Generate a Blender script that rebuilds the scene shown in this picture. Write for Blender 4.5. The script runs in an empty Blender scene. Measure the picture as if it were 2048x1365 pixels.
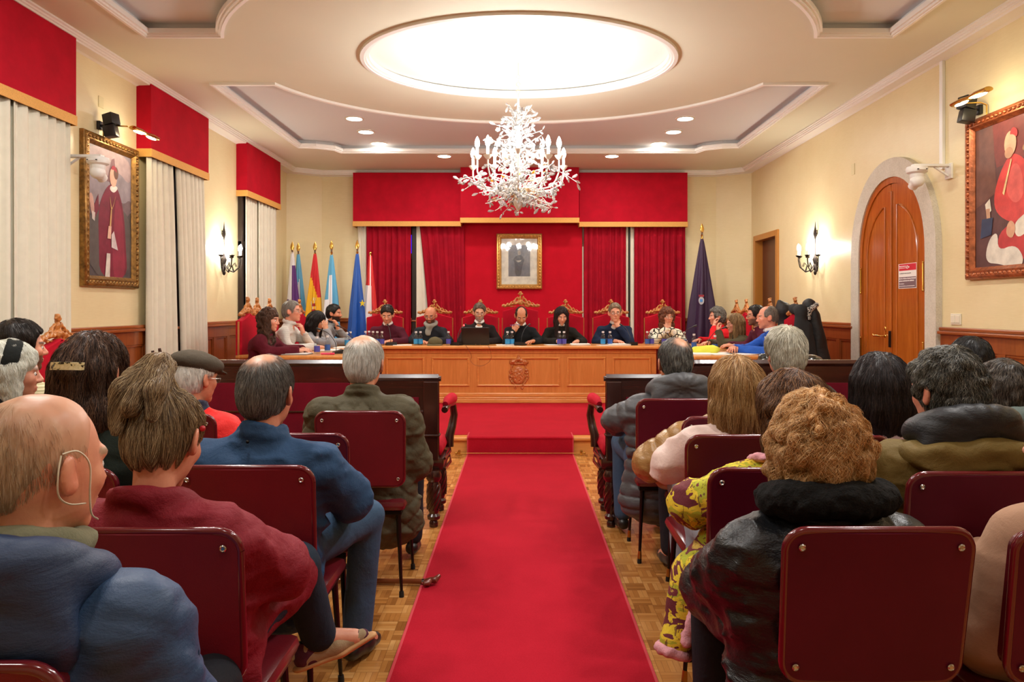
import bpy, bmesh, math, random
import numpy as np
from mathutils import Vector, Matrix, Euler
from mathutils.bvhtree import BVHTree
from mathutils.geometry import tessellate_polygon
PI = math.pi
C = bpy.context.scene.collection
F = 1450.0; CX = 1038.0; CY = 616.0; CAMZ = 1.45
def px(x, Y): return (x - CX) * Y / F
def pz(y, Y): return CAMZ - (y - CY) * Y / F
# ------------------------------------------------------------------ materials
def lin(c):
    return tuple(((v / 12.92) if v <= 0.04045 else ((v + 0.055) / 1.055) ** 2.4) for v in c)
def hexc(h):
    return lin(tuple(int(h[i:i + 2], 16) / 255.0 for i in (0, 2, 4)))
class NT:
    def __init__(s, name):
        s.m = bpy.data.materials.new(name); s.m.use_nodes = True
        s.t = s.m.node_tree; s.n = s.t.nodes; s.l = s.t.links
        s.n.clear()
        s.out = s.n.new('ShaderNodeOutputMaterial'); s.b = s.n.new('ShaderNodeBsdfPrincipled')
        s.l.new(s.b.outputs[0], s.out.inputs[0])
    def node(s, t, **k):
        n = s.n.new(t)
        for a, v in k.items(): setattr(n, a, v)
        return n
    def link(s, a, b): s.l.new(a, b)
    def coord(s, scale=(1, 1, 1), kind='Object', rot=(0, 0, 0)):
        tc = s.node('ShaderNodeTexCoord'); mp = s.node('ShaderNodeMapping')
        mp.inputs['Scale'].default_value = scale; mp.inputs['Rotation'].default_value = rot
        s.link(tc.outputs[kind], mp.inputs[0]); return mp.outputs[0]
    def noise(s, vec, scale, detail=3, rough=0.55, dist=0.0):
        n = s.node('ShaderNodeTexNoise'); n.inputs['Scale'].default_value = scale
        n.inputs['Detail'].default_value = detail; n.inputs['Roughness'].default_value = rough
        n.inputs['Distortion'].default_value = dist
        s.link(vec, n.inputs['Vector']); return n.outputs[0]
    def ramp(s, fac, stops, interp='LINEAR'):
        r = s.node('ShaderNodeValToRGB'); e = r.color_ramp.elements; r.color_ramp.interpolation = interp
        while len(e) > 1: e.remove(e[0])
        e[0].position = stops[0][0]; e[0].color = (*stops[0][1][:3], 1)
        for p, c in stops[1:]:
            q = e.new(p); q.color = (*c[:3], 1)
        s.link(fac, r.inputs[0]); return r.outputs[0]
    def math(s, op, a, b=None, c=None):
        n = s.node('ShaderNodeMath', operation=op)
        for i, v in enumerate((a, b, c)):
            if v is None: continue
            if isinstance(v, (int, float)): n.inputs[i].default_value = v
            else: s.link(v, n.inputs[i])
        return n.outputs[0]
    def mix(s, fac, a, b, mode='MIX'):
        n = s.node('ShaderNodeMix', data_type='RGBA', blend_type=mode)
        for i, v in ((0, fac), (6, a), (7, b)):
            if isinstance(v, (int, float)): n.inputs[i].default_value = v
            elif isinstance(v, tuple): n.inputs[i].default_value = (*v[:3], 1)
            else: s.link(v, n.inputs[i])
        return n.outputs[2]
    def color(s, v):
        if isinstance(v, tuple): s.b.inputs['Base Color'].default_value = (*v[:3], 1)
        else: s.link(v, s.b.inputs['Base Color'])
    def set(s, **k):
        for a, v in k.items():
            s.b.inputs[a.replace('_', ' ')].default_value = v
    def bump(s, h, strength=0.3, dist=0.01):
        n = s.node('ShaderNodeBump'); n.inputs['Strength'].default_value = strength
        n.inputs['Distance'].default_value = dist
        s.link(h, n.inputs['Height']); s.link(n.outputs[0], s.b.inputs['Normal'])
_mc = {}
def plain(name, col, rough=0.5, metal=0.0, var=0.0, vs=6.0, bump=0.0, bs=60.0, coat=0.0, sheen=0.0, spec=0.5, trans=0.0):
    if name in _mc: return _mc[name]
    if isinstance(col, str): col = hexc(col)
    t = NT(name); v = t.coord()
    if var > 0:
        n = t.noise(v, vs, 4)
        lo = tuple(c * (1 - var) for c in col); hi = tuple(min(1, c * (1 + var)) for c in col)
        t.color(t.ramp(n, [(0.3, lo), (0.7, hi)]))
    else: t.color(col)
    t.set(Roughness=rough, Metallic=metal)
    t.b.inputs['Specular IOR Level'].default_value = spec
    if coat: t.b.inputs['Coat Weight'].default_value = coat; t.b.inputs['Coat Roughness'].default_value = 0.12
    if sheen: t.b.inputs['Sheen Weight'].default_value = sheen; t.b.inputs['Sheen Tint'].default_value = (*col, 1)
    if trans: t.b.inputs['Transmission Weight'].default_value = trans
    if bump: t.bump(t.noise(v, bs, 4), bump, 0.004)
    _mc[name] = t.m; return t.m
def emit(name, col, strength):
    if name in _mc: return _mc[name]
    t = NT(name); t.color(col); t.b.inputs['Emission Color'].default_value = (*col, 1)
    t.b.inputs['Emission Strength'].default_value = strength; _mc[name] = t.m; return t.m
def thin_glass(name, tint=(1, 1, 1), refl=1.0):
    if name in _mc: return _mc[name]
    t = NT(name); t.n.remove(t.b); tr = t.node('ShaderNodeBsdfTransparent'); tr.inputs[0].default_value = (*tint, 1)
    g = t.node('ShaderNodeBsdfGlossy'); g.inputs['Roughness'].default_value = .03; f = t.node('ShaderNodeLayerWeight'); f.inputs[0].default_value = .5
    mx = t.node('ShaderNodeMixShader'); t.link(t.math('ADD', t.math('MULTIPLY', t.math('POWER', f.outputs[1], 3.0), .45), .045 * refl), mx.inputs[0]); t.link(tr.outputs[0], mx.inputs[1]); t.link(g.outputs[0], mx.inputs[2]); t.link(mx.outputs[0], t.out.inputs[0])
    _mc[name] = t.m; return t.m
def wood(name, dark, light, axis='z', rough=0.3, coat=0.3, scale=1.0):
    if name in _mc: return _mc[name]
    t = NT(name); s = {'x': (0.7, 9, 9), 'y': (9, 0.7, 9), 'z': (9, 9, 0.7)}[axis]
    v = t.coord(tuple(q * scale for q in s)); n = t.noise(v, 2.2, 6, 0.6, 1.2)
    n2 = t.noise(t.coord(tuple(q * 6 * scale for q in s)), 3.0, 3)
    m = t.math('ADD', t.math('MULTIPLY', n, 0.75), t.math('MULTIPLY', n2, 0.25))
    t.color(t.ramp(m, [(0.3, dark), (0.7, light)])); t.set(Roughness=rough)
    t.b.inputs['Coat Weight'].default_value = coat; t.b.inputs['Coat Roughness'].default_value = 0.15
    t.bump(m, 0.08, 0.003); _mc[name] = t.m; return t.m
# ------------------------------------------------------------------ objects
def link(o, parent=None, label=None):
    C.objects.link(o)
    if parent is not None: o.parent = parent
    if label: o['label'] = label
    return o
def thing(name, label, cat, loc=(0, 0, 0), rz=0.0, group=None):
    o = bpy.data.objects.new(name, None); C.objects.link(o); o.location = loc; o.rotation_euler = (0, 0, rz)
    o.empty_display_size = 0.1
    o['label'] = label; o['category'] = cat
    if group: o['group'] = group
    return o
def tag(o, label, cat, group=None, kind=None):
    o['label'] = label; o['category'] = cat
    if group: o['group'] = group
    if kind: o['kind'] = kind
    return o
def meshobj(name, verts, faces, mat, parent=None, smooth=False, label=None, mats=None, midx=None):
    me = bpy.data.meshes.new(name); me.from_pydata([tuple(v) for v in verts], [], [tuple(f) for f in faces]); me.update()
    if smooth: me.shade_smooth()
    for m in (mats or [mat]): me.materials.append(m)
    if midx is not None: me.polygons.foreach_set('material_index', midx)
    return link(bpy.data.objects.new(name, me), parent, label)
def bmobj(name, bm, mat, parent=None, smooth=False, label=None, angle=None):
    me = bpy.data.meshes.new(name); bmesh.ops.recalc_face_normals(bm, faces=bm.faces[:]); bm.to_mesh(me); bm.free()
    if smooth: me.shade_smooth()
    if angle: me.shade_smooth(); me.set_sharp_from_angle(angle=math.radians(angle))
    me.materials.append(mat)
    return link(bpy.data.objects.new(name, me), parent, label)
class MB:
    """collects shapes into one mesh"""
    def __init__(s): s.v = []; s.f = []
    def add(s, vs, fs):
        o = len(s.v); s.v += [tuple(v) for v in vs]; s.f += [tuple(i + o for i in f) for f in fs]; return s
    def box(s, a, b, bev=0.0, M=None):
        x0, y0, z0 = (min(a[i], b[i]) for i in range(3)); x1, y1, z1 = (max(a[i], b[i]) for i in range(3))
        if bev <= 0:
            vs = [(x, y, z) for z in (z0, z1) for x, y in ((x0, y0), (x1, y0), (x1, y1), (x0, y1))]
            fs = [(3, 2, 1, 0), (4, 5, 6, 7), (0, 1, 5, 4), (1, 2, 6, 5), (2, 3, 7, 6), (3, 0, 4, 7)]
        else:
            bev = min(bev, (x1 - x0) * .49, (y1 - y0) * .49, (z1 - z0) * .49)
            bm = bmesh.new(); bmesh.ops.create_cube(bm, size=1)
            for v in bm.verts: v.co = Vector(((x0 + x1) / 2 + v.co.x * (x1 - x0), (y0 + y1) / 2 + v.co.y * (y1 - y0), (z0 + z1) / 2 + v.co.z * (z1 - z0)))
            bmesh.ops.bevel(bm, geom=bm.edges[:], offset=bev, segments=2, profile=0.5, affect='EDGES')
            bm.verts.index_update(); vs = [v.co.copy() for v in bm.verts]; fs = [[v.index for v in f.verts] for f in bm.faces]; bm.free()
        if M is not None: vs = [M @ Vector(v) for v in vs]
        return s.add(vs, fs)
    def tube(s, pts, rad, n=8, cap=True, M=None, sx=1.0):
        pts = [Vector(p) for p in pts]; k = len(pts)
        if not hasattr(rad, '__len__'): rad = [rad] * k
        vs = []; fs = []; ref = None
        for i, p in enumerate(pts):
            d = (pts[min(i + 1, k - 1)] - pts[max(i - 1, 0)])
            d = d.normalized() if d.length > 1e-9 else Vector((0, 0, 1))
            if ref is None: ref = Vector((1, 0, 0)) if abs(d.x) < 0.9 else Vector((0, 1, 0))
            u = (ref - d * ref.dot(d)).normalized(); w = d.cross(u); ref = u
            for j in range(n):
                a = 2 * PI * j / n; vs.append(p + (u * math.cos(a) * sx + w * math.sin(a)) * rad[i])
        for i in range(k - 1):
            for j in range(n):
                fs.append((i * n + j, i * n + (j + 1) % n, (i + 1) * n + (j + 1) % n, (i + 1) * n + j))
        if cap: fs.append(tuple(range(n))[::-1]); fs.append(tuple((k - 1) * n + j for j in range(n)))
        if M is not None: vs = [M @ v for v in vs]
        return s.add(vs, fs)
    def lathe(s, prof, n=16, M=None, cap=True):
        vs = []; fs = []; k = len(prof)
        for r, z in prof:
            for j in range(n):
                a = 2 * PI * j / n; vs.append(Vector((r * math.cos(a), r * math.sin(a), z)))
        for i in range(k - 1):
            for j in range(n):
                fs.append((i * n + j, i * n + (j + 1) % n, (i + 1) * n + (j + 1) % n, (i + 1) * n + j))
        if cap: fs.append(tuple(range(n))[::-1]); fs.append(tuple((k - 1) * n + j for j in range(n)))
        if M is not None: vs = [M @ v for v in vs]
        return s.add(vs, fs)
    def prism(s, poly, h0, h1, M=None):
        """2D outline (x,z) extruded along y"""
        n = len(poly); vs = [Vector((x, h0, z)) for x, z in poly] + [Vector((x, h1, z)) for x, z in poly]
        fs = [(i, (i + 1) % n, n + (i + 1) % n, n + i) for i in range(n)]
        tri = tessellate_polygon([[Vector((x, z, 0)) for x, z in poly]])
        fs += [tuple(t) for t in tri] + [tuple(n + i for i in t[::-1]) for t in tri]
        if M is not None: vs = [M @ v for v in vs]
        return s.add(vs, fs)
    def ball(s, c, r, n=10, m=6, sc=(1, 1, 1), M=None):
        vs = [Vector((c[0], c[1], c[2] - r * sc[2]))]; fs = []
        for i in range(1, m):
            t = -PI / 2 + PI * i / m
            for j in range(n):
                a = 2 * PI * j / n
                vs.append(Vector((c[0] + r * sc[0] * math.cos(t) * math.cos(a), c[1] + r * sc[1] * math.cos(t) * math.sin(a), c[2] + r * sc[2] * math.sin(t))))
        vs.append(Vector((c[0], c[1], c[2] + r * sc[2])))
        for j in range(n): fs.append((0, 1 + (j + 1) % n, 1 + j))
        for i in range(m - 2):
            for j in range(n):
                a = 1 + i * n; fs.append((a + j, a + (j + 1) % n, a + n + (j + 1) % n, a + n + j))
        e = len(vs) - 1; a = 1 + (m - 2) * n
        for j in range(n): fs.append((a + j, a + (j + 1) % n, e))
        if M is not None: vs = [M @ v for v in vs]
        return s.add(vs, fs)
    def torus(s, c, R, r, n=24, m=8, M=None, axis='z'):
        vs = []; fs = []
        for i in range(n):
            a = 2 * PI * i / n
            for j in range(m):
                b = 2 * PI * j / m; q = R + r * math.cos(b)
                p = (q * math.cos(a), q * math.sin(a), r * math.sin(b))
                if axis == 'y': p = (p[0], p[2], p[1])
                if axis == 'x': p = (p[2], p[0], p[1])
                vs.append(Vector(p) + Vector(c))
        for i in range(n):
            for j in range(m): fs.append((i * m + j, ((i + 1) % n) * m + j, ((i + 1) % n) * m + (j + 1) % m, i * m + (j + 1) % m))
        if M is not None: vs = [M @ v for v in vs]
        return s.add(vs, fs)
    def build(s, name, mat, parent=None, smooth=None, label=None):
        me = bpy.data.meshes.new(name); me.from_pydata(s.v, [], s.f); me.update()
        bm = bmesh.new(); bm.from_mesh(me); bmesh.ops.recalc_face_normals(bm, faces=bm.faces[:]); bm.to_mesh(me); bm.free()
        if smooth is not None: me.shade_smooth(); me.set_sharp_from_angle(angle=math.radians(smooth))
        me.materials.append(mat)
        return link(bpy.data.objects.new(name, me), parent, label)
def smooth_path(P, n=6):
    P = [Vector(p) for p in P]; out = []
    for i in range(len(P) - 1):
        a, b, c, d = P[max(i - 1, 0)], P[i], P[i + 1], P[min(i + 2, len(P) - 1)]
        for j in range(n):
            t = j / n; out.append(.5 * ((2 * b) + (c - a) * t + (2 * a - 5 * b + 4 * c - d) * t * t + (3 * b - a - 3 * c + d) * t ** 3))
    return out + [P[-1]]
def copy_tree(o, parent=None):
    c = o.copy(); C.objects.link(c)
    if parent is not None: c.parent = parent
    for ch in list(o.children): copy_tree(ch, c)
    return c
def struct(o, label=None):
    o['kind'] = 'structure'
    if label: o['label'] = label
    return o
def sweep(name, path, prof, mat, closed=False, parent=None, side=1, smooth=None):
    """profile (d, z) swept along a flat path of (x, y, z); d is measured to the left of travel times side"""
    n = len(path); k = len(prof); vs = []; fs = []
    P = [Vector(p) for p in path]
    for i in range(n):
        a = P[(i - 1) % n] if (closed or i > 0) else None; b = P[(i + 1) % n] if (closed or i < n - 1) else None
        d1 = (P[i] - a).normalized() if a is not None else (b - P[i]).normalized()
        d2 = (b - P[i]).normalized() if b is not None else d1
        n1 = Vector((-d1.y, d1.x, 0)); n2 = Vector((-d2.y, d2.x, 0)); m = (n1 + n2)
        m = m / max(0.25, m.length_squared) * 2 if m.length > 1e-6 else n1
        for d, z in prof: vs.append(P[i] + m * d * side + Vector((0, 0, z)))
    for i in range(n if closed else n - 1):
        for j in range(k):
            fs.append((i * k + j, i * k + (j + 1) % k, ((i + 1) % n) * k + (j + 1) % k, ((i + 1) % n) * k + j))
    if not closed: fs.append(tuple(range(k))); fs.append(tuple((n - 1) * k + j for j in range(k))[::-1])
    mb = MB(); mb.add(vs, fs); return mb.build(name, mat, parent, smooth)
# ================================================================== THE ROOM
RX = 3.9; RYB = 12.5; RY0 = -2.6; ZC = 3.79; ZD = 0.17; DADO = 1.275
def wallmat():
    t = NT('cream_wall_paint'); v = t.coord()
    n = t.noise(v, 1.3, 5, 0.6); n2 = t.noise(t.coord((1, 1, 14)), 9, 3)
    c = t.ramp(n, [(0.25, hexc('E0D0A0')), (0.75, hexc('EBDEB4'))])
    t.color(t.mix(0.12, c, t.ramp(n2, [(0.3, hexc('C9B98A')), (0.7, hexc('F0E6C4'))]))); t.set(Roughness=0.38)
    t.bump(t.noise(v, 35, 4), 0.12, 0.003); return t.m
M_WALL = wallmat()
M_CEIL = plain('ceiling_cream_paint', 'DDDCC6', 0.7, var=0.02, vs=1.2)
M_COFF = plain('coffer_white_paint', 'D6D8DA', 0.7)
M_MOLD = plain('white_plaster_molding', 'EFEDE8', 0.45)
M_WOOD = wood('wainscot_wood_vertical', hexc('7A3A16'), hexc('9A5222'), 'z', 0.32)
M_WOODY = wood('wainscot_wood_lengthwise', hexc('7A3A16'), hexc('A55C26'), 'y', 0.3)
M_WOODX = wood('wainscot_wood_crosswise', hexc('7A3A16'), hexc('A55C26'), 'x', 0.3)
M_OAK = wood('honey_oak_desk', hexc('C47A38'), hexc('DE9550'), 'z', 0.3, 0.25)
M_OAKX = wood('honey_oak_lengthwise', hexc('CC8440'), hexc('E7A35C'), 'x', 0.28, 0.3)
M_OAKY = wood('honey_oak_crosswise', hexc('CC8440'), hexc('E7A35C'), 'y', 0.28, 0.3)
M_DOOR = wood('varnished_door_wood', hexc('9A4E16'), hexc('BE6C26'), 'z', 0.22, 0.5)
M_GOLD = plain('aged_gold', 'B98A45', 0.35, 0.85, var=0.25, vs=20, bump=0.2, bs=80)
M_BRASS = plain('polished_brass', 'D9AE5A', 0.2, 1.0)
M_WHITEPL = plain('white_plastic', 'E9E9E6', 0.35)
M_BLACKPL = plain('black_plastic', '17181A', 0.4)
M_DARK = plain('dark_metal', '15110F', 0.35, 0.6)
def parquet():
    t = NT('basket_weave_parquet'); v = t.coord()
    sep = t.node('ShaderNodeSeparateXYZ'); t.link(v, sep.inputs[0]); S = 0.093
    u = t.math('MULTIPLY', sep.outputs[0], 1 / S); w = t.math('MULTIPLY', sep.outputs[1], 1 / S)
    iu = t.math('FLOOR', u); iw = t.math('FLOOR', w)
    fu = t.math('FRACT', u); fw = t.math('FRACT', w)
    par = t.math('FLOORED_MODULO', t.math('ADD', iu, iw), 2.0)
    a = t.math('ADD', t.math('MULTIPLY', fu, par), t.math('MULTIPLY', fw, t.math('SUBTRACT', 1.0, par)))
    a5 = t.math('MULTIPLY', a, 4.0); st = t.math('FLOOR', a5); fa = t.math('FRACT', a5)
    cb = t.node('ShaderNodeCombineXYZ'); t.link(iu, cb.inputs[0]); t.link(iw, cb.inputs[1]); t.link(st, cb.inputs[2])
    wn = t.node('ShaderNodeTexWhiteNoise'); t.link(cb.outputs[0], wn.inputs[0])
    cb2 = t.node('ShaderNodeCombineXYZ'); t.link(iu, cb2.inputs[0]); t.link(iw, cb2.inputs[1])
    wn2 = t.node('ShaderNodeTexWhiteNoise'); t.link(cb2.outputs[0], wn2.inputs[0])
    k = t.math('ADD', t.math('MULTIPLY', wn.outputs[0], 0.6), t.math('MULTIPLY', wn2.outputs[0], 0.4))
    g1 = t.noise(t.coord((60, 6, 1)), 3, 4); g2 = t.noise(t.coord((6, 60, 1)), 3, 4)
    g = t.math('ADD', t.math('MULTIPLY', g1, par), t.math('MULTIPLY', g2, t.math('SUBTRACT', 1.0, par)))
    k = t.math('ADD', t.math('MULTIPLY', k, 0.8), t.math('MULTIPLY', g, 0.25))
    col = t.ramp(k, [(0.12, hexc('8A5424')), (0.45, hexc('B87A3C')), (0.75, hexc('CC9150')), (0.95, hexc('DDA868'))])
    e = t.math('MINIMUM', fa, t.math('SUBTRACT', 1.0, fa)); edge = t.math('LESS_THAN', e, 0.035)
    e2 = t.math('MINIMUM', t.math('MINIMUM', fu, t.math('SUBTRACT', 1.0, fu)), t.math('MINIMUM', fw, t.math('SUBTRACT', 1.0, fw)))
    edge2 = t.math('LESS_THAN', e2, 0.012); ed = t.math('MAXIMUM', edge, edge2)
    t.color(t.mix(t.math('MULTIPLY', ed, 0.55), col, hexc('6A3C18'))); t.set(Roughness=0.22)
    t.b.inputs['Coat Weight'].default_value = 0.35; t.b.inputs['Coat Roughness'].default_value = 0.15
    t.bump(t.math('MULTIPLY', ed, -1.0), 0.25, 0.001); return t.m
M_PARQ = parquet()
def carpetmat(name, c0, c1):
    t = NT(name); v = t.coord(); n = t.noise(v, 220, 2, 0.7); n2 = t.noise(v, 3.5, 4)
    t.color(t.mix(0.4, t.ramp(n, [(0.3, c0), (0.7, c1)]), t.ramp(n2, [(0.3, c0), (0.7, c1)]))); t.set(Roughness=0.95)
    t.b.inputs['Specular IOR Level'].default_value = 0.15
    t.b.inputs['Sheen Weight'].default_value = 0.25; t.b.inputs['Sheen Tint'].default_value = (*c1, 1)
    t.bump(n, 0.4, 0.003); return t.m
M_CARP = carpetmat('red_carpet_pile', hexc('9A0C20'), hexc('B6182C'))
M_CARPE = plain('carpet_bound_edge', 'C23A44', 0.9)
def velvet(name, c0, c1, sh=0.5):
    t = NT(name); v = t.coord(); n = t.noise(v, 5, 4, 0.6); n2 = t.noise(v, 260, 2)
    t.color(t.mix(0.3, t.ramp(n, [(0.3, c0), (0.7, c1)]), t.ramp(n2, [(0.3, c0), (0.7, c1)]))); t.set(Roughness=0.85)
    t.b.inputs['Specular IOR Level'].default_value = 0.2
    t.b.inputs['Sheen Weight'].default_value = sh; t.b.inputs['Sheen Tint'].default_value = (*c1, 1); t.b.inputs['Sheen Roughness'].default_value = 0.4
    t.bump(n2, 0.2, 0.002); return t.m
M_VEL = velvet('red_velvet', hexc('A00820'), hexc('BE0A28'))
M_VELC = velvet('crimson_curtain_velvet', hexc('8E0620'), hexc('AE0A26'))
M_CREAM = plain('cream_curtain_linen', 'DCD8C6', 0.8, var=0.04, vs=12, bump=0.15, bs=300, sheen=0.1)
M_FRINGE = plain('gold_fringe', 'E0A858', 0.7, var=0.15, vs=160, bump=0.6, bs=260)

# floor, walls
mb = MB(); mb.box((-RX, RY0, -0.1), (RX, RYB, 0)); struct(mb.build('floor', M_PARQ))
L0 = 12.16; XB = 3.4
mb = MB(); mb.box((-RX - .15, RY0, 0), (-RX, L0, ZC + .3)); struct(mb.build('wall_left', M_WALL))
# right wall with the opening of the small doorway
D0, D1, DZ = 10.96, 11.9, 2.54
mb = MB(); mb.box((RX, RY0, 0), (RX + .15, D0 - .03, ZC + .3)); mb.box((RX, D1 + .03, 0), (RX + .15, L0, ZC + .3)); mb.box((RX, D0 - .03, DZ + .03), (RX + .15, D1 + .03, ZC + .3))
struct(mb.build('wall_right', M_WALL))
mb = MB(); mb.box((-RX, RYB, 0), (RX, RYB + .15, ZC + .3))
for s in (-1, 1):
    a = [(s * RX, L0), (s * XB, RYB), (s * RX, RYB)]
    mb.add([(x, y, 0) for x, y in a] + [(x, y, ZC + .3) for x, y in a], [(0, 1, 4, 3), (1, 2, 5, 4), (2, 0, 3, 5), (0, 2, 1), (3, 4, 5)])
struct(mb.build('wall_back', M_WALL))
mb = MB(); mb.box((-RX, RY0 - .15, 0), (RX, RY0, ZC + .3)); struct(mb.build('wall_rear', M_WALL))

# ceiling with its oval and two coffers
def cell(a0, a1, rx, ry, n, cy=6.87, cx=0.0):
    return [(cx + rx * math.cos(a0 + (a1 - a0) * i / n), cy + ry * math.sin(a0 + (a1 - a0) * i / n)) for i in range(n + 1)]
OVAL = cell(0, 2 * PI, 1.47, 1.13, 96)[:-1]
def coffer(sgn):
    ax, ay = 2.66, 2.23; x1 = 2.54; th = math.acos(x1 / ax)
    arc = cell(th, PI - th, ax, ay, 40, 6.87)
    yb = arc[0][1]
    def m(y): return y if sgn > 0 else 2 * 6.87 - y
    far = 10.86
    pts = [(3.2, yb)] + arc + [(-3.2, yb), (-3.2, 10.5), (-2.95, 10.53), (-2.73, 10.66), (-2.66, far), (2.66, far), (2.73, 10.66), (2.95, 10.53), (3.2, 10.5)]
    return [(x, m(y)) for x, y in pts]
COF = [coffer(1), coffer(-1)]
outer = [(-RX, RY0), (RX, RY0), (RX, L0), (XB, RYB), (-XB, RYB), (-RX, L0)]
loops = [outer, OVAL] + COF
tri = tessellate_polygon([[Vector((x, y, 0)) for x, y in l] for l in loops])
flat = [p for l in loops for p in l]
vs = [(x, y, ZC) for x, y in flat]; fs = [tuple(t) for t in tri]
struct(meshobj('ceiling', vs, fs, M_CEIL))
mb = MB(); mb.box((-RX, RY0, ZC + .25), (RX, RYB, ZC + .3)); struct(mb.build('ceiling', M_CEIL))
def recess(loop, dz, name, mat):
    n = len(loop); vs = [(x, y, ZC) for x, y in loop] + [(x, y, ZC + dz) for x, y in loop]
    fs = [(i, (i + 1) % n, n + (i + 1) % n, n + i) for i in range(n)]
    fs += [tuple(n + i for i in t) for t in tessellate_polygon([[Vector((x, y, 0)) for x, y in loop]])]
    o = meshobj(name, vs, fs, mat); return struct(o)
recess(OVAL, 0.05, 'ceiling', plain('oval_white_paint', 'F4F2EA', 0.6))
for l in COF: recess(l, 0.09, 'ceiling', M_COFF)
prof = [(-.012, -.022), (.012, -.026), (.012, -.018), (.028, -.018), (.028, -.004), (.045, -.004), (.045, .03), (-.012, .03)]
def orient(loop):
    a = sum(loop[i - 1][0] * loop[i][1] - loop[i][0] * loop[i - 1][1] for i in range(len(loop)))
    return loop if a > 0 else loop[::-1]
for i, l in enumerate([OVAL] + COF):
    l = orient(l)   # left of travel = inside the opening
    pr = [(d * (1.5 if i == 0 else 1.2), z * 1.2) for d, z in prof]
    struct(sweep('trim_%d' % (i + 1), [(x, y, ZC) for x, y in l], pr, M_MOLD, closed=True))
crn = [(0, 0), (.185, 0), (.185, -.016), (.17, -.02), (.168, -.034), (.157, -.037), (.155, -.052), (.14, -.055), (.136, -.07), (.03, -.072), (0, -.08)]
struct(sweep('trim_4', [(x, y, ZC) for x, y in orient(outer)], crn, M_MOLD, closed=True))

# wainscot
def wains(name, p0, p1, step, mat_rail, nx):
    """panelling from p0 to p1, nx = direction into the room"""
    p0 = Vector((*p0, 0)); p1 = Vector((*p1, 0)); d = (p1 - p0); L = d.length; d.normalize(); nrm = Vector((*nx, 0))
    Mx = Matrix((( d.x, nrm.x, 0, p0.x), (d.y, nrm.y, 0, p0.y), (0, 0, 1, 0), (0, 0, 0, 1)))
    mb = MB(); mb.box((0, 0, 0), (L, .02, DADO - .02), M=Mx)
    k = max(1, round(L / step)); w = L / k
    for i in range(k + 1):
        a = max(0, i * w - .045); b = min(L, i * w + .045)
        mb.box((a, .015, .1), (b, .041, DADO - .19), .003, M=Mx)
    for i in range(k):
        a, b = i * w + .045, (i + 1) * w - .045
        for z0, z1 in ((.24, .262), (DADO - .22, DADO - .198)): mb.box((a, .015, z0), (b, .034, z1), .004, M=Mx)
        for x0 in (a, b - .022): mb.box((x0, .015, .262), (x0 + .022, .034, DADO - .22), .004, M=Mx)
    mb.box((0, .015, DADO - .2), (L, .042, DADO - .06), .004, M=Mx); mb.box((0, .015, 0), (L, .05, .24), .004, M=Mx)
    o = mb.build(name, M_WOOD); struct(o)
    mb = MB(); mb.box((-.001, 0, DADO - .065), (L + .001, .075, DADO - .035), .008, M=Mx); mb.box((-.001, 0, DADO - .035), (L + .001, .06, DADO), .01, M=Mx)
    r = mb.build('dado_rail', mat_rail); r.parent = o
wains('trim_5', (-RX, RY0), (-RX, L0), .42, M_WOODY, (1, 0))
for a, b in ((D1 + .09, L0), (8.36, D0 - .09), (RY0, 6.64)): wains('trim_%d' % (6 if a > 10 else 7 if a > 5 else 8), (RX, a), (RX, b), .42, M_WOODY, (-1, 0))
wains('trim_9', (-XB, RYB), (XB, RYB), .5, M_WOODX, (0, -1))
q = Vector((-.34, -.5, 0)).normalized() if 0 else None
for s in (-1, 1):
    dx, dy = (XB - RX) * s, RYB - L0; l = math.hypot(dx, dy); n = (dy / l * -s * -1, -abs(dx) / l)
    n = (-s * dy / l, -abs(dx) / l)
    wains('trim_10', (s * RX, L0), (s * XB, RYB), .6, M_WOODX, n)

# dais
YS = 7.15
mb = MB(); mb.box((-RX, YS + .012, 0), (RX, RYB, ZD - .006))
struct(mb.build('floor_dais', M_OAKX))
mb = MB(); mb.box((-RX, YS - .02, ZD - .03), (RX, YS + .13, ZD + .002), .008); struct(mb.build('trim_11', M_OAKX))
bm_ = MB(); bm_.box((-RX, YS + .13, ZD - .006), (RX, RYB - .02, ZD + .006)); struct(bm_.build('floor_carpet', M_CARP))
# aisle runner: over the floor, up the step and onto the dais
def runner(x0, x1, mat, name, dz=0.0, parent=None):
    prof = [(RY0 + .3, .008), (YS - .045, .008), (YS - .032, .014), (YS - .03, .03), (YS - .03, ZD - .02), (YS - .036, ZD), (YS - .026, ZD + .012), (YS, ZD + .014), (YS + .22, ZD + .014)]
    vs = []; fs = []
    for y, z in prof:
        for x in (x0, x1): vs.append((x, y - dz, z + dz))
    for y, z in prof:
        for x in (x0, x1): vs.append((x, y + .006, z - .0075))
    k = len(prof); o = 2 * k
    for i in range(k - 1):
        fs.append((2 * i, 2 * i + 1, 2 * i + 3, 2 * i + 2)); fs.append((o + 2 * i, o + 2 * i + 2, o + 2 * i + 3, o + 2 * i + 1))
        fs.append((2 * i, 2 * i + 2, o + 2 * i + 2, o + 2 * i)); fs.append((2 * i + 1, o + 2 * i + 1, o + 2 * i + 3, 2 * i + 3))
    mb = MB().add(vs, fs); return mb.build(name, mat, parent)
rn = runner(-.5, .525, M_CARP, 'carpet_runner'); tag(rn, 'long red carpet runner along the middle aisle up the step', 'carpet')
for a, b in ((-.512, -.5), (.525, .537)):
    runner(a, b, M_CARPE, 'bound_edge', 0.001, rn)
mb = MB(); mb.tube([(-.6, YS - .055, .026), (.63, YS - .055, .026)], .0035, 8)
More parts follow.
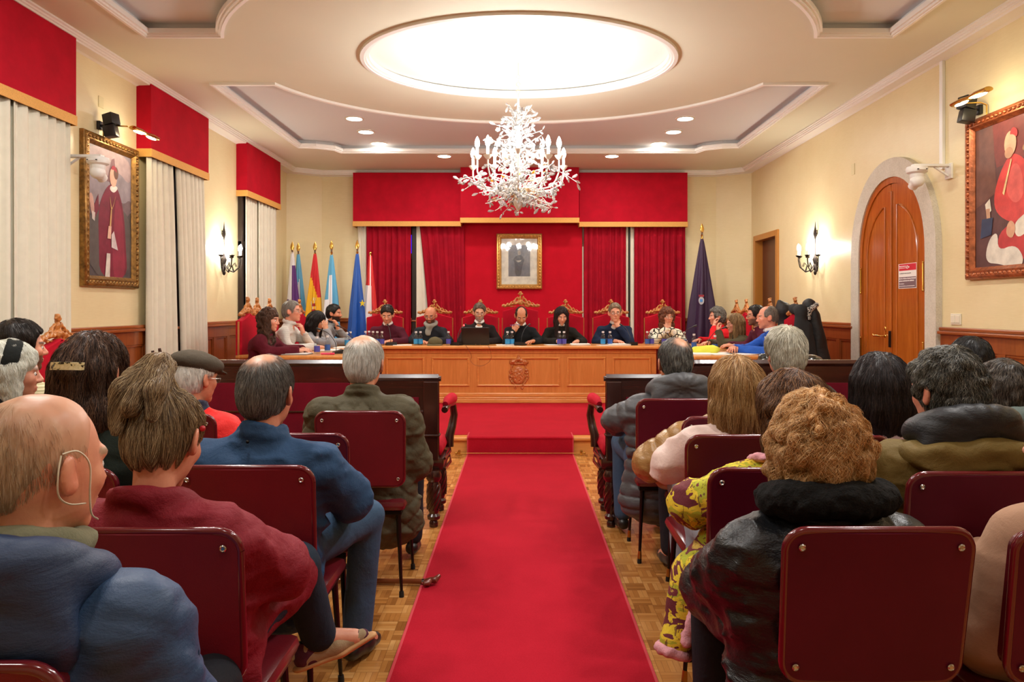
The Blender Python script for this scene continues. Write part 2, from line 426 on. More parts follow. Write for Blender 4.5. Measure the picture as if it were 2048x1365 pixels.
for x in (-.585, .61):
    mb.ball((x - .03 if x < 0 else x + .03, YS - .055, .026), .013); mb.box((x - .012, YS - .07, .008), (x + .012, YS - .03, .055), .004)
cr = mb.build('carpet_rod', M_BRASS, None, 40); tag(cr, 'thin brass rod holding the red runner at the foot of the step', 'rod')

# curtains and valances ------------------------------------------------
def curtain(name, p0, p1, z0, z1, folds, amp, mat, label, group=None, b0=None, b1=None, seed=0, parent=None, cat='curtain'):
    """hanging pleated cloth from p0 to p1 (top), b0 to b1 (bottom)"""
    rng = random.Random(seed); n = folds * 10; m = 14
    b0 = b0 or p0; b1 = b1 or p1
    t0, t1, u0, u1 = (Vector((*q, 0)) for q in (p0, p1, b0, b1))
    d = (t1 - t0).normalized(); nr = Vector((d.y, -d.x, 0))
    ph = [rng.uniform(-.5, .5) for _ in range(folds + 2)]; am = [rng.uniform(.6, 1.25) for _ in range(folds + 2)]
    vs = []; fs = []
    for j in range(m + 1):
        w = j / m; z = z1 + (z0 - z1) * w
        for i in range(n + 1):
            s = i / n; q = (t0.lerp(t1, s)).lerp(u0.lerp(u1, s), w ** 0.85)
            f = s * folds; k = int(min(f, folds - 1e-6)); fr = f - k
            a = amp * (am[k] * (1 - fr) + am[k + 1] * fr) * (0.55 + 0.45 * w)
            off = math.sin(2 * PI * (f + (ph[k] * (1 - fr) + ph[k + 1] * fr) * .35)) * a
            off += math.sin(2 * PI * f * 2.3 + w * 2 + seed) * a * .22
            vs.append(q + nr * off + Vector((0, 0, z)))
    for j in range(m):
        for i in range(n): fs.append((j * (n + 1) + i, j * (n + 1) + i + 1, (j + 1) * (n + 1) + i + 1, (j + 1) * (n + 1) + i))
    o = meshobj(name, vs, fs, mat, parent, smooth=True)
    md = o.modifiers.new('thick', 'SOLIDIFY'); md.thickness = .006
    if parent is None: tag(o, label, cat, group)
    return o
XV = RX - .15
ZV = 2.99
def side_valance(y0, y1, label):
    t = thing('valance', label, 'valance', (-RX, y0, ZV), 0, 'red velvet valances over the left windows')
    h = ZC - .056 - ZV; L = y1 - y0
    mb = MB(); mb.box((.0, 0, .075), (.15, .02, h)); mb.box((0, L - .02, .075), (.15, L, h)); mb.box((.13, .02, .075), (.15, L - .02, h), 0)
    mb.box((0.001, .021, h - .02), (.129, L - .021, h - .001)); mb.build('pelmet', M_VEL, t)
    mb = MB(); mb.box((.0, -.006, .0), (.156, .004, .085), .003); mb.box((.15, -.006, 0), (.158, L + .006, .085), .003); mb.box((.0, L - .004, 0), (.156, L + .006, .085), .003)
    mb.build('gold_fringe', M_FRINGE, t)
side_valance(4.77, 6.14, 'red velvet valance nearest the camera on left wall')
side_valance(7.39, 8.76, 'red velvet valance between left portrait and left wall lamp')
side_valance(10.0, 11.4, 'red velvet valance nearest the flags on the left wall')
M_DKFR = plain('dark_window_frame', '2A1C14', 0.4)
M_NIGHT = plain('night_glass', '0A0A10', 0.06, coat=0.4)
def window(n, x, y0, y1, z0, z1, axis='x', pos=0.0):
    mb = MB(); w = .07
    def bx(u0, u1, a, b, d): 
        if axis == 'x': mb.box((pos, u0, a), (pos + d, u1, b), .006)
        else: mb.box((u0, pos, a), (u1, pos - d, b), .006)
    bx(y0, y0 + w, z0, z1, .06); bx(y1 - w, y1, z0, z1, .06); bx(y0, y1, z0, z0 + w, .06); bx(y0, y1, z1 - w, z1, .06)
    m = (y0 + y1) / 2; bx(m - .05, m + .05, z0, z1, .06); bx(y0, y1, 2.3, 2.38, .055)
    o = struct(mb.build('window_%d' % n, M_DKFR))
    mb = MB()
    if axis == 'x': mb.box((pos, y0 + .02, z0 + .02), (pos + .02, y1 - .02, z1 - .02))
    else: mb.box((y0 + .02, pos, z0 + .02), (y1 - .02, pos - .02, z1 - .02))
    mb.build('pane', M_NIGHT, o); return o
for i, (a, b) in enumerate(((4.85, 6.05), (7.68, 8.62), (10.05, 11.3))): window(i + 1, 0, a, b, .5, 3.2, 'x', -RX + .002)
G = 'cream curtains of the left wall'
curtain('curtain', (-3.79, 4.6), (-3.79, 5.46), .06, 3.06, 7, .034, M_CREAM, 'cream curtain half nearest camera, left of left portrait', G, seed=1)
curtain('curtain', (-3.785, 5.4), (-3.785, 6.1), .06, 3.06, 6, .034, M_CREAM, 'cream curtain half directly left of the left portrait frame', G, seed=2)
curtain('curtain', (-3.8, 7.41), (-3.8, 7.98), .06, 3.06, 5, .034, M_CREAM, 'cream curtain half right beside the left portrait', G, b0=(-3.8, 7.43), b1=(-3.8, 8.16), seed=3)
curtain('curtain', (-3.8, 8.04), (-3.8, 8.7), .06, 3.06, 6, .034, M_CREAM, 'cream curtain half nearest the left wall lamp', G, b0=(-3.8, 8.24), b1=(-3.8, 8.86), seed=4)
curtain('curtain', (-3.82, 10.12), (-3.82, 10.62), ZD + .04, 3.06, 5, .018, M_CREAM, 'narrow pale curtain half just right of the left wall lamp', G, seed=5)
curtain('curtain', (-3.8, 10.55), (-3.8, 11.35), ZD + .04, 3.06, 6, .03, M_CREAM, 'cream curtain half closest to the back left corner', G, seed=6)
# back wall hangings
def back_val(x0, x1, y, z0, label):
    t = thing('valance', label, 'valance', (0, y, z0), 0, 'red velvet valances of the back wall')
    d = RYB - y; h = ZC - (.06 if d < .35 else .002) - z0
    mb = MB(); mb.box((x0, 0, .08), (x1, .02, h)); mb.box((x0, 0.02, .08), (x0 + .02, d - .002, h)); mb.box((x1 - .02, .02, .08), (x1, d - .002, h)); mb.build('pelmet', M_VEL, t)
    mb = MB(); mb.box((x0 - .004, -.008, 0), (x1 + .004, .002, .085), .003); mb.box((x0 - .006, -.006, 0), (x0 + .002, d - .01, .085)); mb.box((x1 - .002, -.006, 0), (x1 + .006, d - .01, .085))
    mb.build('gold_fringe', M_FRINGE, t)
YV = 12.22; YVc = 12.05
back_val(px(706, YV), px(921, YV), YV, pz(453, YV), 'long red velvet valance left of the chandelier, gold fringed')
back_val(px(1159, YV), px(1375, YV), YV, pz(454, YV), 'long red velvet valance right of the chandelier, gold fringed')
back_val(px(921, YVc), px(1158, YVc), YVc, pz(446, YVc), 'middle red velvet valance right behind the chandelier')
YC_ = 12.36
mb = MB(); mb.box((px(925, 12.44), 12.405, ZD + .01), (px(1164, 12.44), 12.435, 3.5)); o = mb.build('wall_hanging', velvet('flat_red_wall_cloth', hexc('B4061F'), hexc('C60A26'))); tag(o, 'flat red cloth covering wall behind the small framed picture', 'wall hanging')
GB = 'crimson velvet curtains of the back wall'
def zc(*a): return a
curtain('curtain', (px(733, YC_), YC_), (px(822, YC_), YC_), ZD + .02, 2.95, 7, .04, M_VELC, 'crimson curtain behind the red and white flag', GB, seed=11)
curtain('curtain', (px(838, YC_), YC_), (px(928, YC_), YC_), ZD + .02, 2.95, 6, .035, M_VELC, 'crimson curtain gathered right of the dark window gap', GB, b0=(px(868, YC_), YC_), b1=(px(930, YC_), YC_), seed=12)
curtain('curtain', (px(1168, YC_), YC_), (px(1252, YC_), YC_), ZD + .02, 2.95, 7, .035, M_VELC, 'crimson curtain right of framed picture, left of narrow white gap', GB, seed=13)
curtain('curtain', (px(1269, YC_), YC_), (px(1371, YC_), YC_), ZD + .02, 2.95, 8, .035, M_VELC, 'crimson curtain nearest the dark purple flag', GB, seed=14)
GS = 'white lining curtains of the back wall'
M_SHEER = plain('white_lining', 'EDE8D6', 0.8, var=0.03)
curtain('lining_curtain', (px(716, 12.42), 12.42), (px(738, 12.42), 12.42), ZD + .02, 2.95, 3, .02, M_SHEER, 'strip of white lining left of the crimson curtains by blue flag', GS, seed=21)
curtain('lining_curtain', (px(833, 12.42), 12.42), (px(842, 12.42), 12.42), ZD + .02, 2.95, 2, .012, M_SHEER, 'white lining flaring out right of the dark window gap', GS, b0=(px(833, 12.42), 12.42), b1=(px(866, 12.42), 12.42), seed=22)
curtain('lining_curtain', (px(1250, 12.42), 12.42), (px(1256, 12.42), 12.42), ZD + .02, 2.95, 2, .008, M_SHEER, 'white lining edge just left of narrow dark gap at right', GS, seed=23)
curtain('lining_curtain', (px(1261, 12.42), 12.42), (px(1270, 12.42), 12.42), ZD + .02, 2.95, 2, .008, M_SHEER, 'white lining edge just right of narrow dark gap at right', GS, seed=24)
curtain('lining_curtain', (px(1165, 12.41), 12.41), (px(1168.5, 12.41), 12.41), ZD + .02, 2.5, 1, .005, M_SHEER, 'thin white lining edge right of the flat red cloth', GS, seed=25)
window(4, 0, px(790, 12.49), px(870, 12.49), .4, 3.2, 'y', 12.498)
window(5, 0, px(1215, 12.49), px(1300, 12.49), .4, 3.2, 'y', 12.498)
mb = MB(); mb.box((px(819, 12.46), 12.462, pz(507, 12.46)), (px(836, 12.46), 12.472, pz(470, 12.46))); o = mb.build('window_6', emit('blue_street_glow', hexc('2A20E0'), 0.9)); struct(o, 'blue light glowing through the window gap')

# doors ----------------------------------------------------------------
YA, YBn = 6.87, 8.2; YM = (YA + YBn) / 2; HW = (YBn - YA) / 2; SP = 1.98; AP = 2.80
def arch(hw, sp, ap, n=28):
    pts = []
    for i in range(n + 1):
        a = PI * i / n; c, s_ = math.cos(a), math.sin(a)
        pts.append((math.copysign(abs(c) ** 0.96, c) * hw, sp + (ap - sp) * s_ ** 0.92))
    return pts
M_STONE = None
def stone():
    t = NT('pale_granite'); v = t.coord(); n = t.noise(v, 90, 3, 0.7); n2 = t.noise(v, 6, 3)
    t.color(t.mix(0.5, t.ramp(n, [(0.3, hexc('A8A294')), (0.65, hexc('DAD5C8'))]), t.ramp(n2, [(0.3, hexc('C6BFAE')), (0.7, hexc('DAD5C8'))]))); t.set(Roughness=0.7)
    t.bump(n, 0.5, 0.004); return t.m
M_STONE = stone()
# stone surround: an arched ring
so = [(y, z) for y, z in arch(HW + .19, SP + .0, AP + .2)]; si = arch(HW + .005, SP, AP + .005)
def ring(oo, ii, x0, x1, z0, name, mat, parent=None):
    O = [(oo[0][0], z0)] + oo + [(oo[-1][0], z0)]; I = [(ii[0][0], z0)] + ii + [(ii[-1][0], z0)]; n = len(O)
    vs = [(x0, YM + y, z) for y, z in O] + [(x0, YM + y, z) for y, z in I] + [(x1, YM + y, z) for y, z in O] + [(x1, YM + y, z) for y, z in I]; fs = []
    for i in range(n - 1):
        fs += [(i, i + 1, n + i + 1, n + i), (2 * n + i, 3 * n + i, 3 * n + i + 1, 2 * n + i + 1), (i, 2 * n + i, 2 * n + i + 1, i + 1), (n + i, n + i + 1, 3 * n + i + 1, 3 * n + i)]
    mb = MB().add(vs, fs); return mb.build(name, mat, parent)
struct(ring(so, si, RX - .06, RX + .001, 0, 'trim_12', M_STONE))
fr = ring(si, arch(HW - .05, SP, AP - .06), RX - .045, RX, 0, 'door_1', M_DOOR); struct(fr)
def leaf(s, name):
    """one arched leaf, s=+1 the far one (left in the photo)"""
    pts = [(y, z) for y, z in arch(HW - .052, SP, AP - .062) if y * s >= 0.02]
    if s < 0: pts = pts
    edge = 0.006 * s
    poly = [(edge, 0.02)] + ([(p[0], p[1]) for p in (pts if s < 0 else pts[::-1])]) + [((HW - .052) * s, 0.02)]
    poly = [(edge, .02), (edge, max(p[1] for p in pts))] + [p for p in (pts if s < 0 else pts[::-1])] + [((HW - .052) * s, .02)]
    Mx = Matrix(((0, 1, 0, 0), (1, 0, 0, YM), (0, 0, 1, 0), (0, 0, 0, 1)))
    mb = MB(); mb.prism(poly, RX - .032, RX - .001, Mx); lf = mb.build(name, M_DOOR, fr)
    # raised inner moulding following the arch
    ins = [(y, z) for y, z in arch(HW - .16, SP - .02, AP - .27) if y * s >= .12]
    path = [(ins[0][0] if s > 0 else ins[-1][0], .3)] + (ins if s > 0 else ins[::-1])
    top = path[-1]; path = path + [(0.12 * s, top[1] + .01), (.12 * s, .3), path[0]]
    mb = MB(); mb.tube([(RX - .034, YM + y, z) for y, z in path], .011, 6); mb.build('panel_molding', M_DOOR, lf, 50)
    return lf
lf1 = leaf(1, 'door_leaf'); lf2 = leaf(-1, 'door_leaf')
mb = MB(); mb.box((RX - .05, YM - .03, .02), (RX - .03, YM + .03, AP - .14), .006); mb.build('meeting_stile', M_DOOR, fr)
for y, z in ((YBn - .035, 1.75), (YBn - .035, .98), (YA + .035, 1.75), (YA + .035, .98)):
    mb = MB(); mb.tube([(RX - .052, y, z - .13), (RX - .052, y, z + .13)], .009, 8); mb.ball((RX - .052, y, z + .135), .012); mb.ball((RX - .052, y, z - .135), .012); mb.build('hinge', M_BRASS, fr, 40)
mb = MB(); yh = YM + .12; zh = pz(674, 7.5)
mb.tube([(RX - .03, yh, zh), (RX - .09, yh, zh), (RX - .095, yh + .05, zh + .005), (RX - .09, yh + .13, zh + .0), (RX - .088, yh + .15, zh + .012)], .009, 8); mb.ball((RX - .036, yh, zh), .022, sc=(.4, 1, 1)); mb.ball((RX - .036, yh - .01, zh + .075), .02, sc=(.4, .8, 1.3))
mb.build('door_handle', M_BRASS, lf1, 50)
mb = MB(); mb.box((RX - .056, YM - .035, zh - .11), (RX - .049, YM + .012, zh + .06), .002); mb.build('lock_plate', plain('dark_bronze', '2A2018', 0.4, 0.7), fr)
# sign on the near leaf
ys0, ys1, zs1, zs0 = 7.04, 7.38, pz(527, 7.2), pz(577, 7.2)
t = thing('door_sign', 'white red and grey printed notice taped on the arched door', 'sign', (RX - .034, (ys0 + ys1) / 2, zs0))
W = ys1 - ys0; H = zs1 - zs0
mb = MB(); mb.box((-.003, -W / 2, 0), (0, W / 2, H)); mb.build('sheet', plain('paper_white', 'F2F0EC', 0.5), t)
mb = MB(); mb.box((-.0045, -W / 2 + .012, H * .72), (-.003, W / 2 - .012, H * .98)); mb.build('red_band', plain('sign_red', 'CE1030', 0.5), t)
mb = MB(); mb.box((-.0045, -W / 2 + .012, H * .025), (-.003, W / 2 - .012, H * .46)); mb.build('grey_band', plain('sign_grey', '7A6268', 0.5), t)
rs = random.Random(5)
def textline(y0, y1, z, h, mat, name):
    mb = MB(); y = y0
    while y < y1:
        w = rs.uniform(.3, .8) * h; mb.box((-.0058, -y - w, z + rs.uniform(0, .15) * h), (-.0045, -y, z + h * rs.uniform(.75, 1.1))); y += w + h * rs.choice((.18, .2, .22, .5))
    mb.build(name, mat, t)
MW = plain('print_white', 'F0ECEC', 0.6); MG = plain('print_grey', '9A9896', 0.6)
textline(-W * .45, -W * .08, H * .87, H * .05, MW, 'printed_line'); textline(-W * .45, -W * .08, H * .81, H * .03, MW, 'printed_line')
textline(-W * .43, W * .2, H * .59, H * .04, MG, 'printed_line')
textline(-W * .45, W * .44, H * .37, H * .05, MW, 'printed_line'); textline(-W * .45, W * .36, H * .28, H * .05, MW, 'printed_line')
textline(-W * .45, -W * .17, H * .17, H * .035, MW, 'printed_line'); textline(-W * .45, W * .38, H * .08, H * .03, MW, 'printed_line')
mb = MB(); mb.torus((-.0052, -W * -.0, H * .85), .014, .004, 14, 4, axis='x'); mb.ball((-.0052, -.03, H * .85), .011, sc=(.1, 1, .7)); mb.build('emblem', MW, t)
# small doorway in the back right
mb = MB(); w = .09
mb.box((RX - .03, D0 - w, 0), (RX + .16, D0, DZ + w), .006); mb.box((RX - .03, D1, 0), (RX + .16, D1 + w, DZ + w), .006); mb.box((RX - .03, D0, DZ), (RX + .16, D1, DZ + w), .006)
o = struct(mb.build('door_2', plain('oak_casing', 'B87A30', 0.35)))
mb = MB(); mb.box((RX + .1, D0, ZD), (RX + .14, D1, DZ)); mb.box((RX + .09, D0 + .12, .5), (RX + .101, D1 - .12, 1.1), .004); mb.box((RX + .09, D0 + .12, 1.3), (RX + .101, D1 - .12, 2.35), .004)
mb.build('door_leaf', plain('dark_brown_door', '5C2C14', 0.35), o)
# small hallway behind the wall so the opening is closed
mb = MB(); mb.box((RX + .15, D0 - .1, 0), (RX + .2, D1 + .1, ZC)); struct(mb.build('wall_hall', M_WALL))
# switches, cable duct, wall plates
t = thing('light_switch', 'cream double light switch beside the arched door', 'switch', (RX, 6.46, pz(639, 6.46)))
mb = MB(); mb.box((-.012, -.075, -.05), (0, .075, .05), .004); mb.build('plate', plain('ivory_plastic', 'E4DFCB', 0.35), t)
for y in (-.035, .035):
    mb = MB(); mb.box((-.018, y - .028, -.034), (-.011, y + .028, .034), .003); mb.build('rocker', plain('ivory_plastic', 'E4DFCB', 0.35), t)
mb = MB(); mb.box((RX - .03, 6.63, 2.72), (RX, 6.68, ZC - .075), .004); o = mb.build('cable_duct', M_WHITEPL); tag(o, 'white vertical cable duct above the arched door on right wall', 'cable duct')
mb = MB(); mb.box((RX - .006, 8.42, 3.0), (RX, 8.5, 3.13), .002); o = mb.build('wall_plate', plain('painted_plate', 'DDD2A6', 0.5)); tag(o, 'small cream blank plate high on right wall', 'wall plate')
mb = MB(); mb.box((-RX, 6.72, pz(215, 6.75)), (-RX + .006, 6.8, pz(193, 6.75)), .002); o = mb.build('wall_plate', plain('painted_plate', 'DDD2A6', 0.5)); tag(o, 'small cream blank plate high above the left portrait', 'wall plate')
# ================================================================== LIGHTS
EXPO = 0.62
def plight(name, loc, energy, col=(1, .93, .82), r=.03, kind='POINT', size=None, rot=None, spread=None):
    l = bpy.data.lights.new(name, kind); l.energy = energy; l.color = col
    if kind == 'POINT' or kind == 'SPOT': l.shadow_soft_size = r
    if kind == 'AREA': l.shape = 'DISK'; l.size = size
    if spread: l.spread = spread
    o = bpy.data.objects.new(name, l); C.objects.link(o); o.location = loc
    if rot: o.rotation_euler = rot
    return o
M_DISC = emit('downlight_glow', (1, .93, .8), 9.0)
M_TRIM = plain('downlight_ring', 'DDD8CC', 0.3, 0.2)
dl = [(-2.11, 9.29, .09), (-2.11, 9.99, .09), (-2.07, 10.7, .09), (2.13, 9.29, .09), (2.13, 9.99, .09), (2.07, 10.7, .09), (-1.15, 11.16, 0), (1.43, 11.16, 0)]
names = ['nearest of three downlights in the far coffer, left side', 'middle of three downlights in the far coffer, left side', 'farthest of three downlights in the far coffer, left side',
         'nearest of three downlights in the far coffer, right side', 'middle of three downlights in the far coffer, right side', 'farthest of three downlights in the far coffer, right side',
         'downlight by the back wall, left of the chandelier', 'downlight by the back wall, right of the chandelier']
def downlight(x, y, dz, label, e):
    t = thing('downlight', label, 'downlight', (x, y, ZC + dz), 0, 'round recessed ceiling downlights')
    mb = MB(); mb.lathe([(.125, -.001), (.125, -.008), (.1, -.012), (.1, -.001)], 28, cap=False); mb.build('rim', M_TRIM, t, 40)
    mb = MB(); mb.lathe([(.001, -.006), (.1, -.006), (.1, -.003), (.001, -.003)], 28); mb.build('lamp', M_DISC, t)
    plight('downlight_lamp', (x, y, ZC + dz - .03), e * .42, (1, .93, .83), kind='AREA', size=.18)
for (x, y, dz), n in zip(dl, names): downlight(x, y, dz, n, 26)
for x, y, dz in dl[:6] + [(-1.15, 11.16, 0), (1.43, 11.16, 0)]:
    plight('downlight_lamp', (x, 2 * 6.87 - y, ZC + dz - .03), 17, (1, .97, .93), kind='AREA', size=.18)
for x in (-2, 0, 2): plight('downlight_lamp', (x, .3, ZC - .03), 10, (1, .96, .9), kind='AREA', size=.3)
# ================================================================== IMPLICIT SURFACES
_rs = np.random.RandomState(7); _tab = _rs.rand(32, 32, 32).astype(np.float32)
def vnoise(x, y, z, seed=0):
    x = x + seed * 3.17; y = y + seed * 1.73; z = z + seed * 5.31
    xi = np.floor(x).astype(np.int32); yi = np.floor(y).astype(np.int32); zi = np.floor(z).astype(np.int32)
    fx = x - xi; fy = y - yi; fz = z - zi
    fx = fx * fx * (3 - 2 * fx); fy = fy * fy * (3 - 2 * fy); fz = fz * fz * (3 - 2 * fz)
    r = 0
    for dx in (0, 1):
        wx = fx if dx else 1 - fx
        for dy in (0, 1):
            wy = fy if dy else 1 - fy
            for dz in (0, 1):
                wz = fz if dz else 1 - fz
                r = r + wx * wy * wz * _tab[(xi + dx) & 31, (yi + dy) & 31, (zi + dz) & 31]
    return r * 2 - 1
V3 = lambda *a: np.array(a if len(a) == 3 else a[0], dtype=np.float64)
class Prim:
    __slots__ = ('kind', 'a', 'b', 'ra', 'rb', 'R', 'lo', 'hi', 'op', 'k', 'fn', 'u', 's')
def _bb(p, pts, r):
    pts = np.array(pts); p.lo = pts.min(0) - r; p.hi = pts.max(0) + r
def cap(a, b, ra, rb=None, op='u', k=.02, fn=None, u=None, s=1.0):
    """round cone from a to b; along direction u the section is wider by 1/s"""
    p = Prim(); p.kind = 'c'; p.a = V3(a); p.b = V3(b); p.ra = ra; p.rb = ra if rb is None else rb; p.op = op; p.k = k; p.fn = fn
    p.u = None if u is None else V3(u) / np.linalg.norm(u); p.s = s; p.R = None
    _bb(p, [p.a, p.b], max(p.ra, p.rb) / min(1, s) + k + .02); return p
def ell(c, r, R=None, op='u', k=.02, fn=None):
    p = Prim(); p.kind = 'e'; p.a = V3(c); p.ra = V3(r); p.op = op; p.k = k; p.fn = fn; p.R = R; p.u = None; p.s = 1; p.b = None; p.rb = None
    _bb(p, [p.a], max(r) + k + .02); return p
def boxp(c, h, rr, R=None, op='u', k=.02, fn=None):
    p = Prim(); p.kind = 'b'; p.a = V3(c); p.ra = V3(h); p.rb = rr; p.op = op; p.k = k; p.fn = fn; p.R = R; p.u = None; p.s = 1; p.b = None
    _bb(p, [p.a], float(np.linalg.norm(h)) + rr + k + .02); return p
def tor(c, R0, r, R=None, op='u', k=.02, fn=None, sx=1.0):
    p = Prim(); p.kind = 't'; p.a = V3(c); p.ra = R0; p.rb = r; p.op = op; p.k = k; p.fn = fn; p.R = R; p.u = None; p.s = sx; p.b = None
    _bb(p, [p.a], R0 * max(1, sx) + r + k + .02); return p
def _eval(p, X, Y, Z):
    if p.kind == 'c':
        ab = p.b - p.a; L2 = max(1e-9, float(ab @ ab)); qx = X - p.a[0]; qy = Y - p.a[1]; qz = Z - p.a[2]
        t = np.clip((qx * ab[0] + qy * ab[1] + qz * ab[2]) / L2, 0, 1)
        qx = qx - t * ab[0]; qy = qy - t * ab[1]; qz = qz - t * ab[2]
        if p.u is not None:
            d = (qx * p.u[0] + qy * p.u[1] + qz * p.u[2]) * (p.s - 1)
            qx = qx + d * p.u[0]; qy = qy + d * p.u[1]; qz = qz + d * p.u[2]
        d = np.sqrt(qx * qx + qy * qy + qz * qz) - (p.ra + (p.rb - p.ra) * t)
        if p.fn is not None: d = d - p.fn(t, math.sqrt(L2), X, Y, Z)
        return d
    qx = X - p.a[0]; qy = Y - p.a[1]; qz = Z - p.a[2]
    if p.R is not None:
        M = p.R.T  # world to local
        qx, qy, qz = (M[0][0] * qx + M[0][1] * qy + M[0][2] * qz, M[1][0] * qx + M[1][1] * qy + M[1][2] * qz, M[2][0] * qx + M[2][1] * qy + M[2][2] * qz)
    if p.kind == 'e':
        r = p.ra; k0 = np.sqrt((qx / r[0]) ** 2 + (qy / r[1]) ** 2 + (qz / r[2]) ** 2)
        k1 = np.sqrt((qx / r[0] ** 2) ** 2 + (qy / r[1] ** 2) ** 2 + (qz / r[2] ** 2) ** 2) + 1e-6
        d = k0 * (k0 - 1) / k1
        d = np.where(k0 < .05, -min(r), d)
    elif p.kind == 'b':
        h = p.ra; ax = np.abs(qx) - h[0]; ay = np.abs(qy) - h[1]; az = np.abs(qz) - h[2]
        d = np.sqrt(np.maximum(ax, 0) ** 2 + np.maximum(ay, 0) ** 2 + np.maximum(az, 0) ** 2) + np.minimum(np.maximum(ax, np.maximum(ay, az)), 0) - p.rb
    else:
        d = np.sqrt((np.sqrt((qx / p.s) ** 2 + qy * qy) - p.ra) ** 2 + qz * qz) - p.rb
    if p.fn is not None: d = d - p.fn(0, 1, X, Y, Z)
    return d
def axis(lo, hi, coarse, fine, zones):
    """grid line positions, fine inside the zones"""
    out = [lo]; x = lo
    while x < hi:
        st = coarse
        for a, b in zones:
            if a - coarse * .5 < x < b: st = fine
        x += st; out.append(x)
    return np.array(out, dtype=np.float32)
def surface(name, prims, mat, parent=None, res=.012, fine=None, zones=(), label=None, post=None, colors=None):
    """one closed mesh of the joined shapes; zones = [(centre, half), ...] get the fine grid"""
    lo = np.min([p.lo for p in prims if p.op == 'u'], 0); hi = np.max([p.hi for p in prims if p.op == 'u'], 0)
    fine = fine or res
    ax = [axis(lo[i], hi[i], res, fine, [(c[i] - h, c[i] + h) for c, h in zones]) for i in range(3)]
    F = np.full((len(ax[0]), len(ax[1]), len(ax[2])), .3, dtype=np.float32)
    for p in prims:
        sl = []; ok = True
        for i in range(3):
            a = int(np.searchsorted(ax[i], p.lo[i])); b = int(np.searchsorted(ax[i], p.hi[i]))
            if b - a < 1: ok = False
            sl.append(slice(a, b))
        if not ok: continue
        X = ax[0][sl[0]][:, None, None]; Y = ax[1][sl[1]][None, :, None]; Z = ax[2][sl[2]][None, None, :]
        sh = (X.shape[0], Y.shape[1], Z.shape[2]); X = np.broadcast_to(X, sh); Y = np.broadcast_to(Y, sh); Z = np.broadcast_to(Z, sh)
        d = _eval(p, X, Y, Z).astype(np.float32); f = F[tuple(sl)]; k = p.k
        if p.op == 'u':
            h = np.maximum(k - np.abs(f - d), 0) / k; r = np.minimum(f, d) - h * h * k * .25
        elif p.op == 's':
            d = -d; h = np.maximum(k - np.abs(f - d), 0) / k; r = np.maximum(f, d) + h * h * k * .25
        elif p.op == 'i':
            h = np.maximum(k - np.abs(f - d), 0) / k; r = np.maximum(f, d) + h * h * k * .25
        F[tuple(sl)] = r
    if post is not None:
        idx = np.argwhere(np.abs(F) < .04)
        if len(idx):
            x, y, z = ax[0][idx[:, 0]], ax[1][idx[:, 1]], ax[2][idx[:, 2]]
            F[idx[:, 0], idx[:, 1], idx[:, 2]] = post(F[idx[:, 0], idx[:, 1], idx[:, 2]], x, y, z)
    F[0] = F[-1] = .3; F[:, 0] = F[:, -1] = .3; F[:, :, 0] = F[:, :, -1] = .3
    ins = F < 0; n0, n1, n2 = F.shape
    cnt = np.zeros((n0 - 1, n1 - 1, n2 - 1), dtype=np.int8)
    for a in (0, 1):
        for b in (0, 1):
            for c in (0, 1): cnt += ins[a:n0 - 1 + a, b:n1 - 1 + b, c:n2 - 1 + c]
    act = np.argwhere((cnt > 0) & (cnt < 8))
    if not len(act): return None
    vid = np.full(cnt.shape, -1, dtype=np.int32); vid[act[:, 0], act[:, 1], act[:, 2]] = np.arange(len(act))
    acc = np.zeros((len(act), 3)); num = np.zeros(len(act))
    for a0, a1 in [((0, b, c), (1, b, c)) for b in (0, 1) for c in (0, 1)] + [((b, 0, c), (b, 1, c)) for b in (0, 1) for c in (0, 1)] + [((b, c, 0), (b, c, 1)) for b in (0, 1) for c in (0, 1)]:
        i0 = act + np.array(a0); i1 = act + np.array(a1)
        f0 = F[i0[:, 0], i0[:, 1], i0[:, 2]]; f1 = F[i1[:, 0], i1[:, 1], i1[:, 2]]
        m = (f0 < 0) != (f1 < 0); t = np.where(m, f0 / np.where(m, f0 - f1, 1), 0)
        p0 = np.stack([ax[j][i0[:, j]] for j in range(3)], 1); p1 = np.stack([ax[j][i1[:, j]] for j in range(3)], 1)
        acc += np.where(m[:, None], p0 + (p1 - p0) * t[:, None], 0); num += m
    V = acc / num[:, None]; faces = []
    for axn in range(3):
        sl0 = [slice(1, -1)] * 3; sl1 = [slice(1, -1)] * 3
        sl0[axn] = slice(0, -1); sl1[axn] = slice(1, None)
        A = ins[tuple(sl0)]; B = ins[tuple(sl1)]; e = np.argwhere(A != B)
        if not len(e): continue
        fl = A[e[:, 0], e[:, 1], e[:, 2]]
        off = [1, 1, 1]; off[axn] = 0; e = e + np.array(off)
        o1, o2 = [(1, 2), (2, 0), (0, 1)][axn]
        q = []
        for da, db in ((-1, -1), (0, -1), (0, 0), (-1, 0)):
            c = e.copy(); c[:, o1] += da; c[:, o2] += db; q.append(vid[c[:, 0], c[:, 1], c[:, 2]])
        q = np.stack(q, 1); q[~fl] = q[~fl][:, ::-1]; faces.append(q)
    Fc = np.concatenate(faces); Fc = Fc[(Fc >= 0).all(1)]
    me = bpy.data.meshes.new(name); me.vertices.add(len(V)); me.vertices.foreach_set('co', V.astype(np.float32).ravel())
    me.loops.add(Fc.size); me.loops.foreach_set('vertex_index', Fc.astype(np.int32).ravel())
    me.polygons.add(len(Fc)); me.polygons.foreach_set('loop_start', np.arange(0, Fc.size, 4, dtype=np.int32)); me.polygons.foreach_set('loop_total', np.full(len(Fc), 4, dtype=np.int32))
    me.update(calc_edges=True); me.shade_smooth(); me.materials.append(mat)
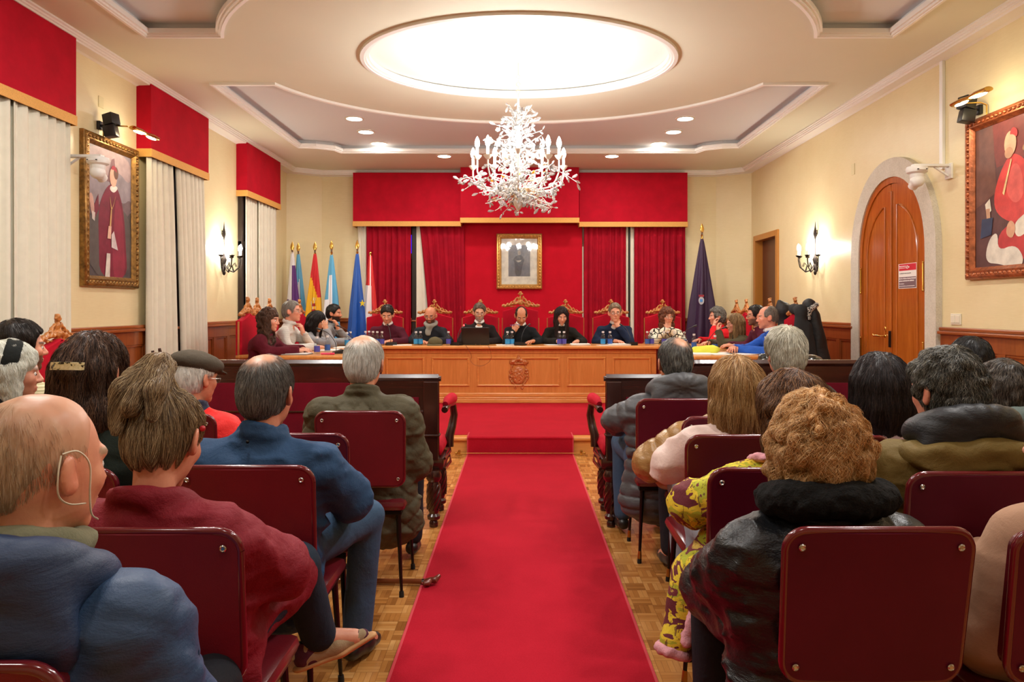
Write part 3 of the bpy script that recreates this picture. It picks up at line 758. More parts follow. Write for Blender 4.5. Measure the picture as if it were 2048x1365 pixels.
    if colors is not None:
        col = colors(V.astype(np.float32)); at = me.color_attributes.new('tint', 'FLOAT_COLOR', 'POINT')
        at.data.foreach_set('color', np.concatenate([col, np.ones((len(col), 1))], 1).astype(np.float32).ravel())
    return link(bpy.data.objects.new(name, me), parent, label)

# ================================================================== PEOPLE MATERIALS
def skinmat(name='skin'):
    if name in _mc: return _mc[name]
    t = NT(name); a = t.node('ShaderNodeAttribute'); a.attribute_name = 'tint'
    n = t.noise(t.coord(), 60, 3); t.color(t.mix(0.3, a.outputs[0], t.ramp(n, [(0.3, hexc('B0705A')), (0.7, hexc('F0C4A8'))]), 'SOFT_LIGHT'))
    t.set(Roughness=0.45); t.b.inputs['Subsurface Weight'].default_value = 0.0
    t.bump(t.noise(t.coord(), 220, 2), 0.08, 0.002); _mc[name] = t.m; return t.m
def hairmat(cols):
    nm = 'hair_' + '_'.join(cols)
    if nm in _mc: return _mc[nm]
    t = NT(nm); a = t.node('ShaderNodeAttribute'); a.attribute_name = 'tint'
    k = len(cols); c = t.ramp(a.outputs[2] if 0 else a.outputs['Fac'], [(i / max(1, k - 1), hexc(h)) for i, h in enumerate(cols)])
    sp = t.node('ShaderNodeSeparateColor'); t.link(a.outputs['Color'], sp.inputs[0]); t.link(sp.outputs[0], t.n[[n.name for n in t.n if n.bl_idname == 'ShaderNodeValToRGB'][0]].inputs[0])
    t.color(t.mix(sp.outputs[1], c, hexc('D09A7C'))); t.set(Roughness=0.42); t.b.inputs['Specular IOR Level'].default_value = 0.35; _mc[nm] = t.m; return t.m
def cloth(name, col, rough=0.8, var=0.12, wr=0.35, ws=9, sheen=0.15, fine=500, spec=0.3, pattern=None, stretch=(1, 1, 1)):
    if name in _mc: return _mc[name]
    c = hexc(col) if isinstance(col, str) else col
    t = NT(name); v = t.coord(); n = t.noise(v, 4, 4)
    base = t.ramp(n, [(0.25, tuple(q * (1 - var) for q in c)), (0.75, tuple(min(1, q * (1 + var)) for q in c))])
    if pattern: base = pattern(t, v, base)
    t.color(base); t.set(Roughness=rough); t.b.inputs['Specular IOR Level'].default_value = spec
    t.b.inputs['Sheen Weight'].default_value = sheen; t.b.inputs['Sheen Tint'].default_value = (*c, 1)
    w = t.noise(t.coord(stretch), ws * 1.6, 6, 0.62, .35); f = t.noise(v, fine, 2)
    t.bump(t.math('ADD', t.math('MULTIPLY', w, 1.0), t.math('MULTIPLY', f, 0.06)), wr, 0.02); _mc[name] = t.m; return t.m
SKIN = {'fair': 'DDA88C', 'mid': 'CC9474', 'red': 'D69478', 'olive': 'BC8766'}
M_EYE = plain('eye_white', 'E4E0DA', 0.25)
M_IRIS = plain('eye_iris', '2E2018', 0.2)
M_SHOE = plain('black_shoe_leather', '1A1817', 0.4)
M_GLS = plain('spectacle_frame_dark', '1E1A1A', 0.35)
M_GLSM = plain('spectacle_frame_metal', '8A8078', 0.3, 0.7)

def rotm(yaw=0, pitch=0, roll=0):
    """yaw to the left (+), pitch up (+), roll"""
    return np.array((Euler((pitch, 0, 0)).to_matrix().to_4x4() if 0 else (Matrix.Rotation(yaw, 3, 'Z') @ Matrix.Rotation(pitch, 3, 'X') @ Matrix.Rotation(roll, 3, 'Y'))))
def headprims(H, R, s=1.0, neckb=None, nr=.056, ear=1.0, male=True, jaw=1.0):
    T = lambda x, y, z: H + R @ (V3(x, y, z) * s)
    E = lambda c, r, **k: ell(T(*c), tuple(q * s for q in r), R=R, **k)
    cp = lambda a, b, ra, rb=None, **k: cap(T(*a), T(*b), ra * s, None if rb is None else rb * s, **k)
    P = []
    if neckb is not None:
        P.append(cap(T(0, -.028, -.06), neckb, nr * s, nr * 1.12, k=.03))
    P += [E((0, -.014, .034), (.075, .096, .086), k=.03), E((0, -.035, -.01), (.066, .072, .07), k=.03),
          E((0, .03, -.02), (.063, .062, .075), k=.03), E((0, .03, -.062), (.054 * jaw, .058, .05), k=.025),
          E((0, .074, -.1), (.022 * jaw, .018, .017), k=.025)]
    for q in (-1, 1):
        P.append(E((q * .036, .062, -.022), (.024, .022, .022), k=.02))
    P += [cp((-.036, .078, .024), (.036, .078, .024), .011, k=.014)]
    for q in (-1, 1):
        P.append(E((q * .031, .1, .002), (.017, .016, .011), op='s', k=.012))
    P += [cp((0, .084, .012), (0, .108, -.026), .008, .0115, k=.012)]
    for q in (-1, 1): P.append(E((q * .011, .097, -.031), (.008, .011, .008), k=.008))
    P += [E((0, .09, -.058), (.023, .011, .0055), k=.006), E((0, .088, -.069), (.02, .011, .006), k=.006), E((0, .1025, -.063), (.022, .006, .0016), op='s', k=.003)]
    for q in (-1, 1):
        Re = R @ rotm(q * .5, 0, 0) @ rotm(0, .18, 0)
        P.append(ell(T(q * .086, -.012, -.006), (.0075 * s * ear, .021 * s * ear, .034 * s * ear), R=Re, k=.008))
        P.append(ell(T(q * .078, -.002, -.022), (.012 * s, .012 * s, .018 * s), R=Re, k=.008))
        P.append(ell(T(q * .093, .0, -.002), (.006 * s, .012 * s, .021 * s), R=Re, op='s', k=.005))
    return P
def handprims(W, d, n, side=1, curl=.5, s=1.0, spread=.16, thumb=.6):
    """hand from wrist W, pointing along d, palm facing n; side=+1 right hand; curl in radians per joint"""
    d = d / np.linalg.norm(d); n = n - d * (n @ d); n = n / np.linalg.norm(n); l = np.cross(n, d) * side   # l points to the little finger side... thumb = -l
    P = []; pc = W + d * .045 * s
    P.append(cap(W - d * .012, W + d * .04 * s, .024 * s, .02 * s, k=.02, u=l, s=.75))
    P.append(boxp(W + d * .052 * s, (.027 * s, .026 * s, .004 * s), .010 * s, R=np.stack([l, d, n], 1), k=.015))
    ln = (.074, .082, .077, .06); rr = (.0092, .0094, .009, .008)
    for i in range(4):
        o = (-.0285 + .019 * i) * s; a = W + d * (.083 - .006 * abs(i - 1.3)) * s + l * o
        dirn = d + l * (i - 1.5) * spread; dirn = dirn / np.linalg.norm(dirn); c = 0
        for j, fr in enumerate((.45, .31, .24)):
            c += curl * (1.0 if j else .8)
            dd = dirn * math.cos(c) + n * math.sin(c); b = a + dd * ln[i] * fr * s
            P.append(cap(a, b, rr[i] * (1.05 - .08 * j) * s, rr[i] * (.98 - .1 * j) * s, k=.004)); a = b
    a = W + d * .02 * s - l * .022 * s + n * .004
    td = -l * .75 + d * .75 + n * thumb; td /= np.linalg.norm(td); b = a + td * .042 * s; P.append(cap(a, b, .0135 * s, .0105 * s, k=.012))
    td2 = d * .9 + n * thumb * .8 - l * .15; td2 /= np.linalg.norm(td2); c = b + td2 * .032 * s; P.append(cap(b, c, .0105 * s, .0088 * s, k=.005))
    return P
def strands(name, hair, H, R, s, n, length, mat, parent, rad=.0009, curl=0.0, seed=0, flow=None, offs=.002, lift=0.0, seg=8, gravity=1.0, thin=None):
    """fine locks that follow the surface of the hair"""
    rng = np.random.RandomState(seed); me = hair.data
    vs = np.zeros(len(me.vertices) * 3, dtype=np.float32); me.vertices.foreach_get('co', vs); vs = vs.reshape(-1, 3)
    bvh = BVHTree.FromPolygons([tuple(v) for v in vs], [tuple(p.vertices) for p in me.polygons])
    pick = rng.choice(len(vs), n); V = []; Fc = []; tint = []
    crown = Vector(H + R @ V3(0, -.06, .11) * s); up = Vector(R @ V3(0, 0, 1)); back = Vector(R @ V3(0, -1, 0))
    for q in pick:
        g_ = float(thin(vs[q][None, :])[0]) if thin else 0.0
        if g_ > 0 and rng.rand() < g_ * 1.3: continue
        p = Vector(vs[q].tolist()); pts = []; st = length / seg * rng.uniform(.7, 1.25); tn = rng.rand(); ph = rng.rand() * 6.28; cd = rng.choice((-1, 1))
        jit = Vector(rng.normal(0, .18, 3).tolist()); okc = 0
        for j in range(seg + 1):
            loc, nrm, _, _ = bvh.find_nearest(p)
            if loc is None: break
            # normals of the surface mesh point outward
            q2 = loc + nrm * (offs + lift * j / seg)
            pts.append(q2)
            if flow is not None: f = Vector(flow(np.array(q2)).tolist()) + jit * .6
            else:
                f = (q2 - crown); f = f - up * f.dot(up) * .3; f = f.normalized() * .8 + Vector((0, 0, -gravity)) + jit
            f = f - nrm * f.dot(nrm)
            if f.length < 1e-5: break
            f.normalize()
            if curl: 
                side = nrm.cross(f); a = ph + j * 1.1 * cd; f = (f + side * math.sin(a) * curl + nrm * math.cos(a) * curl * .5)
            p = q2 + f * st
        if len(pts) < 3: continue
        k = len(pts); o = len(V); ref = Vector((.3, .5, .8))
        for j, c in enumerate(pts):
            d = (pts[min(j + 1, k - 1)] - pts[max(j - 1, 0)]).normalized(); u = d.cross(ref).normalized(); w = d.cross(u)
            r = rad * (1.0 - .85 * (j / (k - 1)) ** 2) * (.5 if j == 0 else 1)
            for m in range(3):
                a = 2.094 * m; V.append(c + (u * math.cos(a) + w * math.sin(a)) * r); tint.append((tn, g_ * .8, 0, 1))
        for j in range(k - 1):
            for m in range(3): Fc.append((o + j * 3 + m, o + j * 3 + (m + 1) % 3, o + j * 3 + 3 + (m + 1) % 3, o + j * 3 + 3 + m))
    me2 = bpy.data.meshes.new(name); me2.from_pydata(V, [], Fc); me2.shade_smooth(); me2.materials.append(mat)
    at = me2.color_attributes.new('tint', 'FLOAT_COLOR', 'POINT'); at.data.foreach_set('color', np.array(tint, dtype=np.float32).ravel())
    # joined into the hair mesh as one part
    bm = bmesh.new(); bm.from_mesh(me); bm.from_mesh(me2); bm.to_mesh(me); bm.free(); bpy.data.meshes.remove(me2)
def lerp(a, b, t): return a + (b - a) * t

def puffer(sp, amp, p=.4, z=True):
    """bulging quilt bands; along z on the trunk, along the limb on arms"""
    def ft(t, L, X, Y, Z): return amp * (np.abs(np.sin(PI * (Z + .01 * np.sin(X * 9)) / sp)) ** p - .6)
    def fl(t, L, X, Y, Z): return amp * (np.abs(np.sin(PI * t * max(1, round(L / sp)))) ** p - .6)
    return ft, fl
def person(label, x, y, z0, yaw, head, hp=(0, 0, 0), sex='m', skin='fair', hair=None, top=None, legs='jeans_blue', lean=.0, arms=None, glasses=None, hs=1.0,
           shw=.175, bulk=1.0, res=.012, fine=.006, facecol=None, seat=.53, pose_legs=None, group=None, shoes=True, hips=None, extra=None, nr=None, name='person', shoulder_drop=.0):
    """seated figure. x, y, z0: floor point under the pelvis; head = world point of the top of the head; arms = {'R': (elbow, wrist, hand dir, palm, curl)} in local axes (x right, y front)"""
    t = thing(name, label, 'person', (x, y, z0), yaw, group)
    cy_, sy_ = math.cos(-yaw), math.sin(-yaw)
    def loc(p): dx, dy = p[0] - x, p[1] - y; return V3(dx * cy_ - dy * sy_, dx * sy_ + dy * cy_, p[2] - z0)
    top_ = loc(head); R = rotm(*hp); H = top_ - R @ V3(0, -.012, .12) * hs
    P0 = V3(0, 0, seat)
    N = H + (R @ V3(0, -.045, -.10) * .5 + V3(0, -.03, -.125) * .5) * hs + V3(0, 0, -.038 - shoulder_drop)
    sp = N - P0; spl = np.linalg.norm(sp)
    ch = P0 + sp * .66 + V3(0, -.02, 0); wa = P0 + sp * .3 + V3(0, -.01, 0)
    # shoulder axis follows a bit of the head yaw
    sx = rotm(hp[0] * .12) @ V3(1, 0, 0)
    SH = {q: N + sx * shw * q + V3(0, -.005, -.092) for q in (-1, 1)}
    arms = arms or {}; A = {}
    for q, k in ((-1, 'L'), (1, 'R')):
        if k in arms:
            e, w, hd, pn, cu = arms[k]; A[q] = [SH[q], V3(*e), V3(*w), V3(*hd), V3(*pn), cu]
        else:
            e = SH[q] + V3(q * .07, .06, -.27); w = V3(q * .1, .27, seat + .13)
            A[q] = [SH[q], e, w, V3(-q * .3, .9, -.15), V3(-q * .2, 0, -1), .35]
    pl = pose_legs or {}
    Lg = {}
    for q, k in ((-1, 'L'), (1, 'R')):
        hip = P0 + V3(q * .09, .02, -.01)
        kn, an, ft = pl.get(k, ((q * .13, .44, seat + .0), (q * .13, .42, .1), (0, 1, 0)))
        Lg[q] = (hip, V3(*kn), V3(*an), V3(*ft))
    b = bulk
    # ---- body: one continuous mesh
    B = headprims(H, R, hs, N + V3(0, 0, -.03), nr or (.054 if sex == 'm' else .046), jaw=1.0 if sex == 'm' else .86)
    B += [cap(ch, N + V3(0, 0, -.09), .085, .055, u=sx, s=.56, k=.04), cap(P0, ch, .095, .088, u=V3(1, 0, 0), s=.62, k=.05)]
    for q in (-1, 1):
        s_, e, w, hd, pn, cu = A[q]; B += [cap(s_, e, .046, .037, k=.03), cap(e, w, .036, .024, k=.015)]
        B += handprims(w, hd, pn, q, cu, s=1.0 if sex == 'm' else .9)
        hip, kn, an, ft = Lg[q]; B += [cap(hip, kn, .075, .05, k=.03), cap(kn, an, .05, .032, k=.02), cap(an, an + ft * .12 + V3(0, 0, -.05), .032, .03, k=.02)]
    base = hexc(SKIN.get(skin, skin)); fc = facecol or {}
    def col(V):
        L = ((V - H) @ R) / hs; c = np.tile(np.array(base, dtype=np.float32), (len(V), 1))
        def blend(m, cc): 
            m = np.clip(m, 0, 1)[:, None]; return c * (1 - m) + np.array(cc, dtype=np.float32) * m
        hd_ = (np.abs(L) < .16).all(1)
        def g(cx_, cy2, cz_, rx, ry, rz): return np.exp(-(((L[:, 0] - cx_) / rx) ** 2 + ((L[:, 1] - cy2) / ry) ** 2 + ((L[:, 2] - cz_) / rz) ** 2) * 1.2) * hd_
        red = tuple(q * f for q, f in zip(base, (1.05, .72, .7)))
        for q in (-1, 1): c = blend(g(q * .042, .06, -.03, .03, .04, .026) * .5, red); c = blend(g(q * .082, 0, -.01, .02, .04, .05) * .6, red)
        c = blend(g(0, .1, -.03, .018, .03, .02) * .45, red)
        c = blend((g(0, .095, -.0635, .024, .03, .009) > .35) * .75, tuple(q * f for q, f in zip(base, (.82, .45, .45))))
        if 'brow' in fc:
            for q in (-1, 1): c = blend((g(q * .034, .085, .026, .024, .04, .0075) > .3) * .8, hexc(fc['brow']))
        for q in (-1, 1): c = blend((g(q * .031, .085, .008, .017, .03, .0045) > .4) * .55, tuple(q2 * .35 for q2 in base))
        if 'beard' in fc:
            m = (L[:, 2] < -.035) & (L[:, 1] > -.01) & hd_ & (L[:, 2] > -.135); mm = (np.abs(L[:, 0]) < .02) & (np.abs(L[:, 2] + .062) < .008)
            side_ = np.clip((-.028 - L[:, 2] - .25 * np.maximum(0, .05 - np.abs(L[:, 0]))) / .012, 0, 1)
            must = np.exp(-((L[:, 2] + .049) / .008) ** 2 - (L[:, 0] / .03) ** 2) * (L[:, 1] > .06)
            c = blend(np.maximum(m * side_, must) * (~mm) * fc.get('bd', .8), hexc(fc['beard']))
        if 'scalp' in fc: c = blend(np.clip((L[:, 2] - .06) / .05, 0, 1) * hd_ * .35, hexc(fc['scalp']))
        return c
    hz = [(H, .14 * hs)] + [(A[q][2] + A[q][3] * .05, .1) for q in (-1, 1)] if fine < res else []
    body = surface('body', B, skinmat(), t, res, fine, hz, colors=col)
    # eyes
    T = lambda a, b_, c: Vector((H + R @ V3(a, b_, c) * hs).tolist())
    if fc.get('eyes', 1):
        for q in (-1, 1):
            mb = MB(); mb.ball(T(q * .031, .0755, .001), .0125 * hs, 10, 8); e = mb.build('eye', M_EYE, t, 60)
            mb = MB(); g_ = T(q * .031, .0755, .001) + Vector((R @ V3(0, .0085, -.002)).tolist()) * hs; mb.ball(g_, .0058 * hs, 8, 6); mb.build('iris', M_IRIS, e, 60)
    if glasses:
        gm = {'dark': M_GLS, 'metal': M_GLSM}.get(glasses, glasses); mb = MB()
        for q in (-1, 1):
            ring_ = [T(q * .033 + .023 * math.cos(a) * (1 if 1 else 1), .1 + .004 * math.cos(a) * -q, -.002 + .0165 * math.sin(a)) for a in [2 * PI * i / 14 for i in range(15)]]
            mb.tube(ring_, .0017, 5, False); mb.tube([T(q * .056, .098, .004), T(q * .075, .05, .004), T(q * .082, -.005, .006)], .0016, 5)
        mb.tube([T(-.011, .104, .002), T(0, .107, .005), T(.011, .104, .002)], .0016, 5); mb.build('glasses', gm, t, 60)
    # ---- trousers and shoes
    lm = cloth(*{'jeans_blue': ('blue_denim', '3A5470', .85, .2), 'dark': ('dark_trousers', '1C1E26', .8, .1), 'grey': ('grey_trousers', '4A4C50', .8, .1), 'light': ('light_jeans', '8E9CA8', .85, .15)}[legs]) if isinstance(legs, str) else legs
    if lm is not None:
        Q = [cap(P0 + V3(0, 0, .1), P0 + V3(0, .0, -.02), .118 * b, .12 * b, u=V3(1, 0, 0), s=.68, k=.05)]
        wn = lambda t_, L, X, Y, Z: .006 * vnoise(X * 14, Y * 14, Z * 9)
        for q in (-1, 1):
            hip, kn, an, ft = Lg[q]; Q += [cap(hip, kn, .088 * b, .068, k=.04, fn=wn), cap(kn, an + (kn - an) * .06, .066, .056, k=.02, fn=wn)]
        surface('trousers', Q, lm, t, max(res, .012))
    if shoes:
        for q in (-1, 1):
            hip, kn, an, ft = Lg[q]; ft = ft / np.linalg.norm(ft); a = an + V3(0, 0, -.035) - ft * .03
            Q = [cap(a, a + ft * .1 + V3(0, 0, -.012), .038, .036, k=.02), cap(a + ft * .1 + V3(0, 0, -.016), a + ft * .18 + V3(0, 0, -.024), .036, .028, k=.02)]
            surface('shoe', Q, M_SHOE, t, .012)
    # ---- upper garment
    if top: garment(t, top, P0, wa, ch, N, sx, A, H, R, hs, b, seat, shw, res)
    if hair: hairdo(t, hair, H, R, hs, N, fine)
    if extra: extra(t, H, R, hs, N, A, P0, T)
    return t

def garment(t, g, P0, wa, ch, N, sx, A, H, R, hs, b, seat, shw, res):
    """jacket / jumper with sleeves, collar and hem as one surface"""
    th = g.get('thick', .012); m = g['mat']; hem = g.get('hem', .1); res = g.get('res', .0085 if ('puff' in g) else max(res, .009))
    ft = fl = None; wr = g.get('wrinkle', .006); ws = g.get('ws', 9); sd = g.get('seed', 1)
    if 'puff' in g: ft, fl = puffer(*g['puff'])
    if g.get('quilt'):
        qs, am = g['quilt']
        ft = lambda t_, L, X, Y, Z: am * (np.minimum(np.abs(np.sin(PI * (X + Z) / qs)), np.abs(np.sin(PI * (X - Z) / qs))) ** .35 - .6)
        fl = lambda t_, L, X, Y, Z: am * (np.minimum(np.abs(np.sin(PI * (Y + Z) / qs)), np.abs(np.sin(PI * (Y - Z) / qs))) ** .35 - .6)
    Q = [cap(P0 + V3(0, .0, hem - .13), wa, .112 * b + th, .096 * b + th, u=V3(1, 0, 0), s=.62, k=.05, fn=ft),
         cap(wa, ch, .096 * b + th, .098 * b + th, u=sx, s=.56, k=.05, fn=ft),
         cap(ch, N + V3(0, -.012, -.09), .095 * b + th, .058 + th, u=sx, s=.48, k=.045, fn=ft)]
    Q += [cap(N + V3(0, -.008, -.035), A[q][0] + V3(-.015 * q, 0, .002), .036 + th * .8, .036 + th * .8, k=.055) for q in (-1, 1)]
    for q in (-1, 1):
        s_, e, w, hd, pn, cu = A[q]; ww = w + (e - w) * g.get('cuff', .06)
        a0, a1, a2 = g.get('arm', (.058, .05, .04))
        a0 *= .88; a1 *= .88; a2 *= .92
        Q += [cap(s_, e, a0 * b + th * .9, a1 * b + th * .9, k=.035, fn=fl), cap(e, ww, a1 * b + th * .9, a2 + th * .7, k=.02, fn=fl)]
        Q.append(cap(w, w + hd / np.linalg.norm(hd) * .13, .034, .05, op='s', k=.008))
    if g.get('skirt'):
        for q, kk in g['skirt'].items(): Q.append(cap(P0 + V3(q * .07, .04, .0), V3(*kk), .112, .085, k=.05))
    cl = g.get('collar', 'crew'); up = H - N; up = up / np.linalg.norm(up)
    Rn = np.array(Vector((0, 0, 1)).rotation_difference(Vector(up.tolist())).to_matrix())
    if cl == 'crew': Q += [tor(N + up * .012, .062, .012, R=Rn, k=.02), cap(N + up * .03, N + up * .3, .052, .052, op='s', k=.01)]
    if cl == 'stand': Q += [tor(N + up * .01, .072, .02, R=Rn, k=.02), tor(N + up * .038 + V3(0, -.008, 0), .073, .013, R=Rn, k=.012), cap(N + up * .035, N + up * .3, .052, .056, op='s', k=.01)]
    if cl == 'low': Q += [tor(N + up * -.002 + V3(0, -.008, 0), .078, .022, R=Rn, k=.03), cap(N + up * .0, N + up * .3, .052, .06, op='s', k=.012)]
    if cl == 'shirt': Q += [tor(N + up * .02, .066, .016, R=Rn, k=.02), tor(N + up * .04 + V3(0, -.004, 0), .064, .009, R=Rn, k=.012), cap(N + up * .02, N + up * .3, .055, .058, op='s', k=.01)]
    if cl in ('open', 'v'):
        Q += [tor(N + up * .01, .07, .014, R=Rn, k=.02), cap(N + up * .02, N + up * .3, .056, .056, op='s', k=.01)]
        fr = N + V3(0, .075, -.01); Q.append(cap(fr + V3(0, .03, .05), ch + V3(0, .15, -.0 if cl == 'v' else -.12), .042, .006, op='s', k=.01))
    def post(F_, X, Y, Z):
        wx = .5 * vnoise(X * 5, Y * 5, Z * 5, sd + 11); n = np.abs(vnoise(X * ws * .6 + wx, Y * ws * .6, Z * ws * 1.15 + wx, sd)); n2 = np.abs(vnoise(X * ws * 1.3, Y * ws * 1.3 + wx, Z * ws * 2.2, sd + 3))
        return F_ + wr * g.get('fold', 1) * (2.6 * n ** .8 + 1.1 * n2 - 1.4)
    o = surface(g.get('name', 'jacket'), Q, m, t, res, post=post if wr else None, label=g.get('label'))
    if g.get('inner'):     # shirt seen in the neck opening
        im, col_ = g['inner']; Q = [cap(ch, N + V3(0, -.002, -.07), .092 * b, .066, u=sx, s=.55, k=.03), tor(N + up * .02, .06, .012, R=Rn, k=.03), tor(N + up * .04, .058, .008, R=Rn, k=.02), cap(N + up * .03, N + up * .3, .048, .054, op='s', k=.006)]
        for q in (-1, 1): Q.append(boxp(N + up * .012 + V3(q * .028, .058, .0), (.018, .006, .014), .004, R=rotm(0, .5, q * .5), k=.008))
        surface(col_ or 'shirt', Q, im, t, .008)
    if g.get('hood'):
        hm = g.get('hood_mat', m); hw = g.get('hood', 1.0); hz = g.get('hood_z', 0)
        c = N + V3(0, -.085, -.01 + hz)
        Q = [tor(N + V3(0, -.03, .02 + hz), .105 * hw, .042 * hw, R=rotm(0, -.45 + .9 * 0, 0), k=.04, sx=1.1), ell(c + V3(0, -.02, -.04), (.16 * hw, .055 * hw, .1 * hw), k=.05, R=rotm(0, .15, 0)),
             cap(N + up * -.02, N + up * .3 + V3(0, .04, 0), .062, .09, op='s', k=.03), ell(N + V3(0, .11, .03), (.1, .09, .09), op='s', k=.04)]
        wv = g.get('hood_puff', .008)
        def post2(F_, X, Y, Z): return F_ - wv * (np.abs(np.sin(np.arctan2(X - N[0], -(Z - c[2]) + .05) * 5.5)) ** .5 - .5) + .005 * vnoise(X * 14, Y * 14, Z * 14, sd + 8)
        surface('hood', Q, hm, t, res, post=post2)
    if g.get('fur'):
        fm = g['fur']
        Q = [tor(N + V3(0, -.015, .035), .1, .045, R=rotm(0, -.2, 0), k=.03, sx=1.25), cap(N + up * .0, N + up * .3, .05, .07, op='s', k=.02)]
        def post3(F_, X, Y, Z): return F_ + .006 * vnoise(X * 60, Y * 60, Z * 60, 2) + .008 * vnoise(X * 20, Y * 20, Z * 20, 5)
        surface('fur_collar', Q, fm, t, .007, post=post3)
    if g.get('scarf'):
        sm = g['scarf']; Q = [tor(N + up * .03 + V3(0, .008, 0), .075, .028, R=Rn, k=.03), cap(N + V3(.02, .08, -.01), ch + V3(.03, .13, .02), .03, .022, u=V3(1, 0, 0), s=.6, k=.03), cap(N + up * .0, N + up * .3, .04, .05, op='s', k=.01)]
        surface('scarf', Q, sm, t, .009, post=lambda F_, X, Y, Z: F_ + .006 * vnoise(X * 22, Y * 22, Z * 30, 4))
    return o

def hairdo(t, h, H, R, s, N, fine):
    """h: dict(style, cols, n strands, len, ...)"""
    T = lambda x, y, z: H + R @ (V3(x, y, z) * s)
    E = lambda c, r, Rr=None, **k: ell(T(*c), tuple(q * s for q in r), R=R if Rr is None else R @ Rr, **k)
    st = h['style']; v = h.get('vol', .012); Q = []; g = V3(0, 0, -1)
    face = [E((0, .115, -.045), (.075, .08, .115), op='s', k=.015)]
    nape = boxp(T(0, .0, -.16 + h.get('nape', 0)), (.3, .3, .075), .0, R=R, op='s', k=.01)
    def skull(v, top=0, dn=0): return [E((0, -.016, .036 + top), (.076 + v, .097 + v, .087 + v), k=.03), E((0, -.042, -.015 - dn), (.062 + v, .073 + v, .072 + v + dn), k=.03)]
    amp = h.get('amp', .003); fq = h.get('fq', 34)
    if st in ('short', 'bald', 'crop'):
        Q = skull(v, h.get('top', 0)) ; Q += face + [nape]
        Q.append(E((0, .082, .018), (.085, .05, .062 + h.get('line', 0)), op='s', k=.02))
        if not h.get('burns'): Q += [E((q * .085, .03, -.03), (.03, .035, .05), op='s', k=.01) for q in (-1, 1)]
        Q += [E((q * .092, .0, -.018), (.026, .03, .042), op='s', k=.006) for q in (-1, 1)]
        if st == 'bald':
            bz = h.get('bz', .02); Q.append(E((0, .01 + h.get('by', 0), .1 + bz), (.07 * h.get('bw', 1), .1 * h.get('bw', 1), .075), op='s', k=.045))
    elif st == 'long':
        L = h.get('len', .2); w = h.get('w', .085)
        Q = skull(v, .004) + [cap(T(0, -.05, .0), T(0, -.05, -.04) + g * L * .45, (.078 + v) * s, (w) * s, u=R @ V3(1, 0, 0), s=.85, k=.04), cap(T(0, -.05, -.04) + g * L * .3, T(0, -.055, -.04) + g * L, w * s, w * .62 * s, u=R @ V3(1, 0, 0), s=h.get('flat', .75), k=.03)]
        for q in (-1, 1):
            if h.get('front', 1): Q.append(cap(T(q * .07, .015, .03), T(q * .075, .02, -.05) + g * L * h.get('fl', .7), .026 * s, .022 * s, k=.03))
        Q += [E((0, .118, -.035), (.066, .088, .122), op='s', k=.015)]
    elif st == 'curly':
        L = h.get('len', .12)
        Q = skull(v + .008, .006) + [cap(T(0, -.045, .0), T(0, -.045, -.03) + g * L, (.078 + v) * s, (.07 + v * .5) * s, u=R @ V3(1, 0, 0), s=.8, k=.04)]
        for q in (-1, 1): Q.append(cap(T(q * .07, .0, .02), T(q * .078, .005, -.03) + g * L * .9, .028 * s, .03 * s, k=.04))
        Q += [E((0, .12, -.045), (.06, .085, .105), op='s', k=.015)]
    elif st == 'updo':
        Q = skull(v, .0) + face + [nape] + [E((q * .085, -.002, -.02), (.02, .02, .04), op='s', k=.006) for q in (-1, 1)]
        c = T(0, -.085, .075)
        Q += [cap(T(-.01, -.05, .1), T(-.012, -.085, .175), .026 * s, .03 * s, k=.02), cap(T(-.03, -.09, .175), T(-.055, -.13, .09), .022 * s, .026 * s, k=.015), cap(T(-.055, -.13, .09), T(-.045, -.135, -.01), .026 * s, .012 * s, k=.012), cap(T(.01, -.09, .17), T(.03, -.135, .09), .022 * s, .022 * s, k=.015), cap(T(.03, -.135, .09), T(.038, -.135, .03), .022 * s, .01 * s, k=.012), cap(T(-.01, -.1, .165), T(-.015, -.145, .05), .018 * s, .02 * s, k=.015)]
    elif st == 'clip':
        L = h.get('len', .22)
        Q = skull(v, .006) + face[:0] + [E((0, -.105, .005), (.055, .028, .045), k=.03), cap(T(0, -.075, .0), T(0, -.075, -.06) + g * L * .5, .062 * s, .074 * s, u=R @ V3(1, 0, 0), s=.75, k=.04), cap(T(0, -.07, -.06) + g * L * .4, T(0.02, -.06, -.06) + g * L, .072 * s, .045 * s, u=R @ V3(1, 0, 0), s=.7, k=.04)]
        Q += [E((0, .115, -.04), (.066, .085, .112), op='s', k=.012)]
    def post(F_, X, Y, Z):
        q = np.stack([X - H[0], Y - H[1], Z - H[2]], 1) @ R
        a = np.arctan2(q[:, 0], -q[:, 1] + .02)
        if st == 'curly' or h.get('wavy'):
            kk = h.get('ck', 34); r = vnoise(X * kk, Y * kk, Z * kk, 1) * h.get('ca', .012) + vnoise(X * kk * 2.2, Y * kk * 2.2, Z * kk * 2.2, 3) * h.get('ca', .012) * .45
        elif st in ('long', 'clip', 'updo'):
            r = np.sin(a * fq * .5 + 2.5 * vnoise(X * 8, Y * 8, Z * 5)) * amp + vnoise(X * 70, Y * 70, Z * 9, 5) * amp * 1.2
        else: r = vnoise(X * 60, Y * 60, Z * 30, 5) * amp * 1.4
        return F_ + r
    rng = random.Random(h.get('seed', 1)); ph = rng.random() * 10
    thin = None
    if 'thin' in h:
        tc, tr, tmax = h['thin']
        def thin(V):
            q = ((np.asarray(V) - H) @ R) / s; d = np.sqrt((((q - np.array(tc)) / np.array(tr)) ** 2).sum(1))
            return np.clip((1.25 - d) * 1.6 + .25 * vnoise(q[:, 0] * 60, q[:, 1] * 60, q[:, 2] * 60), 0, 1) * tmax
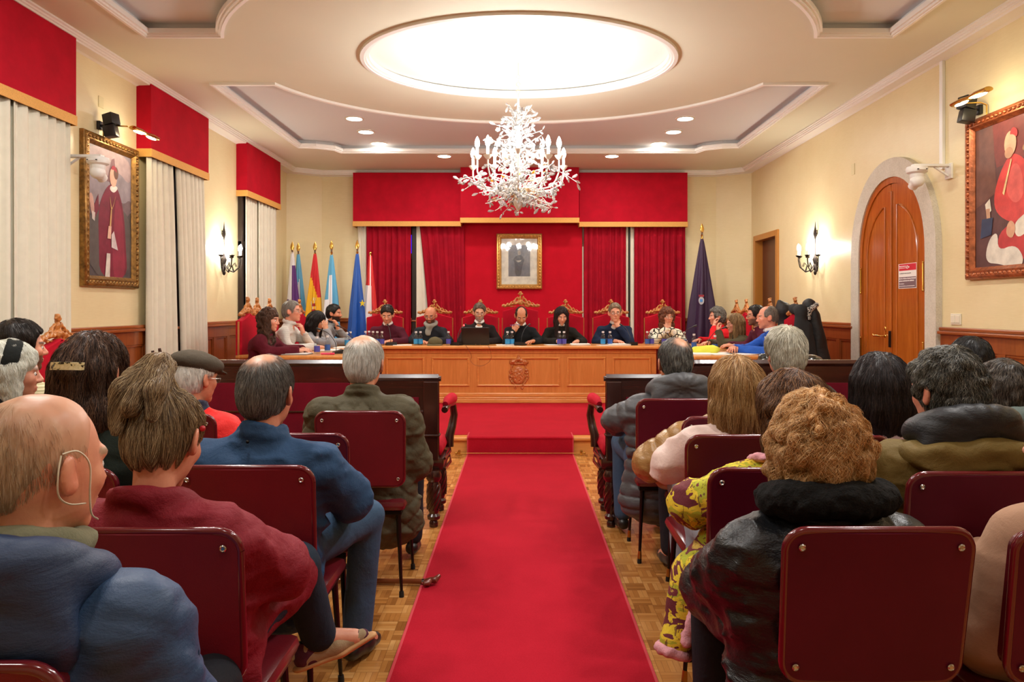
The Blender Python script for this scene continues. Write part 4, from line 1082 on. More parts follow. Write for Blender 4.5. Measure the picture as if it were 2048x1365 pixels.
    def colr(V):
        q = ((V - H) @ R) / s; a = np.arctan2(q[:, 0], -q[:, 1] + .02)
        if st == 'curly': n = vnoise(V[:, 0] * 40, V[:, 1] * 40, V[:, 2] * 40, 2) * .5 + .5
        else: n = (vnoise(a * 22 + ph, q[:, 2] * 8, q[:, 1] * 12) * .5 + vnoise(a * 60, q[:, 2] * 14, q[:, 1] * 20, 4) * .5) * .6 + .45
        if 'grad' in h:   # darker towards the nape
            n = n + h['grad'] * np.clip(q[:, 2] / .1, -1, 1)
        n = np.clip(n * .85 + .06, 0, 1).astype(np.float32); return np.stack([n, thin(V).astype(np.float32) if thin else n * 0, n], 1)
    hm = hairmat(h['cols']); o = surface('hair', Q, hm, t, h.get('res', fine), post=post, colors=colr)
    if o is None: return
    if h.get('n'):
        strands('locks', o, H, R, s, h['n'], h.get('sl', .05), hm, t, h.get('rad', .0011), h.get('curl', 0), h.get('seed', 1), h.get('flow'), .0015, h.get('lift', .002), h.get('seg', 7), h.get('grav', 1.0), thin)
    return o
# ================================================================== FURNITURE
M_BURG = plain('burgundy_laminate', '580A24', 0.42, var=0.15, vs=3, spec=0.2)
M_BURGF = plain('burgundy_fabric_board', '76091E', 0.6, var=0.15, vs=4, bump=0.2, bs=400)
M_RIM = plain('glossy_maroon_rim', '64101C', 0.2, coat=0.6)
M_VINYL = plain('burgundy_vinyl', '64141E', 0.3, var=0.1, bump=0.1, bs=200, coat=0.3)
M_LEG = plain('black_steel_leg', '141211', 0.3, 0.4)
M_FERR = plain('brass_ferrule', 'B8823E', 0.3, 0.9)
M_RUB = plain('rubber_foot', '0E0E0E', 0.7)
M_CHROME = plain('chrome_screw', 'C8C8C8', 0.2, 1.0)
def rrect(w, h, r, n=5, wtop=None):
    pts = []
    for cx, cz, a0 in ((w / 2 - r, h - r, 0), (-w / 2 + r, h - r, PI / 2), (-w / 2 + r, r, PI), (w / 2 - r, r, 1.5 * PI)):
        for i in range(n + 1):
            a = a0 + PI / 2 * i / n; x = cx + r * math.cos(a); z = cz + r * math.sin(a)
            pts.append((x * (1 if z > h * .5 or not wtop else wtop), z))
    return pts
def curved_panel(mb, pts, y0, y1, curve, tilt, zb, seg=8):
    """outline panel bent about the vertical, leaning back"""
    # grid fill: build with prism then bend
    t = MB(); t.prism(pts, y0, y1); bm = bmesh.new(); vv = [bm.verts.new(v) for v in t.v]
    for f in t.f:
        try: bm.faces.new([vv[i] for i in f])
        except ValueError: pass
    for i in range(-4, 5):
        x = i * .05; bmesh.ops.bisect_plane(bm, geom=bm.verts[:] + bm.edges[:] + bm.faces[:], plane_co=(x, 0, 0), plane_no=(1, 0, 0))
    bm.verts.index_update()
    vs = []
    for v in bm.verts:
        x, y, z = v.co; y2 = y - curve * (x * x) / .047 - z * tilt; vs.append((x, y2, z + zb))
    fs = [[v.index for v in f.verts] for f in bm.faces]; bm.free(); mb.add(vs, fs); return mb
def make_chair(name, label, group, fabric=False, brass=True):
    t = thing(name, label, 'chair', (0, 0, 0), 0, group); W, Hh = .435, .375; ZB = .565
    m = M_BURGF if fabric else M_BURG
    mb = MB(); curved_panel(mb, rrect(W - .012, Hh - .012, .042, wtop=.97), -.008, .014, -.012, .14, ZB + .006); mb.build('backrest', m, t, 40)
    mb = MB(); pts = rrect(W, Hh, .048, 6, wtop=.97); pts.append(pts[0])
    mb.tube([(x * .985, .002 + .012 * x * x / .047 - z * .14, ZB + z * .985 + .003) for x, z in pts], .0105, 8, False); mb.build('edge_rim', M_RIM, t, 60)
    mb = MB(); curved_panel(mb, rrect(W - .03, Hh - .03, .04), .012, .045, -.012, .14, ZB + .015); mb.build('back_pad', M_VINYL, t, 40)
    for x in (-1, 1):
        for z in (.04, Hh - .04):
            mb = MB(); xx = x * (W / 2 - .035); y = -.010 + .012 * xx * xx / .047 - z * .14
            mb.lathe([(.0005, 0), (.0085, .0), (.0085, .003), (.006, .005), (.004, .0035), (.0005, .0035)], 12, Matrix.Translation((xx, y, ZB + z)) @ Matrix.Rotation(PI / 2, 4, 'X')); mb.build('screw', M_CHROME, t, 30)
    mb = MB(); mb.box((-.21, .03, .43), (.21, .46, .485), .026); o = mb.build('seat', M_VINYL, t, 40)
    mb = MB(); mb.box((-.19, .05, .41), (.19, .43, .432), .004)
    for x in (-.02,): mb.box((-.016, .012, .42), (.016, .028, .62), .003)
    mb.build('frame', M_LEG, t)
    for x in (-1, 1):
        for y, yo in ((.07, -.02), (.41, .03)):
            p0 = Vector((x * .17, y, .42)); p1 = Vector((x * .19, y + yo, .012)); f = p0.lerp(p1, .86)
            mb = MB(); mb.tube([p0, p1.lerp(p0, .03)], [.0135, .0075], 8); lg = mb.build('leg', M_LEG, t, 40)
            if brass: mb = MB(); mb.tube([f, p0.lerp(p1, .965)], [.0095, .0125], 10); mb.build('ferrule', M_FERR, lg, 40)
            mb = MB(); mb.tube([p0.lerp(p1, .96), p1, p1 - Vector((0, 0, .012))], [.0115, .0125, .0125], 10); mb.build('rubber_foot', M_RUB, lg, 40)
    return t
GA = 'burgundy audience chairs'
_proto = {}
def chair(xc, yb, label, fabric=False, brass=True, rz=0.0):
    k = (fabric, brass)
    if k not in _proto: c = _proto[k] = make_chair('audience_chair', label, GA, fabric, brass)
    else: c = copy_tree(_proto[k])
    c['label'] = label; c.location = (xc, yb + .045, 0); c.rotation_euler = (0, 0, rz); return c
def chair_px(pxc, ytop, label, fabric=False, brass=True, rz=0.0, dy=0.0):
    Y = F * .51 / (ytop - CY); return chair(px(pxc, Y), Y + dy, label, fabric, brass, rz)
chair_px(288, 1062, 'chair with the maroon coat woman, behind her back', True, False)
chair_px(489, 935, 'chair under the man in the plain navy blue jacket', True, False)
chair_px(586, 870, 'empty chair showing only its rounded corner behind blue jacket man', True, False)
chair_px(719, 825, 'chair under the olive quilted jacket man near left of aisle', True, False)
chair_px(337, 831, 'chair of the man in flat cap and red coat', True, False)
chair(px(-190, 1.03), 1.03, 'chair in the bottom left corner under the bald man', True, False)
chair(-1.49, 2.28, 'chair hidden under the woman with speckled hair clip', True, False)
chair(-2.2, 2.9, 'chair under the white-haired woman with black headband', True, False)
chair(-2.69, 3.6, 'chair under the man in cream ribbed jumper', True, False)
chair_px(1762, 1060, 'nearest chair back on the right, behind the black puffer woman')
chair_px(1559, 940, 'chair back just left of curly blonde head, behind patterned coat')
chair_px(1484, 873, 'chair under the blonde woman in fluffy pale pink jumper')
chair(.98, 3.36, 'chair under the person in gold puffer coat')
chair_px(1353, 800, 'chair under the man in grey puffer jacket')
chair_px(1962, 948, 'chair back at the right edge behind the khaki coat man')
chair_px(1672, 875, 'chair under the dark-haired woman in pink top')
chair(1.36, 1.66, 'chair at the right edge under the beige coat woman')
chair(2.1, 3.05, 'chair under the woman in grey-green jacket')
chair(2.1, 3.72, 'chair under the partly hidden curly blonde person')
chair(1.5, 4.0, 'chair under the white-haired man in charcoal coat')
chair(2.62, 4.02, 'chair under the black-haired person by right wall')

# ---- pews (carved benches with arched backs)
M_MAH = wood('dark_mahogany', hexc('24100B'), hexc('471D13'), 'x', 0.25, 0.5)
M_MAHZ = wood('dark_mahogany_upright', hexc('24100B'), hexc('401A12'), 'z', 0.25, 0.5)
M_PVEL = velvet('bench_dark_red_velvet', hexc('5C0418'), hexc('780820'), 0.2)
def pew(s, x_end, label, L=2.34, YB=4.77):
    t = thing('bench', label, 'bench', (s * x_end, YB, 0), 0, 'long carved benches beside the aisle')
    X = lambda d: s * d
    def topz(d):     # arched back
        lo, hi = .98, 1.075; a, b = .56, L - .56
        if d < a or d > b:
            e = max(0, (a - d) if d < a else (d - b)); return hi - (hi - lo) * min(1, (e / .1)) ** .7 if e < .1 else lo
        u = (d - a) / (b - a); return hi + .0 * math.sin(PI * u)
    n = 60; ds = [L * i / n for i in range(n + 1)]
    outline = [(X(d), topz(d) - .012) for d in ds]
    fr = MB(); poly = outline + [(X(L), .46), (X(0), .46)]; fr.prism(poly, 0.01, .05); fr.build('back_board', M_MAH, t, 40)
    mb = MB(); mb.tube([(X(d - .015 if i == 0 else d), .028, topz(d)) for i, d in enumerate(ds)], .018, 8, sx=1.0); mb.tube([(X(d), .028, topz(d) + .008) for d in ds], .026, 6); mb.build('top_rail', M_MAH, t, 40)
    for d in (.0, L - .1):
        mb = MB(); mb.box((X(d), -.005, .44), (X(d + .1), .062, .965), .006); mb.box((X(d - .008), -.012, .60), (X(d + .108), .066, .615), .004); mb.build('end_post', M_MAHZ, t)
    mb = MB(); pts = [(X(d), topz(d) - .12) for d in [.13 + (L - .26) * i / 40 for i in range(41)]] + [(X(L - .13), .62), (X(.13), .62)]
    mb.prism(pts, -.002, .03); mb.build('back_upholstery', M_PVEL, t, 40)
    mb = MB(); mb.box((X(.1), -.008, .76), (X(L - .1), .01, .772), .003); mb.box((X(.1), -.006, .56), (X(L - .1), .02, .6), .004); mb.build('lower_rail', M_MAH, t)
    mb = MB(); mb.box((X(-.03), .05, .37), (X(L + .03), .50, .45), .012)
    mb.tube([(X(-.035), .05, .447), (X(-.05), .3, .447), (X(-.03), .505, .447), (X(L + .03), .505, .447), (X(L + .05), .3, .447), (X(L + .035), .05, .447)], .009, 6)
    mb.tube([(X(-.035), .05, .375), (X(-.05), .3, .375), (X(-.03), .505, .375), (X(L + .03), .505, .375), (X(L + .05), .3, .375), (X(L + .035), .05, .375)], .011, 6); mb.build('seat_frame', M_MAH, t, 40)
    mb = MB(); mb.box((X(-.02), .055, .45), (X(L + .02), .49, .54), .04); mb.build('seat_cushion', M_VEL, t, 60)
    prof = [(.0, .0), (.028, 0), (.03, .03), (.024, .04), (.042, .055), (.044, .075), (.03, .09), (.04, .12), (.046, .2), (.044, .27), (.036, .3), (.05, .32), (.052, .345), (.04, .375)]
    for d in (.035, L - .035):
        for y in (.03, .42):
            mb = MB(); mb.lathe(prof, 18, Matrix.Translation((X(d), y, .0)))
            for k in range(8):   # rope carving
                mb.tube([(X(d) + .043 * math.cos(k * PI / 4 + j * .35), y + .043 * math.sin(k * PI / 4 + j * .35), .115 + j * .024) for j in range(8)], [.003, .007, .008, .008, .008, .008, .007, .003], 5)
            mb.build('leg', M_MAHZ, t, 40)
    for k in range(1, 3):
        for y in (.03, .42):
            mb = MB(); mb.lathe(prof, 14, Matrix.Translation((X(L * k / 3), y, 0))); mb.build('leg', M_MAHZ, t, 40)
    for d, o in ((.0, -1), (L, 1)):
        mb = MB(); xs = X(d) + s * o * .035
        mb.tube([(xs, .05, .77), (xs + s * o * .01, .2, .79), (xs + s * o * .02, .4, .775), (xs + s * o * .02, .45, .75)], [.022, .026, .028, .022], 8)
        mb.tube([(xs + s * o * .02, .42, .76), (xs + s * o * .028, .45, .68), (xs + s * o * .015, .42, .6), (xs, .40, .54), (xs, .39, .46)], [.024, .027, .03, .032, .03], 8); a = mb.build('armrest', M_MAHZ, t, 50)
        mb = MB(); mb.tube([(xs, .1, .80), (xs + s * o * .012, .2, .815), (xs + s * o * .02, .36, .81), (xs + s * o * .022, .43, .79)], [.02, .036, .04, .028], 12); mb.build('arm_pad', M_VEL, a, 60)
    return t
pew(-1, .53, 'dark carved bench with red upholstery left of the aisle')
pew(1, .575, 'dark carved bench with red upholstery right of the aisle')
# two plain wooden chairs behind the left bench
for i, (xx, yy, lb) in enumerate(((-3.5, 6.0, 'small dark wooden chair left, mostly behind the hair clip woman'), (-3.36, 6.8, 'small dark wooden chair right, beside the flat cap man'))):
    if i == 0:
        wc = thing('wooden_chair', lb, 'chair', (0, 0, 0), 0, 'small wooden chairs left')
        for x in (-1, 1):
            mb = MB(); mb.tube([(x * .2, 0, 0), (x * .2, 0.02, .45), (x * .2, -.03, 1.0), (x * .2, -.04, 1.06)], [.016, .018, .018, .012], 8); mb.build('back_post', M_MAHZ, wc, 40)
            mb = MB(); mb.tube([(x * .2, .38, 0), (x * .2, .38, .44)], .018, 8); mb.build('leg', M_MAHZ, wc, 40)
        mb = MB(); mb.box((-.19, -.035, .9), (.19, -.015, .98), .006); mb.build('top_slat', M_MAH, wc); mb = MB(); mb.box((-.22, -.01, .43), (.22, .41, .47), .012); mb.build('seat', M_MAH, wc)
        c = wc
    else: c = copy_tree(wc)
    c.location = (xx, yy, 0); c.rotation_euler = (0, 0, 0 if i == 0 else -1.25); c['label'] = lb
# walking cane on the floor
t = thing('walking_cane', 'brown wooden walking cane lying on the parquet by the aisle', 'cane', (px(850, 3.78), 3.78, 0))
M_CANE = wood('cane_wood', hexc('6E3418'), hexc('94522C'), 'x', 0.25, 0.5)
mb = MB(); mb.tube([(-.95, .06, .016), (-.4, .03, .016), (0, 0, .022)], [.009, .0115, .013], 10); mb.build('shaft', M_CANE, t, 40)
mb = MB(); mb.tube([(0, 0, .022), (.03, -.005, .03), (.055, -.015, .035), (.075, .01, .05)], [.013, .016, .018, .01], 10); mb.tube([(.03, -.01, .03), (.02, -.04, .028), (.0, -.05, .03)], [.014, .016, .01], 10); mb.build('handle', plain('polished_cane_handle', '7A3A2E', 0.2, coat=0.5), t, 50)
mb = MB(); mb.tube([(-.015, 0.001, .021), (-.003, 0, .022)], .0145, 10); mb.build('silver_collar', M_CHROME, t, 40)

# ---- tall carved armchairs
def crest():
    Q = [cap((0, 0, .01), (0, 0, .15), .022, .014, k=.012), ell((0, 0, .165), (.026, .018, .02)), ell((0, 0, .19), (.018, .016, .014)), cap((-.035, 0, .17), (.035, 0, .17), .008, k=.006)]
    for s in (-1, 1):
        Q += [cap((0, 0, .06), (s * .24, 0, .002), .026, .010, k=.01), tor((s * .05, 0, .085), .022, .009, R=np.array(Matrix.Rotation(PI / 2, 3, 'X')), k=.006), tor((s * .1, 0, .05), .02, .008, R=np.array(Matrix.Rotation(PI / 2, 3, 'X')), k=.006),
              tor((s * .155, 0, .03), .016, .007, R=np.array(Matrix.Rotation(PI / 2, 3, 'X')), k=.006), ell((s * .035, 0, .12), (.012, .014, .018)), ell((s * .075, 0, .08), (.014, .014, .012)), ell((s * .13, 0, .055), (.014, .013, .01)), ell((s * .18, 0, .034), (.014, .012, .009)), ell((s * .225, 0, .014), (.02, .012, .01)), ell((s * .25, 0, .012), (.012, .012, .014))]
    Q += [ell((0, -.018, .07), (.02, .014, .028)), cap((-.25, 0, .0), (.25, 0, .0), .009, k=.01)]
    return surface('crest', Q, wood('carved_golden_oak', hexc('A0602A'), hexc('D08A48'), 'x', 0.35, 0.2, 2.0), None, .0045, post=lambda F_, X, Y_, Z: F_ + .009 * vnoise(X * 48, Y_ * 30, Z * 48, 4) + .003 * np.sin(np.abs(X) * 150 + Z * 80))
_crest = crest(); _cm = _crest.data; bpy.data.objects.remove(_crest)
M_CHW = wood('armchair_oak', hexc('A0602A'), hexc('CE8A48'), 'z', 0.35, 0.2)
GT = 'tall red armchairs of the council table'
_th = None
def throne(x, y, z, rz, label, tall=0.0, group=GT):
    global _th
    if _th is None:
        t = _th = thing('carved_armchair', label, 'chair', (0, 0, 0), 0, group); W = .265
        mb = MB(); n = 16
        top = [(W - 2 * W * i / n, 1.14 + .08 * (1 - abs(1 - 2 * i / n)) ** 1.3) for i in range(n + 1)]
        pts = top + [(-W, .5), (W, .5)]
        mb.prism(pts, -.035, .035); o = mb.build('backrest', M_VEL, t, 35)
        md = o.modifiers.new('b', 'BEVEL'); md.width = .02; md.segments = 3; md.limit_method = 'ANGLE'
        c = bpy.data.objects.new('crest', _cm); link(c, t); c.location = (0, 0, 1.2)
        mb = MB(); mb.box((-.28, -.02, .40), (.28, .44, .46), .012); mb.build('seat_frame', M_CHW, t)
        mb = MB(); mb.box((-.265, .0, .455), (.265, .43, .53), .03); mb.build('seat', M_VEL, t, 50)
        for s in (-1, 1):
            mb = MB(); mb.tube([(s * .27, -.02, .74), (s * .285, .18, .755), (s * .29, .36, .74), (s * .29, .42, .715)], [.024, .028, .034, .028], 10); mb.tube([(s * .28, .34, .73), (s * .28, .36, .6), (s * .27, .36, .45)], [.022, .018, .022], 8); mb.build('armrest', M_CHW, t, 50)
            for y0 in (.0, .39):
                mb = MB(); mb.lathe([(.02, 0), (.026, .02), (.018, .06), (.024, .2), (.02, .34), (.03, .4)], 12, Matrix.Translation((s * .25, y0, 0))); mb.build('leg', M_CHW, t, 40)
            mb = MB(); mb.tube([(s * .265, 0, .4), (s * .265, 0, 1.13)], .012, 6); mb.build('stile', M_CHW, t, 40)
        t_ = t
    else: t_ = copy_tree(_th)
    t_['label'] = label; t_.location = (x, y, z); t_.rotation_euler = (0, 0, rz)
    if group: t_['group'] = group
    elif 'group' in t_.keys(): del t_['group']
    if tall:
        for c in t_.children:
            if c.name.startswith('backrest'): c.scale.z = 1 + tall / 1.2
            if c.name.startswith('crest'): c.location.z += tall; c.scale = (1.1, 1, 1.1)
    return t_
YT = 10.78
for pxx, lb in ((770, 'tall red armchair behind the man in maroon jumper at main table'), (869, 'tall red armchair behind the bald bearded man with grey scarf'), (961, 'tall red armchair behind the man at the laptop'), (1041, 'tallest red armchair under the framed picture at centre'), (1131, 'tall red armchair behind the long-haired woman writing'), (1222, 'tall red armchair behind man in navy jumper with glasses'), (1325, 'tall red armchair behind the curly-haired woman in patterned jumper')):
    throne(px(pxx, YT), YT, ZD, PI, lb, .1 if pxx == 1041 else 0)
for X, Y, lb in ((-3.05, 8.15, 'red armchair behind the curly-haired woman in maroon, left table'), (-3.18, 8.8, 'red armchair behind the grey-haired man in striped shirt'), (-3.27, 9.5, 'red armchair behind the black-haired woman in grey jacket'), (-3.15, 10.4, 'red armchair behind the bearded young man, left table')):
    throne(X, Y, ZD, -PI / 2, lb)
throne(-3.5, 5.5, 0, -PI / 2, 'lone red armchair against left wall below the left portrait', 0, None)
for X, Y, lb in ((3.3, 11.0, 'empty red armchair farthest back at the right table'), (3.2, 10.2, 'red armchair behind the two women at the right table'), (3.15, 9.1, 'red armchair behind the man in glasses and dark red jumper'), (3.14, 8.24, 'red armchair covered by dark coats, right table')):
    throne(X, Y, ZD, PI / 2, lb)

# ---- council table
YF = 9.72; ZT = .94
def slab(mb, x0, y0, x1, y1): mb.box((x0, y0, ZT - .04), (x1, y1, ZT), .012)
t = thing('council_table', 'long honey oak council table with panelled front and carved coat of arms', 'table', (0, YF, ZD))
t.location = (0, 0, 0)
xe = 1.86
mb = MB(); slab(mb, -xe, 9.64, xe, 10.3); mb.build('table_top', M_OAKX, t)
mb = MB(); mb.box((-xe + .02, YF, ZD + .12), (xe - .02, YF + .03, ZT - .04)); mb.box((-xe + .02, YF - .012, ZT - .1), (xe - .02, YF, ZT - .05), .003); mb.build('front_board', M_OAK, t)
mb = MB(); mb.box((-xe, YF - .045, ZD + .006), (xe, YF + .03, ZD + .06), .008); mb.box((-xe + .005, YF - .03, ZD + .06), (xe - .005, YF + .03, ZD + .085), .01); mb.box((-xe + .01, YF - .018, ZD + .085), (xe - .01, YF + .03, ZD + .14), .012); mb.build('plinth', M_OAKX, t)
for a, b in ((772, 849), (863, 939), (954, 1120), (1134, 1211), (1225, 1302)):
    x0, x1 = px(a, YF), px(b, YF); z0, z1 = pz(773, YF), pz(715, YF)
    mb = MB(); pr = [(0, 0), (.0, -.012), (.012, -.022), (.022, -.016), (.028, -.006), (.028, 0)]
    P = [(x0, z0), (x1, z0), (x1, z1), (x0, z1)]
    vs = []; k = len(pr)
    for (x, z), (ux, uz) in zip(P, ((1, 1), (-1, 1), (-1, -1), (1, -1))):
        for d, h in pr: vs.append((x + ux * d, YF + h, z + uz * d))
    fs = [(i * k + j, i * k + j + 1, ((i + 1) % 4) * k + j + 1, ((i + 1) % 4) * k + j) for i in range(4) for j in range(k - 1)]
    mb.add(vs, fs); mb.build('panel_frame', M_OAKX, t)
# carved coat of arms
ex, ez = px(1037.5, YF), pz(748, YF)
Q = [ell((ex, YF - .012, ez - .02), (.085, .022, .12), k=.01), ell((ex, YF - .03, ez - .02), (.062, .012, .095), k=.004, op='s'), ell((ex, YF - .02, ez - .02), (.058, .012, .09), k=.004)]
Q += [cap((ex - .085, YF - .008, ez + .135), (ex + .085, YF - .008, ez + .135), .016, k=.01), cap((ex - .1, YF - .008, ez + .155), (ex, YF - .008, ez + .2), .03, .026, k=.02), cap((ex + .1, YF - .008, ez + .155), (ex, YF - .008, ez + .2), .03, .026, k=.02), ell((ex, YF - .015, ez + .235), (.012, .015, .02), k=.01)]
for s in (-1, 1):
    Q += [tor((ex + s * .1, YF - .01, ez + .03), .022, .009, R=np.array(Matrix.Rotation(PI / 2, 3, 'X')), k=.008), tor((ex + s * .11, YF - .01, ez - .05), .02, .009, R=np.array(Matrix.Rotation(PI / 2, 3, 'X')), k=.008),
          cap((ex + s * .09, YF - .01, ez + .1), (ex + s * .12, YF - .01, ez - .02), .014, .01, k=.012), cap((ex + s * .11, YF - .01, ez - .08), (ex + s * .04, YF - .01, ez - .17), .014, .011, k=.012), tor((ex + s * .045, YF - .01, ez - .18), .014, .008, R=np.array(Matrix.Rotation(PI / 2, 3, 'X')), k=.006)]
    for i in range(3): Q.append(ell((ex + s * (.03 + .03 * i), YF - .035, ez + .16), (.008, .008, .008), k=.004))
for a, b in ((.02, .03), (-.02, .01), (.015, -.03), (.03, -.06)): Q.append(ell((ex + a, YF - .034, ez + b), (.008, .006, .01), k=.004))
surface('carved_arms', Q, plain('carved_oak', 'B86E38', 0.35, coat=0.2), t, .0045, post=lambda F_, X, Y_, Z: F_ + .006 * vnoise(X * 55, Y_ * 20, Z * 55, 4))
def wing(s, label):
    t = thing('side_table', label, 'table', (0, 0, 0), 0, 'oak side tables joining the council table')
    x0, x1 = sorted((s * 1.865, s * 2.6)); Y0, Y1 = 7.7, 10.33
    mb = MB(); slab(mb, x0, Y0, x1, Y1); mb.build('table_top', M_OAKY, t)
    mb = MB(); mb.box((x0 + .03, Y0 + .03, ZD + .12), (x1 - .03, Y0 + .06, ZT - .04)); xi = x0 if s > 0 else x1
    mb.box((xi + s * .02, Y0 + .03, ZD + .12), (xi + s * .05, 9.62, ZT - .04)); mb.box((xi + s * .02, 9.62, ZD + .12), (xi + s * .05, Y1 - .02, ZT - .04)); mb.build('front_board', M_OAK, t)
    mb = MB(); mb.box((x0 + .01, Y0 + .0, ZD + .006), (x1 - .01, Y0 + .07, ZD + .13), .012); mb.box((xi + s * .003, Y0, ZD + .006), (xi + s * .06, 9.6, ZD + .13), .012); mb.build('plinth', M_OAKY, t)
    mb = MB(); mb.box((x0 + .1, Y0 + .02, ZD + .2), (x1 - .1, Y0 + .032, ZT - .12), .008); mb.build('panel_frame', M_OAK, t)
    return t
wing(-1, 'oak side table on the left with microphones and papers'); wing(1, 'oak side table on the right under the blue jumper man arms')
# ================================================================== THE AUDIENCE
def W(pxx, pyy, Y): return (px(pxx, Y), Y, pz(pyy, Y))
def puffmat(name, col, rough=.35, wr=.5): return cloth(name, col, rough, .12, wr * .7, 7, .05, 300, .5, stretch=(1, 1, 2.2))
def pat_coat(t, v, base):
    n1 = t.noise(t.coord((1, 1, 1.6)), 6, 3, .6, 1.2)
    c = t.ramp(n1, [(0, hexc('6A2A34')), (.43, hexc('7A3A40')), (.435, hexc('E2C838')), (.5, hexc('D8B83C')), (.505, hexc('B0B030')), (.57, hexc('A8B03C')), (.575, hexc('743038')), (.66, hexc('8A4A48')), (.665, hexc('C9A64E'))], 'CONSTANT')
    n2 = t.noise(t.coord((6, 6, 1)), 16, 2); s_ = t.math('GREATER_THAN', n2, .62)
    return t.mix(t.math('MULTIPLY', s_, .8), c, hexc('5A2A2E'))
def leopard(t, v, base):
    vo = t.node('ShaderNodeTexVoronoi'); vo.inputs['Scale'].default_value = 32; t.link(v, vo.inputs['Vector'])
    n = t.noise(v, 40, 2); d = t.math('ADD', vo.outputs['Distance'], t.math('MULTIPLY', t.math('SUBTRACT', n, .5), .35))
    return t.ramp(d, [(0, hexc('B09A70')), (.22, hexc('1E1A18')), (.42, hexc('E4E0CC'))], 'CONSTANT')
def stripes(a, b, sc, axis=2, w=.5):
    def f(t, v, base):
        sep = t.node('ShaderNodeSeparateXYZ'); t.link(v, sep.inputs[0]); s_ = t.math('FRACT', t.math('MULTIPLY', sep.outputs[axis], sc))
        return t.mix(t.math('LESS_THAN', s_, w), hexc(a), hexc(b))
    return f
def geo(t, v, base):
    vo = t.node('ShaderNodeTexVoronoi', feature='DISTANCE_TO_EDGE'); vo.inputs['Scale'].default_value = 11; t.link(v, vo.inputs['Vector'])
    sep = t.node('ShaderNodeSeparateXYZ'); t.link(v, sep.inputs[0]); st = t.math('LESS_THAN', t.math('FRACT', t.math('MULTIPLY', sep.outputs[2], 45)), .42)
    up = t.math('GREATER_THAN', sep.outputs[2], .86)
    e = t.math('LESS_THAN', vo.outputs[0], .07); k = t.math('ADD', t.math('MULTIPLY', e, up), t.math('MULTIPLY', st, t.math('SUBTRACT', 1.0, up)))
    return t.mix(k, hexc('E2DCC8'), hexc('1C1A18'))
def tweed(a, b): 
    return lambda t, v, base: t.mix(t.noise(v, 260, 2, .8), hexc(a), hexc(b))
def redcoat(t, v, base):
    sep = t.node('ShaderNodeSeparateXYZ'); t.link(v, sep.inputs[0])
    k = t.math('MULTIPLY', t.math('GREATER_THAN', t.math('ADD', sep.outputs[0], t.math('MULTIPLY', sep.outputs[2], -.9)), -.86), t.math('LESS_THAN', t.math('ADD', sep.outputs[0], t.math('MULTIPLY', sep.outputs[2], -.9)), -.78))
    return t.mix(k, hexc('E02420'), hexc('1A2038'))
SK = 'seated'
S0 = .575
# -- left block
def ex_bald(t, H, R, hs, N, A, P0, T):
    mb = MB(); mb.tube(smooth_path([T(.088, -.03, .028), T(.095, -.036, .0), T(.093, -.03, -.035), T(.087, -.006, -.052), T(.077, .03, -.056)]), .0015, 6)
    mb.tube(smooth_path([T(.088, -.028, .03), T(.094, -.006, .034), T(.09, .02, .01), T(.082, .032, -.04), T(.074, .045, -.075), T(.058, .07, -.09)]), .0016, 6); mb.build('mask_strap', plain('white_elastic', 'D8D0B8', .7), t, 60)
x, Y, z = W(88, 793, 1.24)
person('bald man in quilted blue jacket with olive fleece collar, bottom left', x - .03, Y - .01, 0, .0, (x, Y, z), (-.42, -.12, 0), 'm', 'D89C80',
       dict(style='short', cols=('8A7258', 'C0A688', 'E2D4BC'), vol=.0012, line=.03, thin=((0, .05, .11), (.17, .15, .115), 1.0), n=7000, sl=.022, rad=.00035, lift=.0015, nape=.01, amp=.001),
       dict(mat=puffmat('quilted_blue_nylon', '2C486C', .55, .35), collar='stand', thick=.024, wrinkle=.006, ws=14, hood=1.05, hood_mat=puffmat('navy_hood_nylon', '22385A', .55, .35), hood_puff=.006, hood_z=-.03, quilt=(.17, .013), hem=.05, scarf=plain('olive_fleece', '77775E', .95, var=.15, bump=.5, bs=150, sheen=.4)),
       'dark', hs=1.0, shw=.2, bulk=1.07, res=.010, fine=.0045, seat=S0, extra=ex_bald, facecol={'brow': 'A09078', 'scalp': 'E8B49A'})
